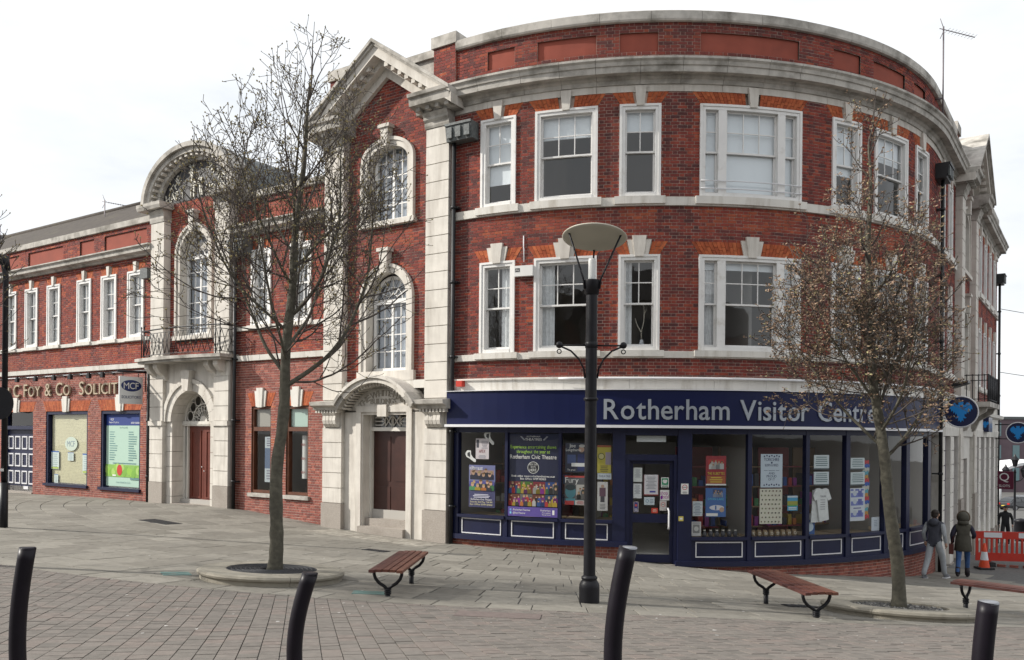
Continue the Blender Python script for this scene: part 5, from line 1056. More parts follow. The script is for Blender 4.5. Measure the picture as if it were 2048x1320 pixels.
mb = MB(); text_plane(mb, 'SOLICITORS', 0.13, o3+Vector(nd)*0.002-Vector((0, 0, 0.42)), nu, (0, 0, 1), nd, 0.002); mb.build('lettering', ink((0.05, 0.07, 0.15)), hg)
# ================================================================ arched stone pavilion
c = -10.37
for sgn in (-1, 1):
    pl = empty('pilaster', F(c+sgn*1.65, -0.7, 0.1), TB); a, b = sorted((c+sgn*1.30, c+sgn*2.0))
    one('pilaster_core', M_STONE, pl, fbox, a+0.012, b-0.012, -1.8, 8.9, -0.3, 0.235)
    one('granite_plinth', M_GRAN, pl, fbox, a-0.015, b+0.015, -1.8, 0.03, -0.1, 0.275)
    z = 0.03
    for i in range(4): one('stone_block', M_STONE, pl, fbox, a, b, z+0.011, z+0.46-0.011, -0.1, 0.26); z += 0.46
    one('impost_moulding', M_STONE, pl, fbox, a-0.02, b+0.02, 1.87, 2.02, -0.1, 0.31); z = 2.02
    for i in range(4): one('stone_block', M_STONE, pl, fbox, a, b, z+0.011, z+0.455-0.011, -0.1, 0.26); z += 0.455
    z = 4.03; k = (8.5-4.03)/8
    for i in range(8): one('stone_block', M_STONE, pl, fbox, a, b, z+0.012, z+k-0.012, -0.1, 0.26); z += k
    one('capital', M_STONEW, pl, fsweep, a-0.03, b+0.03, [(-0.1, 8.5), (0.28, 8.5), (0.3, 8.6), (0.30, 8.78), (0.36, 8.88), (-0.1, 8.9)])
    a, b = sorted((c+sgn*1.15, c+sgn*2.42)); one('impost_slab', M_STONEW, pl, fsweep, a, b, [(-0.3, 8.9), (0.50, 8.9), (0.54, 9.0), (0.54, 9.10), (-0.3, 9.14)])
bt.wall(c-1.32, c+1.32, 4.0, 9.1, [archole(c, 0.95, 4.6, 7.35, 0.95)], orange=[(c-1.3, c+1.3, 8.3, 9)], tone=0.1, seed=27)
surround(TB, c, 0.72, 4.75, 7.35, 0.74, 0.23, key=0.3); arched_window(TB, c, 0.62, 4.86, 7.30, 0.64, fan=True, rows=5)
hd = empty('arched_hood', F(c, 9.1, 0), TB)
for i in range(11):
    a0_, a1_ = math.pi*i/11+0.002, math.pi*(i+1)/11-0.002; mb = MB()
    farch(mb, c, 9.12, 2.02, 2.24, -0.25, 0.34, a0_, a1_, 4, 1.36, 1.58); farch(mb, c, 9.12, 2.18, 2.34, -0.25, 0.44, a0_, a1_, 4, 1.52, 1.67); farch(mb, c, 9.12, 1.78, 2.02, -0.25, 0.12, a0_, a1_, 4, 1.16, 1.36); mb.build('hood_stone', M_STONEW, hd)
    for j in range(2):
        t = a0_+(a1_-a0_)*(j+0.5)/2; mb = MB(); farch(mb, c, 9.12, 1.92, 2.03, 0.1, 0.3, t-0.03, t+0.03, 1, 1.27, 1.37); mb.build('dentil', M_STONE, hd)
mb = MB(); farch(mb, c, 9.05, 2.1, 2.36, -3.0, -0.25, 0, math.pi, 24, 1.4, 1.66); mb.build('hood_roof', M_LEAD, hd)
mb = MB(); farch(mb, c, 9.12, 0.0, 1.85, -0.25, -0.02, 0, math.pi, 24, 0.0, 1.16); mb.build('sign_board', mat('sign_black', (0.018, 0.018, 0.022), 0.5), hd)
M_SGL = mat('sign_cream', (0.62, 0.6, 0.52), 0.6)
mb = MB(); put = lambda tx, sz, x, z, r: text_plane(mb, tx, sz, F(c+x, z, -0.018), (-nL[1]*math.cos(r), nL[0]*math.cos(r), math.sin(r)), (nL[1]*math.sin(r), -nL[0]*math.sin(r), math.cos(r)), (nL[0], nL[1], 0), 0.02, sx=0.92)
put('THE', 0.40, -0.98, 9.60, 0.75); put('WHITE', 0.34, 0.92, 9.72, -0.62); put('HART', 0.42, -1.08, 9.20, 0.12); put('HOTEL', 0.36, 0.98, 9.20, -0.1)
mb.build('sign_lettering', M_SGL, hd)
mb = MB(); q = lambda pts: fprism(mb, [(c+x, 9.16+z) for x, z in pts], -0.02, 0.03)
q([(-0.22, 0.42), (0.0, 0.36), (0.26, 0.40), (0.32, 0.56), (0.2, 0.62), (-0.05, 0.58), (-0.2, 0.64), (-0.30, 0.6)]); q([(-0.30, 0.58), (-0.16, 0.62), (-0.14, 0.84), (-0.24, 0.86)]); q([(-0.36, 0.80), (-0.24, 0.78), (-0.13, 0.83), (-0.16, 0.92), (-0.26, 0.92)])
for x, dx in ((-0.20, -0.05), (-0.10, 0.0), (0.20, 0.02), (0.28, 0.05)): q([(x-0.03, 0.45), (x+0.04, 0.45), (x+dx+0.025, 0.02), (x+dx-0.02, 0.02)])
for sgx in (-1, 1): q([(-0.21, 0.9), (-0.19, 0.9), (-0.19+sgx*0.10, 1.08), (-0.21+sgx*0.10, 1.08)]); q([(-0.2+sgx*0.05, 0.98), (-0.2+sgx*0.06, 0.96), (-0.2+sgx*0.15, 1.02), (-0.2+sgx*0.15, 1.04)])
mb.build('hart_relief', M_SGL, hd)
# doorway of the pavilion
dd = empty('arched_doorway', F(c, -0.65, 0.1), TB); zc = 2.0
for sgn in (-1, 1):
    a, b = sorted((c+sgn*0.98, c+sgn*1.31)); z = -0.9
    for i in range(6): one('jamb_stone', M_STONE, dd, fbox, a, b, z+0.006, z+0.478, -0.45, 0.12); z += 0.484
    P5 = [(c+sgn*1.31, zc), (c+sgn*1.31, 3.86), (c, 3.86)]+[(c+sgn*1.36*math.cos(t), zc+1.36*math.sin(t)) for t in np.linspace(math.pi/2, 0.28, 10)]
    one('spandrel', M_STONE, dd, lambda m: fprism(m, P5, -0.1, 0.14))
for i in range(11):
    a0_, a1_ = math.pi*i/11+0.004, math.pi*(i+1)/11-0.004; mb = MB()
    if i == 5: farch(mb, c, zc, 0.97, 1.62, -0.4, 0.36, a0_, a1_, 3)
    else: farch(mb, c, zc, 0.98, 1.36, -0.45, 0.18, a0_, a1_, 3); farch(mb, c, zc, 1.22, 1.36, 0.18, 0.23, a0_, a1_, 3)
    mb.build('voussoir', M_STONE, dd)
df = empty('double_door', F(c, -0.63, -0.4), TB)
one('door_frame', M_STONEP, df, lambda m: (fbox(m, c-0.98, c-0.90, -0.65, 1.9, -0.45, -0.3), fbox(m, c-0.80, c-0.74, -0.65, 1.9, -0.45, -0.3), fbox(m, c+0.74, c+0.98, -0.65, 1.9, -0.45, -0.3), fbox(m, c-0.98, c+0.98, 1.87, 2.02, -0.45, -0.26)))
for i in range(30): one('dentil', M_STONEP, df, fbox, c-0.96+i*0.064, c-0.925+i*0.064, 1.90, 1.94, -0.26, -0.24)
one('side_pane', M_GLASS2, df, fpane, c-0.90, c-0.80, 0.6, 1.87, -0.4, -0.395); one('side_panel', M_STONEP, df, fbox, c-0.90, c-0.80, -0.65, 0.6, -0.4, -0.36)
for sgn in (-1, 1):
    a, b = sorted((c+sgn*0.005, c+sgn*0.74)); one('door_leaf', M_DOOR, df, fbox, a, b, -0.63, 1.87, -0.42, -0.37)
    for z0, z1 in ((-0.45, 1.72),):
        for qq in ((a+0.12, b-0.12, z0, z0+0.04), (a+0.12, b-0.12, z1-0.04, z1), (a+0.12, a+0.16, z0+0.04, z1-0.04), (b-0.16, b-0.12, z0+0.04, z1-0.04)): one('door_moulding', M_DOOR, df, fbox, *qq, -0.37, -0.345)
    one('door_handle', M_ALU, df, lambda m: m.lathe([(0.001, -0.025), (0.022, -0.01), (0.022, 0.01), (0.001, 0.025)], 8, F(c+sgn*0.06, 0.55 if sgn < 0 else 0.42, -0.34)))
one('fan_pane', M_GLASS, df, lambda m: m.add([F(c+0.94*math.cos(math.pi*k/20), 2.02+0.94*math.sin(math.pi*k/20), -0.398) for k in range(21)], [list(range(21))]))
fl = MB(); farch(fl, c, 2.02, 0.90, 0.98, -0.42, -0.33, 0, math.pi, 24); farch(fl, c, 2.02, 0.55, 0.585, -0.40, -0.36, 0, math.pi, 20); farch(fl, c, 2.02, 0.0, 0.18, -0.40, -0.34, 0, math.pi, 14)
for k in range(1, 10): a = math.pi*k/10; fbar(fl, (c+0.16*math.cos(a), 2.02+0.16*math.sin(a)), (c+0.56*math.cos(a), 2.02+0.56*math.sin(a)), 0.018, -0.395, -0.365)
for k in range(7):
    a = math.pi*(k+0.5)/7; farch(fl, c+0.74*math.cos(a), 2.02+0.74*math.sin(a), 0.155, 0.178, -0.395, -0.365, 0, 2*math.pi, 12)
for k in range(8):
    a = math.pi*(k+0.5)/8; farch(fl, c+0.42*math.cos(a), 2.02+0.42*math.sin(a), 0.075, 0.092, -0.395, -0.365, 0, 2*math.pi, 8)
fl.build('fan_tracery', M_STONEP, df)
one('door_step', M_GRAN, TB, fbox, c-1.0, c+1.0, -1.4, -0.64, -0.45, 0.15)
# balcony
bl = empty('balcony', F(c, 3.86, 0.3), TB)
bow = [(x, 0.62+0.22*math.cos(math.pi*x/4.4)) for x in np.linspace(-2.1, 2.1, 15)]
def plan(mb, grow, z0, z1): mb.prism([(c+2.1+grow, 0.0)]+[(c+x*(1+grow/2.1), p+grow) for x, p in bow[::-1]]+[(c-2.1-grow, 0.0)], lambda s, p: F(s, z0, p), lambda s, p: F(s, z1, p))
mb = MB(); plan(mb, 0.0, 3.86, 3.93); plan(mb, 0.07, 3.931, 4.03); mb.build('balcony_slab', M_STONEW, bl)
for x in (-1.75, -1.3, 1.3, 1.75): one('corbel', M_STONE, bl, fsweep, c+x-0.11, c+x+0.11, [(0.1, 3.3), (0.22, 3.34), (0.30, 3.5), (0.42, 3.56), (0.55, 3.72), (0.55, 3.86), (0.1, 3.86)])
path = [(-2.0, 0.05), (-2.0, 0.58)]+[(x*0.95, p-0.07) for x, p in bow]+[(2.0, 0.58), (2.0, 0.05)]
L3 = [Vector(F(c+x, 0, p)) for x, p in path]; acc = [0]
for a, b in zip(L3, L3[1:]): acc.append(acc[-1]+(b-a).length)
def along(d, z):
    d = min(max(d, 0), acc[-1]-1e-6)
    for i in range(len(acc)-1):
        if acc[i] <= d <= acc[i+1]: q = L3[i].lerp(L3[i+1], (d-acc[i])/(acc[i+1]-acc[i])); return (q.x, q.y, z)
for z, r in ((4.12, 0.012), (4.92, 0.022), (4.80, 0.010)): one('rail', M_BLACK, bl, lambda m: m.tube([(q.x, q.y, z) for q in L3], r, 6))
lat = MB(); n = 22; st = acc[-1]/n
for i in range(n):
    lat.tube([along(i*st, 4.12), along((i+1)*st, 4.80)], 0.010, 5); lat.tube([along((i+1)*st, 4.12), along(i*st, 4.80)], 0.010, 5)
lat.build('lattice', M_BLACK, bl)
for d in (0.02, 0.52, 0.72, acc[-1]-0.72, acc[-1]-0.52, acc[-1]-0.02):
    p1, p2 = along(d, 4.03), along(d, 5.04); one('baluster', M_BLACK, bl, lambda m: (m.tube([p1, p2], 0.018, 6), m.lathe([(0.001, -0.04), (0.035, 0), (0.001, 0.05)], 8, p2)))
# ================================================================ BANK on the right, ground floor
BK = CB
one('bank_entablature', M_STONEP, BK, fsweep, SR+0.25, SE+0.1, [(-0.1, 1.75), (0.15, 1.75), (0.17, 2.0), (0.15, 2.02), (0.15, 2.5), (0.3, 2.56), (0.32, 2.68), (-0.1, 2.73)])
prs = [(SR+0.35, SR+1.0), (SR+2.1, SR+2.8), (SR+3.75, SR+4.55), (SR+7.4, SR+8.2), (SR+9.3, SR+9.95), (SR+11.1, SR+11.75), (SR+12.9, SR+13.55), (SR+14.7, SR+15.35), (SR+16.3, SE)]
for a, b in prs:
    pl = empty('bank_pier', F((a+b)/2, -2.2, 0), BK); z = -2.1; one('pier_core', M_STONEP, pl, fbox, a+0.015, b-0.015, -3.4, 1.75, -0.3, 0.12)
    for i in range(9): one('stone_block', M_STONEP, pl, fbox, a, b, z+0.014, z+0.427-0.014, -0.1, 0.15); z += 0.427
    one('plinth', M_GRAN, pl, fbox, a-0.02, b+0.02, -3.4, -2.1, -0.1, 0.18)
M_PURP = mat('bank_frame', (0.16, 0.14, 0.19), 0.5)
for (a, b), (c2, d2) in zip(prs, prs[1:]):
    if SR+3.7 < a < SR+5: continue
    w = empty('bank_window', F((b+c2)/2, -1.5, 0), BK); one('window_frame', M_PURP, w, lambda m: (fbox(m, b, b+0.1, -1.5, 1.75, -0.15, 0.02), fbox(m, c2-0.1, c2, -1.5, 1.75, -0.15, 0.02), fbox(m, b+0.1, c2-0.1, 0.95, 1.05, -0.15, 0.019)))
    one('pane', M_GLASS2, w, fpane, b+0.1, c2-0.1, -1.5, 1.75, -0.08, -0.07); one('stall_riser', M_STONEP, w, fbox, b, c2, -3.4, -1.5, -0.2, 0.05)
db = empty('bank_doorway', F(bayR, -2.3, 0), BK)
one('door_surround', M_STONEP, db, lambda m: (fbox(m, bayR-1.4, bayR-0.7, -3.2, 1.75, -0.2, 0.06), fbox(m, bayR+0.7, bayR+1.4, -3.2, 1.75, -0.2, 0.06), fbox(m, bayR-0.7, bayR+0.7, 1.0, 1.75, -0.2, 0.06))); one('door_leaf', M_DDOOR, db, fbox, bayR-0.7, bayR+0.7, -2.4, 1.0, -0.3, -0.24)
# small balcony over the bank door
b2 = empty('balcony', F(bayR, 2.75, 0.4), BK); one('balcony_slab', M_STONEW, b2, fbox, bayR-1.5, bayR+1.5, 2.70, 2.86, 0.05, 0.95)
for x in (-1.1, 1.1): one('corbel', M_STONEW, b2, fsweep, bayR+x-0.15, bayR+x+0.15, [(0.1, 1.9), (0.25, 1.95), (0.4, 2.3), (0.8, 2.55), (0.85, 2.7), (0.1, 2.7)])
for k in range(21):
    x = bayR-1.4+k*0.14; one('baluster', M_BLACK, b2, lambda m: m.tube([F(x, 2.86, 0.88), F(x, 3.75, 0.88)], 0.012 if k % 5 else 0.025, 5))
for k in range(5):
    one('baluster', M_BLACK, b2, lambda m: m.tube([F(bayR-1.4, 2.86, 0.1+k*0.17), F(bayR-1.4, 3.75, 0.1+k*0.17)], 0.014, 5))
for z in (2.95, 3.72): one('rail', M_BLACK, b2, lambda m: m.tube([F(bayR-1.4, z, 0.05), F(bayR-1.4, z, 0.88), F(bayR+1.4, z, 0.88), F(bayR+1.4, z, 0.05)], 0.016, 6))
# projecting signs
def eagle(mb, o, ux, k, un):
    o, ux, un = Vector(o), Vector(ux), Vector(un); up_ = Vector((0, 0, 1))
    half = [(0, .62), (.10, .66), (.16, .58), (.12, .48), (.22, .42), (.34, .60), (.48, .56), (.62, .38), (.66, .14), (.58, .20), (.54, .0), (.46, .10), (.42, -.10), (.34, .0), (.30, -.18), (.22, -.1), (.20, -.28), (.34, -.38), (.24, -.42), (.14, -.38), (.16, -.62), (.08, -.52), (0, -.68)]
    pts = half+[(-x, y) for x, y in half[1:-1][::-1]]
    for h in (0.002,): mb.add([tuple(o+ux*(x*k)+up_*(y*k)+un*h) for x, y in pts[::-1]], [list(range(len(pts)))])
M_CYAN = mat('eagle_blue', (0.01, 0.23, 0.62), 0.4); M_RND = mat('roundel_navy', (0.01, 0.015, 0.06), 0.3)
def roundel(s, p, z, r, lab):
    t = empty('bank_sign', F(s, z-r, p), label=lab, cat='sign'); ce = Vector(F(s, z, p)); un = Vector((-dR[0], -dR[1], 0)); ux = Vector((nR[0], nR[1], 0))
    mb = MB(); ring = [(math.cos(2*math.pi*k/36), math.sin(2*math.pi*k/36)) for k in range(36)]
    mb.prism(ring, lambda x, y: tuple(ce+ux*(x*r)+Vector((0, 0, y*r))-un*0.08), lambda x, y: tuple(ce+ux*(x*r)+Vector((0, 0, y*r))+un*0.08)); mb.build('disc', M_RND, t)
    mb = MB(); n = 36; pts = [ce+ux*(x*r)+Vector((0, 0, y*r))+un*0.083 for x, y in ring]; mb.tube(pts+[pts[0]], 0.02, 6, cap=False); mb.build('rim', M_ALU, t)
    mb = MB(); eagle(mb, ce+un*0.082, ux, r*1.02, un); mb.build('eagle_emblem', M_CYAN, t)
    mb = MB(); mb.tube([F(s, z+r*0.8, 0.0), F(s, z+r*0.8, p+0.1)], 0.025, 6); mb.tube([F(s, z-r*0.6, 0.0), F(s, z-r*0.6, p)], 0.02, 6); mb.build('bracket', M_BLACK, t)
roundel(SR+0.45, 0.62, 2.42, 0.43, 'larger round navy sign with blue eagle on the bank front beside the black downpipe')
roundel(SR+15.0, 1.0, 1.95, 0.43, 'smaller round navy sign with blue eagle farther along the bank front')
mb = MB(); fbox(mb, SR+10.6, SR+11.9, 1.95, 2.5, 0.1, 0.34); mb.cur = 1; n_ = FN(SR+11); eagle(mb, Vector(F(SR+10.58, 2.22, 0.22)), (nR[0], nR[1], 0), 0.2, (-dR[0], -dR[1], 0)); ftext(mb, 'BARCLAYS', 0.26, SR+11.3, 2.1, 0.345, 0.003, sx=0.8); mb.build('bank_fascia_sign', [M_RND, M_CYAN], None, label='small navy box sign with blue lettering on the bank entablature', cat='sign')
qs = empty('projecting_sign', F(SE-0.6, -0.5, 0.4), label='square maroon projecting sign with white Q at the far end of the building', cat='sign')
one('board', mat('sign_maroon', (0.10, 0.008, 0.03), 0.4), qs, fbox, SE-0.65, SE-0.58, -0.5, 0.28, 0.08, 0.76)
mb = MB(); o4 = Vector(F(SE-0.655, -0.08, 0.42)); text_plane(mb, 'Q', 0.5, o4-Vector((0, 0, 0.06)), (nR[0], nR[1], 0), (0, 0, 1), (-dR[0], -dR[1], 0), 0.003); text_plane(mb, 'SLOTS', 0.15, o4-Vector((0, 0, 0.33)), (nR[0], nR[1], 0), (0, 0, 1), (-dR[0], -dR[1], 0), 0.003); mb.build('lettering', ink(WHT), qs)
# security lamp by the corner
sl_ = empty('wall_floodlight', F(SR+1.2, 3.1, 0.4), label='flat black floodlight on an arm above the larger bank sign', cat='floodlight')
one('arm', M_BLACK, sl_, lambda m: m.tube([F(SR+1.0, 3.2, 0), F(SR+1.0, 3.2, 0.4)], 0.02, 6)); one('lamp_head', M_BLACK, sl_, lambda m: fsweep(m, SR+0.7, SR+1.3, [(0.35, 3.12), (0.75, 3.25), (0.75, 3.32), (0.35, 3.24)]))
# finish brickwork
import functools
camd = lambda s, z: math.dist(F(s, z), (0, 0, 1.65))
bk.finish(lambda s, z: camd(s, z)+(50 if (z < 3 or s > 9 or s < 2) else 0)); bt.finish(lambda s, z: camd(s, z)+(50 if (z > 3.8 or s > -12.5) else 0))
# ================================================================ STREET FURNITURE
def dup(root, loc, rz, label, group=None, scale=None):
    r = root.copy(); COL.objects.link(r); r.matrix_world = Matrix.Translation(loc) @ Matrix.Rotation(rz, 4, 'Z'); r['label'] = label
    if scale: r.scale = scale
    if group: r['group'] = group
    for ch in list(root.children):
        c_ = ch.copy(); COL.objects.link(c_); c_.parent = r
        for g2 in ch.children: d_ = g2.copy(); COL.objects.link(d_); d_.parent = c_
    return r
def place(o, loc, rz): o.matrix_world = Matrix.Translation(loc) @ Matrix.Rotation(rz, 4, 'Z')
# bollards
M_BOLL = mat('bollard_paint', (0.008, 0.006, 0.010), 0.42, noise=0.3, nscale=9, spec=0.22, stain=(0.035, 0.03, 0.035), stscale=8, stamt=0.4, stlo=0.62, sthi=0.8)
M_CAP = mat('worn_cap', (0.30, 0.31, 0.33), 0.4, metal=0.6, noise=0.2, nscale=20)
def bollard(x, y, ztop, rad, bend, label, capmat):
    z0 = g(x, y); h = ztop-z0; o = empty('bollard', (x, y, z0), label=label, cat='bollard', group='wavy black bollards in the foreground')
    pts = [(bend*math.sin((1-t)*2.6+0.15)*-1.0+bend*0.15, 0, -0.2+(h+0.2)*t) for t in np.linspace(0, 1, 16)]
    mb = MB(); mb.tube(pts, rad, 20); mb.build('post', M_BOLL, o, True)
    tx = pts[-1][0]; tilt = (pts[-1][0]-pts[-2][0])/(pts[-1][2]-pts[-2][2])
    mb = MB(); mb.lathe([(rad*1.005, -0.006), (rad*0.99, 0.002), (rad*0.9, 0.006), (0.001, 0.009)], 20, (tx, 0, h)); mb.build('cap', capmat, o, True)
bollard(-3.28, 5.7, 0.856, 0.053, 0.075, 'bollard farthest left, top rim leaning right', M_BOLL)
bollard(-1.362, 5.7, 0.70, 0.053, 0.12, 'bollard in front of the left tree planter and bench', M_BOLL)
bollard(0.69, 4.95, 0.995, 0.0545, 0.10, 'tallest bollard, with worn pale top, in front of the shop door', M_CAP)
bollard(2.617, 4.6, 0.76, 0.053, 0.045, 'rightmost bollard with worn silver top, in front of the right planter', M_CAP)
# benches
M_SLAT = ramp_mat('bench_timber', [(0, (0.095, 0.036, 0.030)), (0.5, (0.13, 0.050, 0.036)), (1, (0.17, 0.072, 0.048))], rough=0.55, bump=0.2, bscale=30, noise=0.2, nscale=12)
be = empty('bench', (0, 0, 0), label='slatted timber bench between the left planter and the street lamp', cat='bench', group='slatted benches on the pavement')
L = 1.66
for k in range(5):
    x = -0.2+k*0.1; z = 0.465-0.012*((k-2)/2)**2
    mb = MB(); mb.box(x-0.042, x+0.042, -L/2-0.16, L/2+0.16, z-0.038, z, k/4); mb.build('slat', M_SLAT, be, True)
for y in (-L/2, L/2):
    q = empty('leg', (0, 0, 0), be); q.matrix_parent_inverse = Matrix.Identity(4)
    mb = MB(); mb.tube([(0, y, -0.25), (0, y, 0.16)], 0.038, 12); mb.build('post', M_BLACK, q, True)
    for z in (0.10, 0.128, 0.156): mb = MB(); mb.lathe([(0.038, -0.012), (0.052, -0.008), (0.052, 0.008), (0.038, 0.012)], 12, (0, y, z)); mb.build('collar', M_BLACK, q, True)
    for sgn in (-1, 1):
        mb = MB(); mb.tube([(0, y, 0.15), (sgn*0.05, y, 0.20), (sgn*0.13, y, 0.25), (sgn*0.18, y, 0.31), (sgn*0.20, y, 0.37), (sgn*0.20, y, 0.42)], 0.024, 10); mb.build('arm', M_BLACK, q, True)
    mb = MB(); mb.box(-0.23, 0.23, y-0.03, y+0.03, 0.405, 0.428); mb.build('seat_bearer', M_BLACK, q, True)
def between(a, b): m = ((a[0]+b[0])/2, (a[1]+b[1])/2); return (m[0], m[1], g(*m)), math.atan2(b[1]-a[1], b[0]-a[0])-math.pi/2
lc, rz_ = between((-1.75, 11.96), (-1.61, 13.62)); place(be, lc, rz_)
lc, rz_ = between((4.29, 11.82), (4.09, 13.41)); dup(be, lc, rz_, 'slatted timber bench left of the right tree planter')
lc, rz_ = between((8.78, 12.95), (7.69, 14.15)); dup(be, lc, rz_, 'slatted timber bench at the right edge, beyond the right planter')
# street lamp
lx, ly = 1.15, 12.29; lz = g(lx, ly)
la = empty('street_lamp', (lx, ly, lz), label='tall black street lamp with pale saucer reflector in front of the shop', cat='street lamp')
mb = MB(); mb.lathe([(0.15, -0.3), (0.15, 0.22), (0.145, 0.27), (0.125, 0.31), (0.105, 0.335), (0.118, 0.35), (0.118, 0.375), (0.098, 0.39), (0.09, 0.4)], 24); mb.build('base', M_BLACK, la, True)
mb = MB(); mb.lathe([(0.088, 0.38), (0.084, 3.1), (0.084, 4.55)], 20); mb.build('post', M_BLACK, la, True)
mb = MB(); mb.lathe([(0.084, 2.95), (0.106, 2.955), (0.106, 2.99), (0.084, 3.0)], 20); mb.build('band', M_BLACK, la, True); mb = MB(); mb.lathe([(0.084, 3.72), (0.092, 3.725), (0.092, 3.8), (0.084, 3.81)], 20); mb.build('band', M_BLACK, la, True)
mb = MB(); mb.lathe([(0.084, 4.50), (0.102, 4.505), (0.118, 4.70), (0.118, 4.715), (0.001, 4.715)], 20); mb.build('collar', M_BLACK, la, True)
mb = MB(); mb.lathe([(0.055, 4.715), (0.055, 5.0), (0.05, 5.03), (0.001, 5.04)], 16); mb.build('lamp_tube', mat('lamp_glass', (0.75, 0.76, 0.74), 0.25), la, True)
TILT = Matrix.Translation((0.03, 0, 5.30)) @ Matrix.Rotation(math.radians(-11), 4, 'X') @ Matrix.Rotation(math.radians(3), 4, 'Y')
mb = MB(); mb.lathe([(0.001, 0.0), (0.25, 0.006), (0.42, 0.022), (0.468, 0.035), (0.475, 0.045), (0.462, 0.058), (0.25, 0.10), (0.001, 0.12)], 40)
mb.v = [tuple(TILT @ Vector(v)) for v in mb.v]; mb.build('reflector', mat('reflector_cream', (0.50, 0.48, 0.40), 0.6, noise=0.06, nscale=3), la, True)
for k in range(3):
    a = math.radians(-90+120*k) if False else math.radians((200, 335, 85)[k]); tip = TILT @ Vector((0.40*math.cos(a), 0.40*math.sin(a), 0.02))
    mb = MB(); mb.tube([(0.118*math.cos(a), 0.118*math.sin(a), 4.58), (0.135*math.cos(a), 0.135*math.sin(a), 4.72), tuple(tip)], 0.014, 8); mb.lathe([(0.001, -0.02), (0.02, 0), (0.001, 0.02)], 8, tuple(tip)); mb.build('strut', M_BLACK, la, True)
for sgn in (-1, 1):
    q = empty('banner_arm', (0, 0, 0), la); q.matrix_parent_inverse = Matrix.Identity(4)
    mb = MB(); mb.tube([(sgn*0.08, 0, 3.76), (sgn*0.46, 0, 3.76)], 0.013, 8); mb.build('rod', M_BLACK, q, True)
    mb = MB(); mb.tube([(sgn*0.09, 0, 3.28), (sgn*0.11, 0, 3.42), (sgn*0.18, 0, 3.56), (sgn*0.30, 0, 3.68), (sgn*0.45, 0, 3.745)], 0.014, 8); mb.build('scroll', M_BLACK, q, True)
    mb = MB(); mb.lathe([(0.05*math.sin(t), -0.05*math.cos(t)) for t in np.linspace(0.01, math.pi-0.01, 10)], 14, (sgn*0.47, 0, 3.765)); mb.build('ball', M_BLACK, q, True)
    mb = MB(); mb.tube([(sgn*0.47+0.03*math.cos(t), 0, 3.67+0.03*math.sin(t)) for t in np.linspace(0, 2*math.pi, 13)], 0.008, 6, cap=False); mb.build('ring', M_BLACK, q, True)
# planters
M_KERB = mat('planter_concrete', (0.30, 0.275, 0.225), 0.9, noise=0.12, nscale=8, bump=0.3, bscale=60, stain=(0.12, 0.11, 0.085), stscale=1.6, stamt=0.6)
M_IRON = mat('cast_iron', (0.035, 0.035, 0.038), 0.6, noise=0.4, nscale=20, bump=0.3)
M_SOIL = mat('soil', (0.03, 0.025, 0.02), 0.95, noise=0.4, nscale=30)
def planter(x, y, lift, label, grille):
    z = g(x, y)+lift; gx = (g(x+0.6, y)-g(x-0.6, y))/1.2; gy = (g(x, y+0.6)-g(x, y-0.6))/1.2; o = empty('tree_planter', (x, y, z), label=label, cat='planter'); prof = [(0.70, -0.08), (0.70, -0.005), (0.715, 0.0), (1.06, 0.0), (1.115, -0.012), (1.135, -0.045), (1.125, -0.075), (1.09, -0.09), (1.08, -0.6), (0.70, -0.6)]
    for k in range(5):
        a0_, a1_ = 2*math.pi*k/5+0.2, 2*math.pi*(k+1)/5+0.2-0.006; mb = MB(); n = 12; m_ = len(prof); vs = []; fs = []
        for i in range(n+1):
            a = a0_+(a1_-a0_)*i/n; vs += [(r*math.cos(a), r*math.sin(a), zz) for r, zz in prof]
        for i in range(n): fs += [(i*m_+j, (i+1)*m_+j, (i+1)*m_+(j+1) % m_, i*m_+(j+1) % m_) for j in range(m_)]
        fs += [list(range(m_)), list(range(n*m_, (n+1)*m_))[::-1]]; mb.add(vs, fs); mb.build('kerb_stone', M_KERB, o, True)
    mb = MB(); mb.lathe([(0.001, -0.06), (0.72, -0.06)], 32); mb.build('soil', M_SOIL, o, True)
    if grille:
        for k in range(2):
            mb = MB(); t0 = math.pi*k
            for r in np.arange(0.20, 0.70, 0.07):
                n = int(r*40); pts = [(r*math.cos(t0+0.03+math.pi*0.98*i/n), r*math.sin(t0+0.03+math.pi*0.98*i/n), -0.02) for i in range(n+1)]
                mb.tube(pts, 0.020, 4, smooth=False)
            for i in range(19):
                for j, r in enumerate(np.arange(0.20, 0.65, 0.07)):
                    a = t0+math.pi*(i+0.5*(j % 2))/19; mb.tube([(r*math.cos(a), r*math.sin(a), -0.02), ((r+0.07)*math.cos(a), (r+0.07)*math.sin(a), -0.02)], 0.014, 4, smooth=False)
            mb.build('tree_grille', M_IRON, o, True)
    else:
        mb = MB(); rq = random.Random(8)
        for k in range(900):
            r = 0.68*math.sqrt(rq.random()); a = rq.random()*6.283; s_ = rq.uniform(0.016, 0.032); cx, cy, cz_ = r*math.cos(a), r*math.sin(a), -0.05+rq.uniform(0, 0.02)
            mb.add([(cx-s_, cy, cz_), (cx, cy-s_*0.8, cz_), (cx+s_, cy, cz_), (cx, cy+s_*0.8, cz_), (cx, cy, cz_+s_*0.7)], [(0, 1, 4), (1, 2, 4), (2, 3, 4), (3, 0, 4)], rq.random())
        mb.build('pebbles', ramp_mat('pebble', [(0, (0.05, 0.05, 0.05)), (0.7, (0.13, 0.125, 0.12)), (1, (0.3, 0.29, 0.27))], bump=0), o, True, kind='stuff')
    for ch in o.children:
        for v in ch.data.vertices: v.co.z += gx*v.co.x+gy*v.co.y
    return z
T1 = (-3.80, 13.38); T2 = (5.98, 12.95)
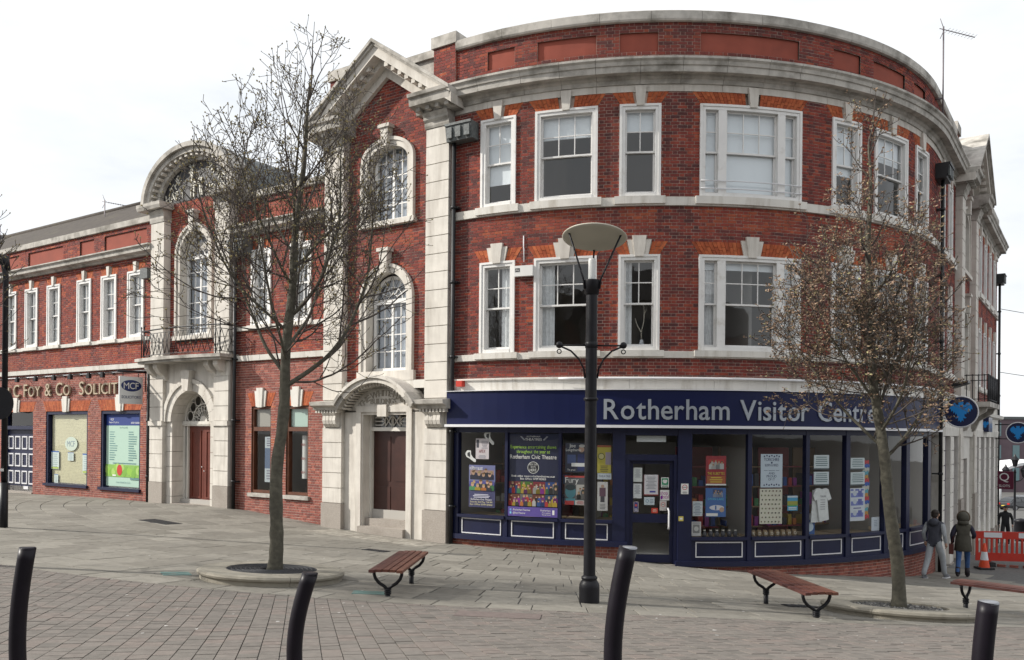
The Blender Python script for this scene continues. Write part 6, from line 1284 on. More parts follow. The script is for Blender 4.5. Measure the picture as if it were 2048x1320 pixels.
pz1 = planter(*T1, 0.16, 'round stone tree planter with iron grille left of the first bench', True); pz2 = planter(*T2, 0.14, 'round stone tree planter filled with dark pebbles at the right', False)
# post with lamp arm at the left edge
px_, py_ = -11.27, 18.65; pz = g(px_, py_); pl = empty('street_light_pole', (px_, py_, pz), label='dark pole with hooded lamp and round sign at the left edge', cat='street lamp')
mb = MB(); mb.tube([(0, 0, -0.3), (0, 0, 1.0)], 0.085, 14); mb.tube([(0, 0, 1.0), (0, 0, 5.6), (-0.05, 0, 5.85), (-0.2, 0, 5.95)], 0.06, 14); mb.build('pole', M_BLACK, pl, True)
mb = MB(); mb.tube([(0.08, 0, 5.70), (-0.02, 0, 5.93), (-0.35, 0, 5.99), (-0.75, 0, 5.92)], [0.03, 0.12, 0.16, 0.08], 12); mb.build('lamp_head', M_BLACK, pl, True)
mb = MB(); mb.prism([(0.30*math.cos(2*math.pi*k/28), 0.36*math.sin(2*math.pi*k/28)) for k in range(28)], lambda a, b: (a-0.05, -0.10, 2.75+b), lambda a, b: (a-0.05, -0.08, 2.75+b)); mb.build('round_sign', M_BLACK, pl, True)
mb = MB(); mb.box(-0.03, 0.03, -0.09, -0.06, 1.25, 1.31); mb.build('sticker', ink(WHT), pl, True)
# covers in the pavement
def cover(x, y, w_, d_, rz, m, nm, label, cat, bars=0, barm=None, lift=0.009):
    ca, sa = math.cos(rz), math.sin(rz); R2 = lambda a, b: (x+a*ca-b*sa, y+a*sa+b*ca)
    t = empty(nm, (x, y, g(x, y)), label=label, cat=cat); q = [R2(-w_/2, -d_/2), R2(w_/2, -d_/2), R2(w_/2, d_/2), R2(-w_/2, d_/2)]
    mb = MB(); mb.prism(q, lambda a, b: (a, b, g(a, b)-0.02), lambda a, b: (a, b, g(a, b)+lift)); mb.build('plate', m, t)
    for k in range(bars):
        f0, f1 = -w_/2+w_*(k+0.2)/bars, -w_/2+w_*(k+0.8)/bars; q2 = [R2(f0, -d_*0.44), R2(f1, -d_*0.44), R2(f1, d_*0.44), R2(f0, d_*0.44)]
        mb = MB(); mb.prism(q2, lambda a, b: (a, b, g(a, b)), lambda a, b: (a, b, g(a, b)+lift+0.006)); mb.build('bar', barm or m, t)
M_TEAL = mat('teal_paint', (0.11, 0.20, 0.185), 0.7, noise=0.3, nscale=9, stain=(0.2, 0.19, 0.16), stscale=6, stamt=0.8)
cover(-8.9, 21.3, 1.1, 0.5, -0.55, M_IRON, 'drain_grating', 'long iron drain grating in the flagstones before the arched doorway', 'drain', 12)
cover(-5.3, 13.3, 0.42, 0.42, 0.5, M_TEAL, 'utility_cover', 'teal-marked square cover left of the left planter', 'cover'); cover(-2.05, 12.25, 0.5, 0.36, 0.1, M_TEAL, 'utility_cover', 'teal-marked square cover between the left planter and bench', 'cover')
cover(-2.95, 18.35, 0.6, 0.28, -0.5, M_IRON, 'drain_grating', 'small iron drain grating before the pedimented doorway', 'drain', 8)
cover(4.6, 13.35, 0.5, 0.3, 0.1, M_IRON, 'utility_cover', 'iron cover in the flags behind the middle bench', 'cover', 4)
cover(-0.15, 10.35, 1.05, 0.55, -0.08, mat('inset_cover', (0.15, 0.12, 0.11), 0.9, noise=0.2, nscale=12), 'paver_cover', 'rectangular inset cover framed in the brick pavers', 'cover', 0, lift=0.006)
# pale setts before the pedimented door
st = empty('sett_patch', F(-1.9, 0, 0.8)[:2]+(g(*F(-1.9, 0, 0.8)[:2]),), label='pale setts laid before the pedimented doorway', cat='paving'); rq = random.Random(2)
M_SETT = ramp_mat('pale_sett', [(0, (0.24, 0.22, 0.19)), (1, (0.36, 0.335, 0.29))], bump=0.2)
for i in range(30):
    for j in range(5):
        s0_ = -3.7+i*0.13; p0_ = 0.42+j*0.2; qq = [F(s0_+0.006, 0, p0_+0.006)[:2], F(s0_+0.124, 0, p0_+0.006)[:2], F(s0_+0.124, 0, p0_+0.194)[:2], F(s0_+0.006, 0, p0_+0.194)[:2]]
        mb = MB(); r_ = rq.random(); h_ = rq.uniform(0.006, 0.010); mb.prism(qq, lambda a, b: (a, b, g(a, b)-0.01), lambda a, b: (a, b, g(a, b)+h_), r_); mb.build('sett', M_SETT, st)
mb = MB(); rq = random.Random(21)
for k in range(420):
    x = rq.uniform(-9, 10); y = rq.uniform(6.5, 19)
    if depth_in(x, y) > -0.4 or not inframe(x, y, -0.5, 0): continue
    r_ = rq.uniform(0.009, 0.026); n = 7; z_ = g(x, y)+0.0052; mb.add([(x+r_*rq.uniform(0.6, 1.2)*math.cos(6.283*i/n), y+r_*rq.uniform(0.6, 1.2)*math.sin(6.283*i/n), z_) for i in range(n)], [list(range(n))], rq.random())
mb.build('gum_spots', ramp_mat('chewing_gum', [(0, (0.08, 0.078, 0.07)), (0.45, (0.11, 0.105, 0.095)), (0.5, (0.36, 0.35, 0.33)), (1, (0.5, 0.49, 0.47))], bump=0), None, kind='stuff', label='pale and dark specks of trodden gum across the paving', cat='gum')
# ================================================================ TREES
M_BARK = mat('tree_bark', (0.105, 0.098, 0.075), 0.95, noise=0.35, nscale=14, bump=1.0, bscale=28, stain=(0.06, 0.055, 0.045), stscale=5, stamt=0.7)
M_TWIG = mat('dark_twig', (0.075, 0.062, 0.054), 0.85, noise=0.3, nscale=6)
def make_tree(name, base, path, r0, crown0, top, env, seed, buds, label, nl=19, dens=1.0, group='street trees', off=0.0):
    """path: trunk points relative to the base; env(h) = crown radius at height h"""
    rq = random.Random(seed); o = empty(name, base, label=label, cat='tree', group=group)
    tr = MB(); cr_ = MB(); bd = MB(); cx = lambda h: float(np.interp(h, [p[2] for p in path], [p[0] for p in path])); cy = lambda h: float(np.interp(h, [p[2] for p in path], [p[1] for p in path]))
    PP = [Vector(p) for p in path]; n = 60; tp_ = []; rd = []
    H0, H1 = path[0][2], path[-1][2]
    for i in range(n+1):
        h = H0+(H1-H0)*i/n; tp_.append((cx(h)+0.02*math.sin(h*3.1), cy(h)+0.02*math.cos(h*2.3), h)); f = i/n
        rd.append(r0*(1.28 if i == 0 else 1.1 if i == 1 else 1)*(1-0.22*min(1, f*H1/crown0)) if h < crown0 else r0*0.66*max(0.0, 1-(h-crown0)/(H1-crown0))**0.8+0.012)
    tr.tube(tp_, [r_*rq.uniform(0.95, 1.05) for r_ in rd], 16)
    tr.v = [(v[0]+rq.gauss(0, 0.0035), v[1]+rq.gauss(0, 0.0035), v[2]) for v in tr.v]
    def inside(p):
        h = p.z
        if h > top: return False
        return math.hypot(p.x-off*max(0, 1-(h-crown0)/3.5)-cx(min(h, H1)), p.y-cy(min(h, H1))) < env(h)*rq.uniform(0.86, 1.12)
    def bud(p, d, sc=1.0):
        L = rq.uniform(0.022, 0.045)*sc; w_ = L*0.36; d = (d+Vector((0, 0, 0.5))).normalized(); a = d.orthogonal().normalized(); b = d.cross(a); m = p+d*L*0.45; e = p+d*L
        bd.add([tuple(p), tuple(m+a*w_), tuple(m+b*w_), tuple(m-a*w_), tuple(m-b*w_), tuple(e)], [(0, 2, 1), (0, 3, 2), (0, 4, 3), (0, 1, 4), (5, 1, 2), (5, 2, 3), (5, 3, 4), (5, 4, 1)], rq.random())
        if buds > 1:
            for k in range(rq.choice((1, 2, 3))):
                v = Vector((rq.uniform(-1, 1), rq.uniform(-1, 1), rq.uniform(-0.2, 1))).normalized(); t = v.orthogonal().normalized(); l2 = rq.uniform(0.03, 0.06); q = p+v*0.012
                bd.add([tuple(q), tuple(q+v*l2*0.5+t*l2*0.28), tuple(q+v*l2), tuple(q+v*l2*0.5-t*l2*0.28)], [(0, 1, 2, 3)], rq.random())
    def grow(p, d, L, r, lev):
        seg = (0.16, 0.12, 0.09, 0.07, 0.05)[min(lev, 4)]; n = max(2, int(L/seg)); pts = [p.copy()]; rs = [r]; d = d.normalized(); q = p.copy(); kids = []
        az = rq.random()*6.28
        for i in range(n):
            jit = (0.10, 0.13, 0.17, 0.22, 0.28)[min(lev, 4)]; trop = (0.06, 0.075, 0.06, 0.05, 0.04)[min(lev, 4)]
            d = (d+Vector((rq.gauss(0, jit), rq.gauss(0, jit), rq.gauss(0, jit)))*0.55+Vector((0, 0, trop))).normalized()
            q = q+d*seg; pts.append(q.copy()); f = (i+1)/n; rs.append(max(0.0042, r*(1-0.82*f)))
            if lev < 4 and not inside(q): break
            if lev <= 3 and f > (0.12 if lev else 0.0):
                k_ = (1.3, 1.4, 1.2, 0.78)[lev]*dens*seg/0.16*(1.0 if lev < 2 else 1.25)
                while k_ > 0:
                    if rq.random() < k_: kids.append((q.copy(), d.copy(), f, rs[-1]))
                    k_ -= 1
            if lev >= 2 and rq.random() < 0.42:
                v = (Vector((rq.gauss(0, 1), rq.gauss(0, 1), rq.gauss(0.4, 0.8)))).normalized(); e = q+v*rq.uniform(0.015, 0.05)
                cr_.tube([tuple(q), tuple(e)], [0.0042, 0.0035], 3, cap=False, smooth=False)
                if rq.random() < 0.5*buds: bud(e, v)
        (cr_ if lev > 0 else tr).tube([tuple(x) for x in pts], rs, (8, 6, 4, 3, 3)[min(lev, 4)], cap=False, smooth=lev < 3)
        if lev >= 2: bud(pts[-1], d)
        for (kp, kd, f, kr) in kids:
            az += 2.4+rq.uniform(-0.5, 0.5); a = kd.orthogonal().normalized(); b = kd.cross(a); side = a*math.cos(az)+b*math.sin(az); ang = math.radians(rq.uniform(32, 58))
            nd_ = (kd*math.cos(ang)+side*math.sin(ang)); kl = (L*(0.62-0.30*f)*rq.uniform(0.7, 1.15)) if lev < 2 else rq.uniform(0.15, 0.46)*(1 if lev == 2 else 0.6)
            if kl < 0.05: continue
            grow(kp, nd_, kl, max(0.0045, kr*rq.uniform(0.5, 0.66)), lev+1)
    for i in range(nl):
        f = (i+0.3)/nl; h = crown0*0.98+(top*0.90-crown0)*f**1.12; a = i*2.399+rq.uniform(-0.35, 0.35); up_ = 0.62+0.75*f+rq.uniform(-0.1, 0.15)
        d = Vector((math.cos(a), math.sin(a), up_)); e = env(min(h+1.2, top-0.3)); L_ = max(0.6, e*(1.45-0.25*f)*rq.uniform(0.9, 1.15))+0.3*(1-f)
        i_ = min(n, int((h-H0)/(H1-H0)*n)); rr_ = rd[i_]*rq.uniform(0.32, 0.5)
        grow(Vector((cx(h), cy(h), h)), d, L_, max(0.014, rr_), 0 if f < 0.55 else 1)
    for hh in (H1*0.97, H1): grow(Vector((cx(hh), cy(hh), hh)), Vector((rq.uniform(-.2, .2), rq.uniform(-.2, .2), 1)), top-hh+0.2, 0.016, 1)
    tr.build('trunk', M_BARK, o, True); cr_.build('crown', M_TWIG, o, True); bd.build('buds', M_BUD1 if buds <= 1 else M_BUD2, o, True, kind='stuff')
    return o
M_BUD1 = ramp_mat('green_bud', [(0, (0.20, 0.155, 0.075)), (0.5, (0.27, 0.22, 0.10)), (1, (0.35, 0.31, 0.17))], bump=0); M_BUD2 = ramp_mat('pink_bud', [(0, (0.14, 0.092, 0.058)), (0.45, (0.22, 0.145, 0.095)), (0.8, (0.31, 0.215, 0.155)), (1, (0.27, 0.26, 0.12))], bump=0)
env1 = lambda h: float(np.interp(h, [2.6, 3.2, 4.2, 5.2, 6.4, 7.4, 8.2, 8.8], [1.0, 2.1, 2.45, 2.2, 1.85, 1.45, 0.9, 0.3]))
env2 = lambda h: float(np.interp(h, [2.2, 2.8, 3.8, 4.8, 5.8, 6.8, 7.5, 8.1], [1.15, 1.55, 1.65, 1.45, 1.1, 0.75, 0.45, 0.15]))
t1 = make_tree('street_tree', (T1[0]+0.03, T1[1], pz1-0.1), [(0, 0, 0), (0.06, 0, 2.0), (0.17, 0, 3.4), (0.25, 0.05, 5.0), (0.5, 0.1, 7.9)], 0.108, 3.0, 8.75, env1, 5, 0.8, 'bare budding tree in the grille planter before the arched pavilion', dens=0.48, off=-0.35)
t2 = make_tree('street_tree', (T2[0]+0.02, T2[1], pz2-0.1), [(0, 0, 0), (-0.08, 0, 1.0), (-0.26, 0, 2.3), (-0.48, 0, 4.0), (-0.52, 0.05, 7.2)], 0.104, 2.35, 8.05, env2, 12, 1.5, 'smaller budding tree with pinkish buds in the pebble planter at the right', dens=0.66, off=-0.5)
t3 = dup(t1, (-10.1, 13.2, g(-10.1, 13.2)-0.5), 2.2, 'bare branches reaching in from the left edge of the picture')
# ================================================================ PEOPLE
def person(name, loc, rz, joints, bones, mats, label, extras=None, height=1.0):
    """one continuous skinned body; every face takes the material of the nearest bone"""
    o = empty(name, loc, label=label, cat='person', rz=rz)
    names = list(joints); idx = {k: i for i, k in enumerate(names)}
    me = bpy.data.meshes.new('figure'); me.from_pydata([joints[k][:3] for k in names], [(idx[a], idx[b]) for a, b, _ in bones], [])
    ob = bpy.data.objects.new('figure', me); COL.objects.link(ob); md = ob.modifiers.new('skin', 'SKIN'); md.use_smooth_shade = True; md.branch_smoothing = 0.3
    sv = me.skin_vertices[0].data
    for k in names: r = joints[k][3]; rr_ = r if isinstance(r, tuple) else (r, r); sv[idx[k]].radius = rr_
    for i in range(len(names)): sv[i].use_root = (names[i] == 'pelvis')
    ss = ob.modifiers.new('sub', 'SUBSURF'); ss.levels = 2; ss.render_levels = 2
    dg = bpy.context.evaluated_depsgraph_get(); m2 = bpy.data.meshes.new_from_object(ob.evaluated_get(dg)); bpy.data.objects.remove(ob)
    labs = list(mats); m2.materials.clear()
    for k in labs: m2.materials.append(mats[k])
    rad_ = lambda k: joints[k][3] if not isinstance(joints[k][3], tuple) else max(joints[k][3])
    segs = [(np.array(joints[a][:3]), np.array(joints[b][:3]), labs.index(l), rad_(a), rad_(b)) for a, b, l in bones]
    mi = []
    for p in m2.polygons:
        c = np.array(p.center); best = (9, 0)
        for a, b, l, ra, rb in segs:
            d = b-a; t = min(1, max(0, float((c-a)@d/(d@d+1e-9)))); e = float(np.linalg.norm(c-a-d*t))-(ra+(rb-ra)*t)
            if e < best[0]: best = (e, l)
        mi.append(best[1])
    m2.polygons.foreach_set('material_index', mi); m2.polygons.foreach_set('use_smooth', [True]*len(mi)); m2.update()
    bo = bpy.data.objects.new('body', m2); COL.objects.link(bo); bo.parent = o; WM[bo.name] = WM[o.name]
    for (nm, m, fn) in (extras or []):
        mb = MB(); fn(mb); mb.build(nm, m, o, True)
    return o
M_SKIN = mat('skin', (0.42, 0.25, 0.18), 0.6); M_HAIR = mat('dark_hair', (0.025, 0.018, 0.014), 0.7, noise=0.3, nscale=30)
M_GREYM = mat('grey_marl', (0.33, 0.35, 0.37), 0.9, noise=0.12, nscale=12, bump=0.3, bscale=14); M_CHAR = mat('charcoal_vest', (0.055, 0.058, 0.075), 0.85, noise=0.15, nscale=10, bump=0.3, bscale=12)
M_SHOE = mat('grey_shoe', (0.13, 0.135, 0.15), 0.6); M_OLIVE = mat('olive_parka', (0.075, 0.07, 0.055), 0.85, noise=0.2, nscale=9, bump=0.4, bscale=12); M_JEAN = mat('blue_jeans', (0.045, 0.10, 0.24), 0.85, noise=0.2, nscale=12); M_BOOT = mat('dark_boot', (0.025, 0.02, 0.025), 0.6)
M_COAT = mat('black_coat', (0.015, 0.015, 0.018), 0.8); M_NAVYS = mat('navy_sleeve', (0.02, 0.018, 0.035), 0.8); M_BAG = mat('brown_bag', (0.10, 0.025, 0.02), 0.5)
def lobe(mb, c, r, n=12):
    prof = [(math.sin(t), -math.cos(t)) for t in np.linspace(0.02, math.pi-0.02, 9)]; vs = []
    m_ = MB(); m_.lathe(prof, n); mb.add([(c[0]+v[0]*r[0], c[1]+v[1]*r[1], c[2]+v[2]*r[2]) for v in m_.v], m_.f, smooth=True)
def hand(mb, c, d, sg_):
    """palm, four curled fingers and a thumb hanging from the wrist"""
    c = Vector(c); d = Vector(d).normalized(); f = Vector((0, 1, 0)); f = (f-d*f.dot(d)).normalized(); q = d.cross(f)
    mb.tube([tuple(c), tuple(c+d*0.045), tuple(c+d*0.085)], [0.026, 0.036, 0.030], 8)
    for i, L_ in enumerate((0.065, 0.075, 0.07, 0.055)):
        b = c+d*0.08+f*(0.026-0.017*i); mb.tube([tuple(b), tuple(b+d*L_*0.5+q*sg_*0.008), tuple(b+d*L_*0.85+q*sg_*0.028)], [0.0095, 0.009, 0.007], 6)
    b = c+d*0.03+f*0.03; mb.tube([tuple(b), tuple(b+d*0.03+f*0.018), tuple(b+d*0.06+f*0.015)], [0.011, 0.010, 0.008], 6)
J = dict(pelvis=(0, 0, 0.95, (0.155, 0.12)), waist=(0, 0.01, 1.10, (0.16, 0.115)), chest=(0, 0.02, 1.32, (0.185, 0.125)), neckb=(0, 0.03, 1.47, (0.10, 0.085)), neck=(0, 0.035, 1.54, 0.058), head=(0, 0.05, 1.63, (0.078, 0.092)), crown=(0, 0.05, 1.715, (0.06, 0.072)),
    shl=(-0.19, 0.02, 1.42, 0.072), ell=(-0.265, -0.04, 1.15, 0.055), wrl=(-0.27, 0.07, 0.93, 0.042), shr=(0.19, 0.02, 1.42, 0.072), elr=(0.255, -0.01, 1.15, 0.055), wrr=(0.24, 0.10, 0.92, 0.042),
    hl=(-0.09, 0, 0.90, 0.105), kl=(-0.115, -0.10, 0.50, 0.082), al=(-0.125, -0.30, 0.14, 0.066), fl=(-0.135, -0.20, 0.045, 0.045), hr=(0.09, 0, 0.90, 0.105), kr=(0.12, 0.20, 0.52, 0.082), ar=(0.13, 0.28, 0.12, 0.066), fr=(0.14, 0.42, 0.045, 0.045))
Bn = [('pelvis', 'waist', 'top'), ('waist', 'chest', 'top'), ('chest', 'neckb', 'top'), ('neckb', 'neck', 'skin'), ('neck', 'head', 'skin'), ('head', 'crown', 'skin'), ('chest', 'shl', 'top'), ('shl', 'ell', 'sleeve'), ('ell', 'wrl', 'sleeve'), ('chest', 'shr', 'top'), ('shr', 'elr', 'sleeve'), ('elr', 'wrr', 'sleeve'), ('pelvis', 'hl', 'legs'), ('hl', 'kl', 'legs'), ('kl', 'al', 'legs'), ('al', 'fl', 'shoe'), ('pelvis', 'hr', 'legs'), ('hr', 'kr', 'legs'), ('kr', 'ar', 'legs'), ('ar', 'fr', 'shoe')]
def head_bits(zc=1.645, hair=True, y=0.05):
    ex = []
    if hair: ex.append(('hair', M_HAIR, lambda m: (lobe(m, (0, y-0.018, zc+0.045), (0.092, 0.105, 0.085)), lobe(m, (0, y-0.055, zc-0.02), (0.082, 0.055, 0.07)))))
    ex.append(('face', M_SKIN, lambda m: (lobe(m, (0, y+0.03, zc-0.005), (0.070, 0.078, 0.092)), lobe(m, (0, y+0.112, zc-0.012), (0.013, 0.02, 0.022)))))
    for s_ in (-1, 1): ex.append(('ear', M_SKIN, lambda m, s_=s_: lobe(m, (s_*0.088, y, zc-0.01), (0.014, 0.024, 0.034), 8)))
    for s_ in (-1, 1): ex.append(('eye', mat('eye_dark', (0.03, 0.025, 0.02), 0.3), lambda m, s_=s_: lobe(m, (s_*0.03, y+0.098, zc+0.01), (0.012, 0.008, 0.007), 6)))
    ex.append(('mouth', mat('lip', (0.3, 0.11, 0.09), 0.6), lambda m: lobe(m, (0, y+0.098, zc-0.05), (0.022, 0.008, 0.006), 6)))
    return ex
ml = (10.86, 21.55); mz = g(*ml)
hands = lambda: [('hand', M_SKIN, lambda m: hand(m, (-0.27, 0.075, 0.925), (0.0, 0.25, -1), 1)), ('hand', M_SKIN, lambda m: hand(m, (0.24, 0.105, 0.915), (0.0, 0.3, -1), -1))]
soles = [('sole', M_ALU, lambda m: m.box(-0.18, -0.09, -0.36, -0.12, 0.0, 0.025)), ('sole', M_ALU, lambda m: m.box(0.095, 0.185, 0.24, 0.50, 0.0, 0.025)), ('shoe', M_SHOE, lambda m: lobe(m, (-0.135, -0.23, 0.05), (0.05, 0.13, 0.045))), ('shoe', M_SHOE, lambda m: lobe(m, (0.14, 0.38, 0.05), (0.05, 0.14, 0.045)))]
person('person', (*ml, mz), math.radians(-52), J, Bn, dict(top=M_CHAR, sleeve=M_GREYM, legs=M_GREYM, skin=M_SKIN, shoe=M_SHOE), 'person in charcoal and grey hooded top and grey joggers walking away',
    head_bits()+hands()+soles+[('hood', M_CHAR, lambda m: (lobe(m, (0, -0.075, 1.45), (0.125, 0.065, 0.095)), lobe(m, (0, -0.02, 1.50), (0.10, 0.085, 0.05))))])
JW = dict(J); sc_ = 0.94
JW.update(pelvis=(0, 0, 0.92, (0.185, 0.14)), waist=(0, 0.01, 1.08, (0.165, 0.125)), chest=(0, 0.02, 1.28, (0.18, 0.13)), neckb=(0, 0.03, 1.43, (0.11, 0.09)), head=(0, 0.05, 1.58, (0.08, 0.09)), crown=(0, 0.05, 1.66, (0.06, 0.07)), neck=(0, 0.035, 1.50, 0.06), shl=(-0.175, 0.02, 1.37, 0.072), shr=(0.175, 0.02, 1.37, 0.072), ell=(-0.26, -0.06, 1.12, 0.06), wrl=(-0.25, 0.04, 0.90, 0.048), elr=(0.265, 0.0, 1.13, 0.06), wrr=(0.22, 0.20, 1.05, 0.045),
    kl=(-0.10, -0.12, 0.49, 0.068), al=(-0.11, -0.34, 0.20, 0.055), fl=(-0.11, -0.30, 0.08, 0.045), hl=(-0.09, 0, 0.88, 0.10), hr=(0.09, 0, 0.88, 0.10), kr=(0.10, 0.12, 0.49, 0.068), ar=(0.10, 0.16, 0.12, 0.055), fr=(0.11, 0.29, 0.045, 0.042))
wl = (12.0, 22.3); wz = g(*wl)
def skirt(m):
    m.lathe([(0.175, 1.12), (0.19, 0.95), (0.215, 0.72), (0.205, 0.71), (0.17, 0.93)], 16)
    m.v = [(v[0], v[1]*0.78, v[2]) for v in m.v]
person('person', (*wl, wz), math.radians(-30), JW, Bn, dict(top=M_OLIVE, sleeve=M_NAVYS, legs=M_JEAN, skin=M_SKIN, shoe=M_BOOT), 'person in olive hooded parka and blue jeans carrying a brown shoulder bag',
    head_bits(1.6, False)+hands()[:1]+[('hand', M_SKIN, lambda m: hand(m, (0.22, 0.205, 1.045), (0.0, 0.9, 0.1), -1)), ('parka_skirt', M_OLIVE, skirt), ('hood', M_OLIVE, lambda m: (lobe(m, (0, 0.005, 1.60), (0.135, 0.135, 0.15)), lobe(m, (0, -0.03, 1.46), (0.14, 0.10, 0.07)))),
     ('fur_trim', mat('fur', (0.11, 0.085, 0.06), 0.95, noise=0.4, nscale=40, bump=1, bscale=60), lambda m: m.tube([(0.135*math.sin(t), 0.085+0.03*math.cos(2*t), 1.60+0.15*math.cos(t)) for t in np.linspace(0, 2*math.pi, 25)], 0.032, 7, cap=False)),
     ('shoulder_bag', M_BAG, lambda m: (m.box(-0.33, -0.22, -0.16, 0.12, 0.62, 0.88), m.tube([(-0.27, -0.12, 0.88), (-0.20, -0.06, 1.2), (-0.13, 0.0, 1.44), (-0.17, 0.08, 1.2), (-0.26, 0.1, 0.88)], 0.012, 5))),
     ('boot', M_BOOT, lambda m: (lobe(m, (-0.11, -0.29, 0.12), (0.05, 0.11, 0.06)), m.tube([(-0.11, -0.33, 0.14), (-0.105, -0.27, 0.30)], 0.062, 8))), ('boot', M_BOOT, lambda m: (lobe(m, (0.105, 0.22, 0.05), (0.05, 0.13, 0.05)), m.tube([(0.10, 0.155, 0.06), (0.10, 0.145, 0.26)], 0.06, 8)))])
fl_ = (22.0, 37.4)
person('person', (*fl_, g(*fl_)), math.radians(150), J, Bn, dict(top=M_COAT, sleeve=M_COAT, legs=M_COAT, skin=M_SKIN, shoe=M_COAT), 'person in dark coat and cap standing beyond the red barrier', head_bits()+hands()+[('cap', M_COAT, lambda m: (lobe(m, (0, 0.05, 1.72), (0.10, 0.11, 0.05)), m.box(-0.07, 0.07, 0.12, 0.22, 1.69, 1.705)))])
# ================================================================ ROADWORKS
M_RED = mat('barrier_red', (0.52, 0.035, 0.02), 0.5, noise=0.2, nscale=4, stain=(0.25, 0.06, 0.04), stscale=4, stlo=0.45); M_REFL = mat('reflective_white', (0.66, 0.68, 0.70), 0.3); M_RUB = mat('black_rubber', (0.03, 0.03, 0.032), 0.8); M_ORG = mat('cone_orange', (0.6, 0.06, 0.015), 0.5)
def barrier(x, y, rz, label):
    o = empty('barrier', (x, y, g(x, y)), label=label, cat='barrier', group='red plastic street barriers', rz=rz)
    mk = lambda nm, m, *b: MB().box(*b).build(nm, m, o, True)
    mk('top_rail', M_RED, 0, 2.0, -0.03, 0.03, 0.80, 1.02); mk('middle_rail', M_RED, 0, 2.0, -0.028, 0.028, 0.30, 0.38); mk('bottom_rail', M_RED, 0, 2.0, -0.03, 0.03, 0.14, 0.30)
    for k in range(15):
        x_ = 0.02+k*0.14; mk('upright', M_RED, x_-0.02 if k else 0, x_+(0.03 if k % 7 else 0.05), -0.027, 0.027, 0.38, 0.80)
    for a in (0.22, 1.18): mk('reflective_strip', M_REFL, a, a+0.5, -0.034, 0.034, 0.84, 0.99)
    for a in (0.3, 1.6): mk('foot', M_RUB, a, a+0.14, -0.35, 0.35, 0.0, 0.12); mk('foot_bracket', M_RED, a+0.02, a+0.12, -0.05, 0.05, 0.12, 0.16)
barrier(14.02, 25.35, math.radians(-10), 'red plastic barrier with reflective strips nearest the corner'); barrier(16.05, 25.05, math.radians(4), 'red plastic barrier running off the right edge')
def cone(x, y, label):
    o = empty('traffic_cone', (x, y, g(x, y)), label=label, cat='traffic cone'); MB().box(-0.2, 0.2, -0.2, 0.2, 0, 0.05).build('cone_base', M_RUB, o, True)
    MB().lathe([(0.15, 0.05), (0.11, 0.26)], 18).build('lower_body', M_ORG, o, True); MB().lathe([(0.11, 0.26), (0.075, 0.5)], 18).build('sleeve', M_REFL, o, True); MB().lathe([(0.075, 0.5), (0.035, 0.74), (0.001, 0.75)], 18).build('top_body', M_ORG, o, True)
cone(13.75, 24.4, 'orange traffic cone with white sleeve in front of the red barrier')
rq = random.Random(6)
for k in range(4):
    x, y = 14.6+0.3*k, 25.0-0.12*k; MB().box(-0.11, 0.11, -0.05, 0.05, 0, 0.066).build('loose_brick', M_BRICKP, None, label='loose brick on the ground under the red barrier', cat='brick', group='loose bricks under the barrier').matrix_world = Matrix.Translation((x, y, g(x, y))) @ Matrix.Rotation(rq.random()*3, 4, 'Z')
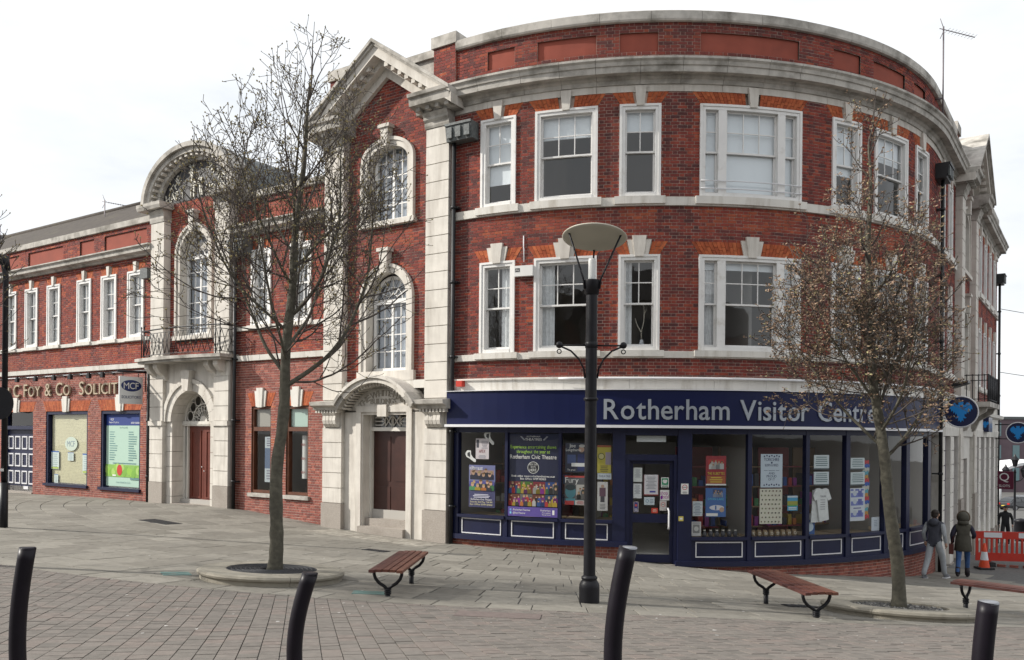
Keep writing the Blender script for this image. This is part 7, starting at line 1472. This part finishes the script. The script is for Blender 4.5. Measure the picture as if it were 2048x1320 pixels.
# ================================================================ FAR STREET
M_CARD = mat('dark_car_paint', (0.015, 0.016, 0.02), 0.2, spec=0.6); M_CARS = mat('silver_car_paint', (0.36, 0.38, 0.41), 0.25, metal=0.5); M_CGL = mat('car_glass', (0.02, 0.025, 0.03), 0.08, spec=0.7); M_TYRE = mat('tyre', (0.015, 0.015, 0.015), 0.8); M_RIM = mat('wheel_rim', (0.4, 0.4, 0.42), 0.3, metal=0.7); M_TAIL = mat('tail_lamp', (0.4, 0.01, 0.01), 0.3)
def car(x, y, rz, m, label):
    o = empty('parked_car', (x, y, gl(x, y)), label=label, cat='car', group='cars parked along the far street', rz=rz)
    prof = [(-2.1, 0.35), (-2.15, 0.62), (-2.1, 0.85), (-1.9, 0.93), (-1.3, 1.30), (-0.9, 1.43), (0.2, 1.45), (0.6, 1.36), (1.15, 0.98), (1.9, 0.85), (2.1, 0.70), (2.12, 0.40), (1.9, 0.25), (-1.9, 0.25)]
    wd = lambda z: 0.84 if z < 0.95 else 0.84-(z-0.95)*0.45
    mb = MB(); n = len(prof); mb.add([(a, -wd(z), z) for a, z in prof]+[(a, wd(z), z) for a, z in prof], [list(range(n)), list(range(n, 2*n))[::-1]]+[(i, n+i, n+(i+1) % n, (i+1) % n) for i in range(n)]); mb.build('car_body', m, o, True)
    for sgn in (-1, 1):
        for pts in ([(-1.25, 0.97), (-1.12, 1.25), (-0.3, 1.36), (-0.3, 0.97)], [(-0.22, 0.97), (-0.22, 1.36), (0.3, 1.35), (0.85, 0.98)]):
            mb = MB(); mb.add([(a, sgn*(wd(z)+0.006), z) for a, z in pts], [[0, 1, 2, 3]]); mb.build('side_window', M_CGL, o, True)
        for xx in (-1.3, 1.3):
            q = empty('wheel', (0, 0, 0), o); q.matrix_parent_inverse = Matrix.Identity(4); mb = MB(); mb.tube([(xx, sgn*0.66, 0.31), (xx, sgn*0.87, 0.31)], 0.31, 18); mb.build('tyre', M_TYRE, q, True); mb = MB(); mb.tube([(xx, sgn*0.80, 0.31), (xx, sgn*0.885, 0.31)], 0.19, 14); mb.build('rim', M_RIM, q, True)
        MB().box(-2.17, -2.05, sgn*0.55-0.14, sgn*0.55+0.14, 0.66, 0.84).build('tail_light', M_TAIL, o, True)
    mb = MB(); mb.add([(-1.86, -0.66, 0.96), (-1.33, -0.6, 1.29), (-1.33, 0.6, 1.29), (-1.86, 0.66, 0.96)], [(0, 1, 2, 3)]); mb.v = [(v[0]-0.012, v[1], v[2]+0.012) for v in mb.v]; mb.build('rear_window', M_CGL, o, True)
    MB().box(-2.175, -2.14, -0.25, 0.25, 0.48, 0.58).build('number_plate', mat('plate_yellow', (0.6, 0.48, 0.08), 0.4), o, True)
car(56.5, 94, math.radians(25), M_CARD, 'dark saloon car on the far street at the right edge'); car(63.0, 104, math.radians(60), M_CARS, 'silver car behind the dark car on the far street')
# twin lantern lamp
tx, ty = 27.2, 45.4; tz = gl(tx, ty); ln_ = empty('lantern_post', (tx, ty, tz), label='black lamp post with cluster of lanterns beyond the red barrier', cat='street lamp')
MB().lathe([(0.12, -0.3), (0.12, 0.5), (0.06, 0.6), (0.05, 3.4), (0.07, 3.42), (0.03, 3.6)], 12).build('post', M_BLACK, ln_, True)
for dx, dz in ((0, 3.75), (-0.5, 3.2), (0.5, 3.2)):
    q = empty('lantern', (0, 0, 0), ln_); q.matrix_parent_inverse = Matrix.Identity(4)
    MB().lathe([(0.10, dz), (0.19, dz+0.35), (0.24, dz+0.37), (0.08, dz+0.55), (0.03, dz+0.65), (0.001, dz+0.7)], 6, (dx, 0, 0), smooth=False).build('lantern_frame', M_BLACK, q, True)
    mb = MB(); mb.tube([(0, 0, dz-0.25 if dx else 3.5), (dx*0.6, 0, dz-0.2 if dx else 3.6), (dx, 0, dz)], 0.022, 6); mb.build('lantern_arm', M_BLACK, q, True)
bx_, by_ = 25.0, 41.2; MB().lathe([(0.26, -0.2), (0.28, 0.9), (0.32, 0.95), (0.30, 1.05), (0.001, 1.12)], 14, (bx_, by_, gl(bx_, by_))).build('litter_bin', M_BLACK, None, label='black litter bin beyond the red barrier at the right edge', cat='bin')
# white arched canopy
ca = empty('canopy', (64, 108, gl(64, 108)), label='white arched canopy over the far street stop', cat='canopy'); z0 = gl(64, 108); M_CANW = mat('canopy_white', (0.68, 0.69, 0.70), 0.5)
mb = MB(); n = 14; vs = []
for i in range(n+1):
    a = math.pi*i/n; x = 66.5-6.0*math.cos(a)
    for yy in (104, 110):
        for t in (0, 0.35): vs.append((x, yy, z0+3.6+1.9*math.sin(a)+t))
mb.add(vs, [f for i in range(n) for f in ((4*i, 4*i+4, 4*i+6, 4*i+2), (4*i+1, 4*i+3, 4*i+7, 4*i+5), (4*i, 4*i+1, 4*i+5, 4*i+4), (4*i+2, 4*i+6, 4*i+7, 4*i+3))]); mb.build('arched_roof', M_CANW, ca)
for x in (61.0, 64.6, 68.4, 72): mb = MB(); mb.tube([(x, 105, z0-0.5), (x, 105, z0+4.4)], 0.22, 10); mb.build('column', M_CANW, ca)
M_FARB = mat('far_brick', (0.13, 0.095, 0.11), 0.9, noise=0.15, nscale=0.6); M_FGL = mat('far_glass', (0.16, 0.25, 0.27), 0.2)
fb = empty('office_building', (90, 150, gl(90, 150)), label='dark purple-grey office block at the end of the far street', cat='building'); zf = gl(90, 150)
mb = MB(); mb.box(78, 130, 150, 170, zf-2, zf+13); mb.build('wall', M_FARB, fb); mb = MB(); mb.box(77.8, 130.2, 149.8, 170.2, zf+13, zf+13.5); mb.build('roof_edge', M_LEAD, fb)
for i in range(14):
    for j in range(3): mb = MB(); mb.box(79.5+i*3.3, 80.7+i*3.3, 149.9, 150.1, zf+2+j*4, zf+4.4+j*4); mb.build('window', M_FGL, fb)
hb = empty('shop_row', (40, 75, gl(40, 75)), label='low pale shop row on the far side of the right-hand street', cat='building'); zh = gl(62, 80)
# cables
def cable(a, b, sag, label):
    a, b = Vector(a), Vector(b); mb = MB(); mb.tube([tuple(a.lerp(b, t)-Vector((0, 0, sag*4*t*(1-t)))) for t in np.linspace(0, 1, 15)], 0.013, 5); mb.build('overhead_cable', M_BLACK, None, label=label, cat='cable')
cable(F(SE-0.3, 7.45, 0.1), (40, 40, 6.4), 0.35, 'upper overhead cable leaving the far end of the building'); cable(F(SE-0.3, 4.65, 0.1), (40, 40, 3.6), 0.3, 'lower overhead cable leaving the far end of the building')
bpy.data.objects.remove(hb)
# aerials
M_MAST = mat('mast_steel', (0.16, 0.14, 0.15), 0.5, metal=0.4)
def aerial(p, h, boom, label, brackets=()):
    o = empty('tv_aerial', p, label=label, cat='aerial'); p = Vector(p); mb = MB(); mb.tube([tuple(p), tuple(p+Vector((0, 0, h)))], 0.022, 8); mb.build('mast', M_MAST, o)
    d = Vector((math.cos(boom), math.sin(boom), -0.18)).normalized(); q = d.cross(Vector((0, 0, 1))).normalized(); t = p+Vector((0, 0, h-0.08)); mb = MB(); mb.tube([tuple(t-d*0.12), tuple(t+d*0.95)], 0.012, 6); mb.build('boom', M_MAST, o)
    for k in range(9): mb = MB(); c_ = t+d*(0.12+k*0.1); mb.tube([tuple(c_-q*0.14), tuple(c_+q*0.14)], 0.006, 4); mb.build('element', M_MAST, o)
    for s_ in (-1, 1): mb = MB(); mb.tube([tuple(t+d*0.02), tuple(t-d*0.1+Vector((0, 0, s_*0.28)))], 0.010, 5); mb.build('reflector_arm', M_MAST, o)
    for z, (bx, by) in brackets: mb = MB(); mb.tube([(p.x, p.y, z), (bx, by, z)], 0.025, 6); mb.build('bracket', M_MAST, o)
aerial(F(SR+0.1, 10.35, 0.14), 2.85, 0.1, 'tall television aerial on a mast above the right end of the curved parapet', [(10.6, F(SR+0.1, 0, -0.1)[:2]), (11.2, F(SR+0.1, 0, -0.1)[:2])])
aerial(F(-21.0, 9.9, -3.2), 1.5, 0.0, 'small television aerial on the tiled terrace roof at the left')
# house beyond the terrace
M_SLATE = mat('slate_roof', (0.055, 0.05, 0.05), 0.8, noise=0.3, nscale=2)
ho = empty('distant_house', (-28, 46, -1), label='dark-roofed gabled house behind the terrace at the left edge', cat='building')
mb = MB(); mb.box(-38, -25.5, 44, 54, -2, 10.3); mb.build('wall', M_BRICKP, ho)
mb = MB(); mb.add([(-38.6, 43.4, 10.2), (-25.2, 43.4, 10.2), (-26.6, 49, 13.1), (-38.6, 49, 13.1), (-38.6, 54.6, 10.2), (-25.2, 54.6, 10.2)], [(0, 1, 2, 3), (3, 2, 5, 4), (1, 5, 2)]); mb.build('roof', M_SLATE, ho)
mb = MB(); mb.add([(-30.2, 43.3, 10.4), (-26.9, 43.3, 10.4), (-28.5, 43.3, 12.5), (-28.5, 48.0, 12.5), (-30.2, 46, 10.4), (-26.9, 46, 10.4)], [(0, 1, 2), (0, 2, 3, 4), (1, 5, 3, 2)]); mb.build('dormer_gable', M_SLATE, ho)
mb = MB(); mb.tube([(-30.3, 43.25, 10.45), (-28.5, 43.25, 12.55), (-26.8, 43.25, 10.45)], 0.09, 5); mb.build('bargeboard', mat('bargeboard_grey', (0.34, 0.35, 0.35), 0.7), ho)

# ================================================================ the other side of the square, behind the viewer, mirrored in the glass
M_OPB = mat('opposite_brick', (0.16, 0.075, 0.055), 0.9, noise=0.2, nscale=1.5)
def opposite(x0, x1, y, h, wallm, fasc, label):
    o = empty('opposite_building', ((x0+x1)/2, y, 0.6), label=label, cat='building')
    mb = MB(); mb.box(x0, x1, y-9, y, -1, h); mb.build('wall', wallm, o)
    mb = MB(); mb.add([(x0-0.3, y+0.4, h), (x1+0.3, y+0.4, h), (x1+0.3, y-4.5, h+3.2), (x0-0.3, y-4.5, h+3.2), (x0-0.3, y-9.4, h), (x1+0.3, y-9.4, h)], [(0, 1, 2, 3), (3, 2, 5, 4), (0, 3, 4), (1, 5, 2)]); mb.build('roof', M_SLATE, o)
    mb = MB(); mb.box(x0+0.2, x1-0.2, y, y+0.25, 3.6, 4.6); mb.build('shop_fascia', fasc, o)
    mb = MB(); mb.box(x0+0.3, x1-0.3, y, y+0.05, 0.9, 3.5); mb.build('shop_glazing', M_CGL, o)
    n = int((x1-x0)/2.6)
    for i in range(n):
        for z in (5.4, 8.4):
            if z+1.8 < h: cx_ = x0+(x1-x0)*(i+0.5)/n; mb = MB(); mb.box(cx_-0.55, cx_+0.55, y, y+0.06, z, z+1.7); mb.build('window', M_CGL, o)
opposite(-44, -17, -19, 10.2, M_OPB, ink((0.05, 0.15, 0.08)), 'slate-roofed brick shop row across the square, mirrored with a green fascia')
opposite(-16.8, 4, -22, 11.4, mat('opposite_render', (0.30, 0.28, 0.25), 0.9), ink((0.45, 0.03, 0.03)), 'pale rendered shop across the square, mirrored with a red fascia')
opposite(4.2, 32, -20, 9.4, M_OPB, ink((0.03, 0.04, 0.15)), 'lower brick shop row across the square, mirrored with a navy fascia')
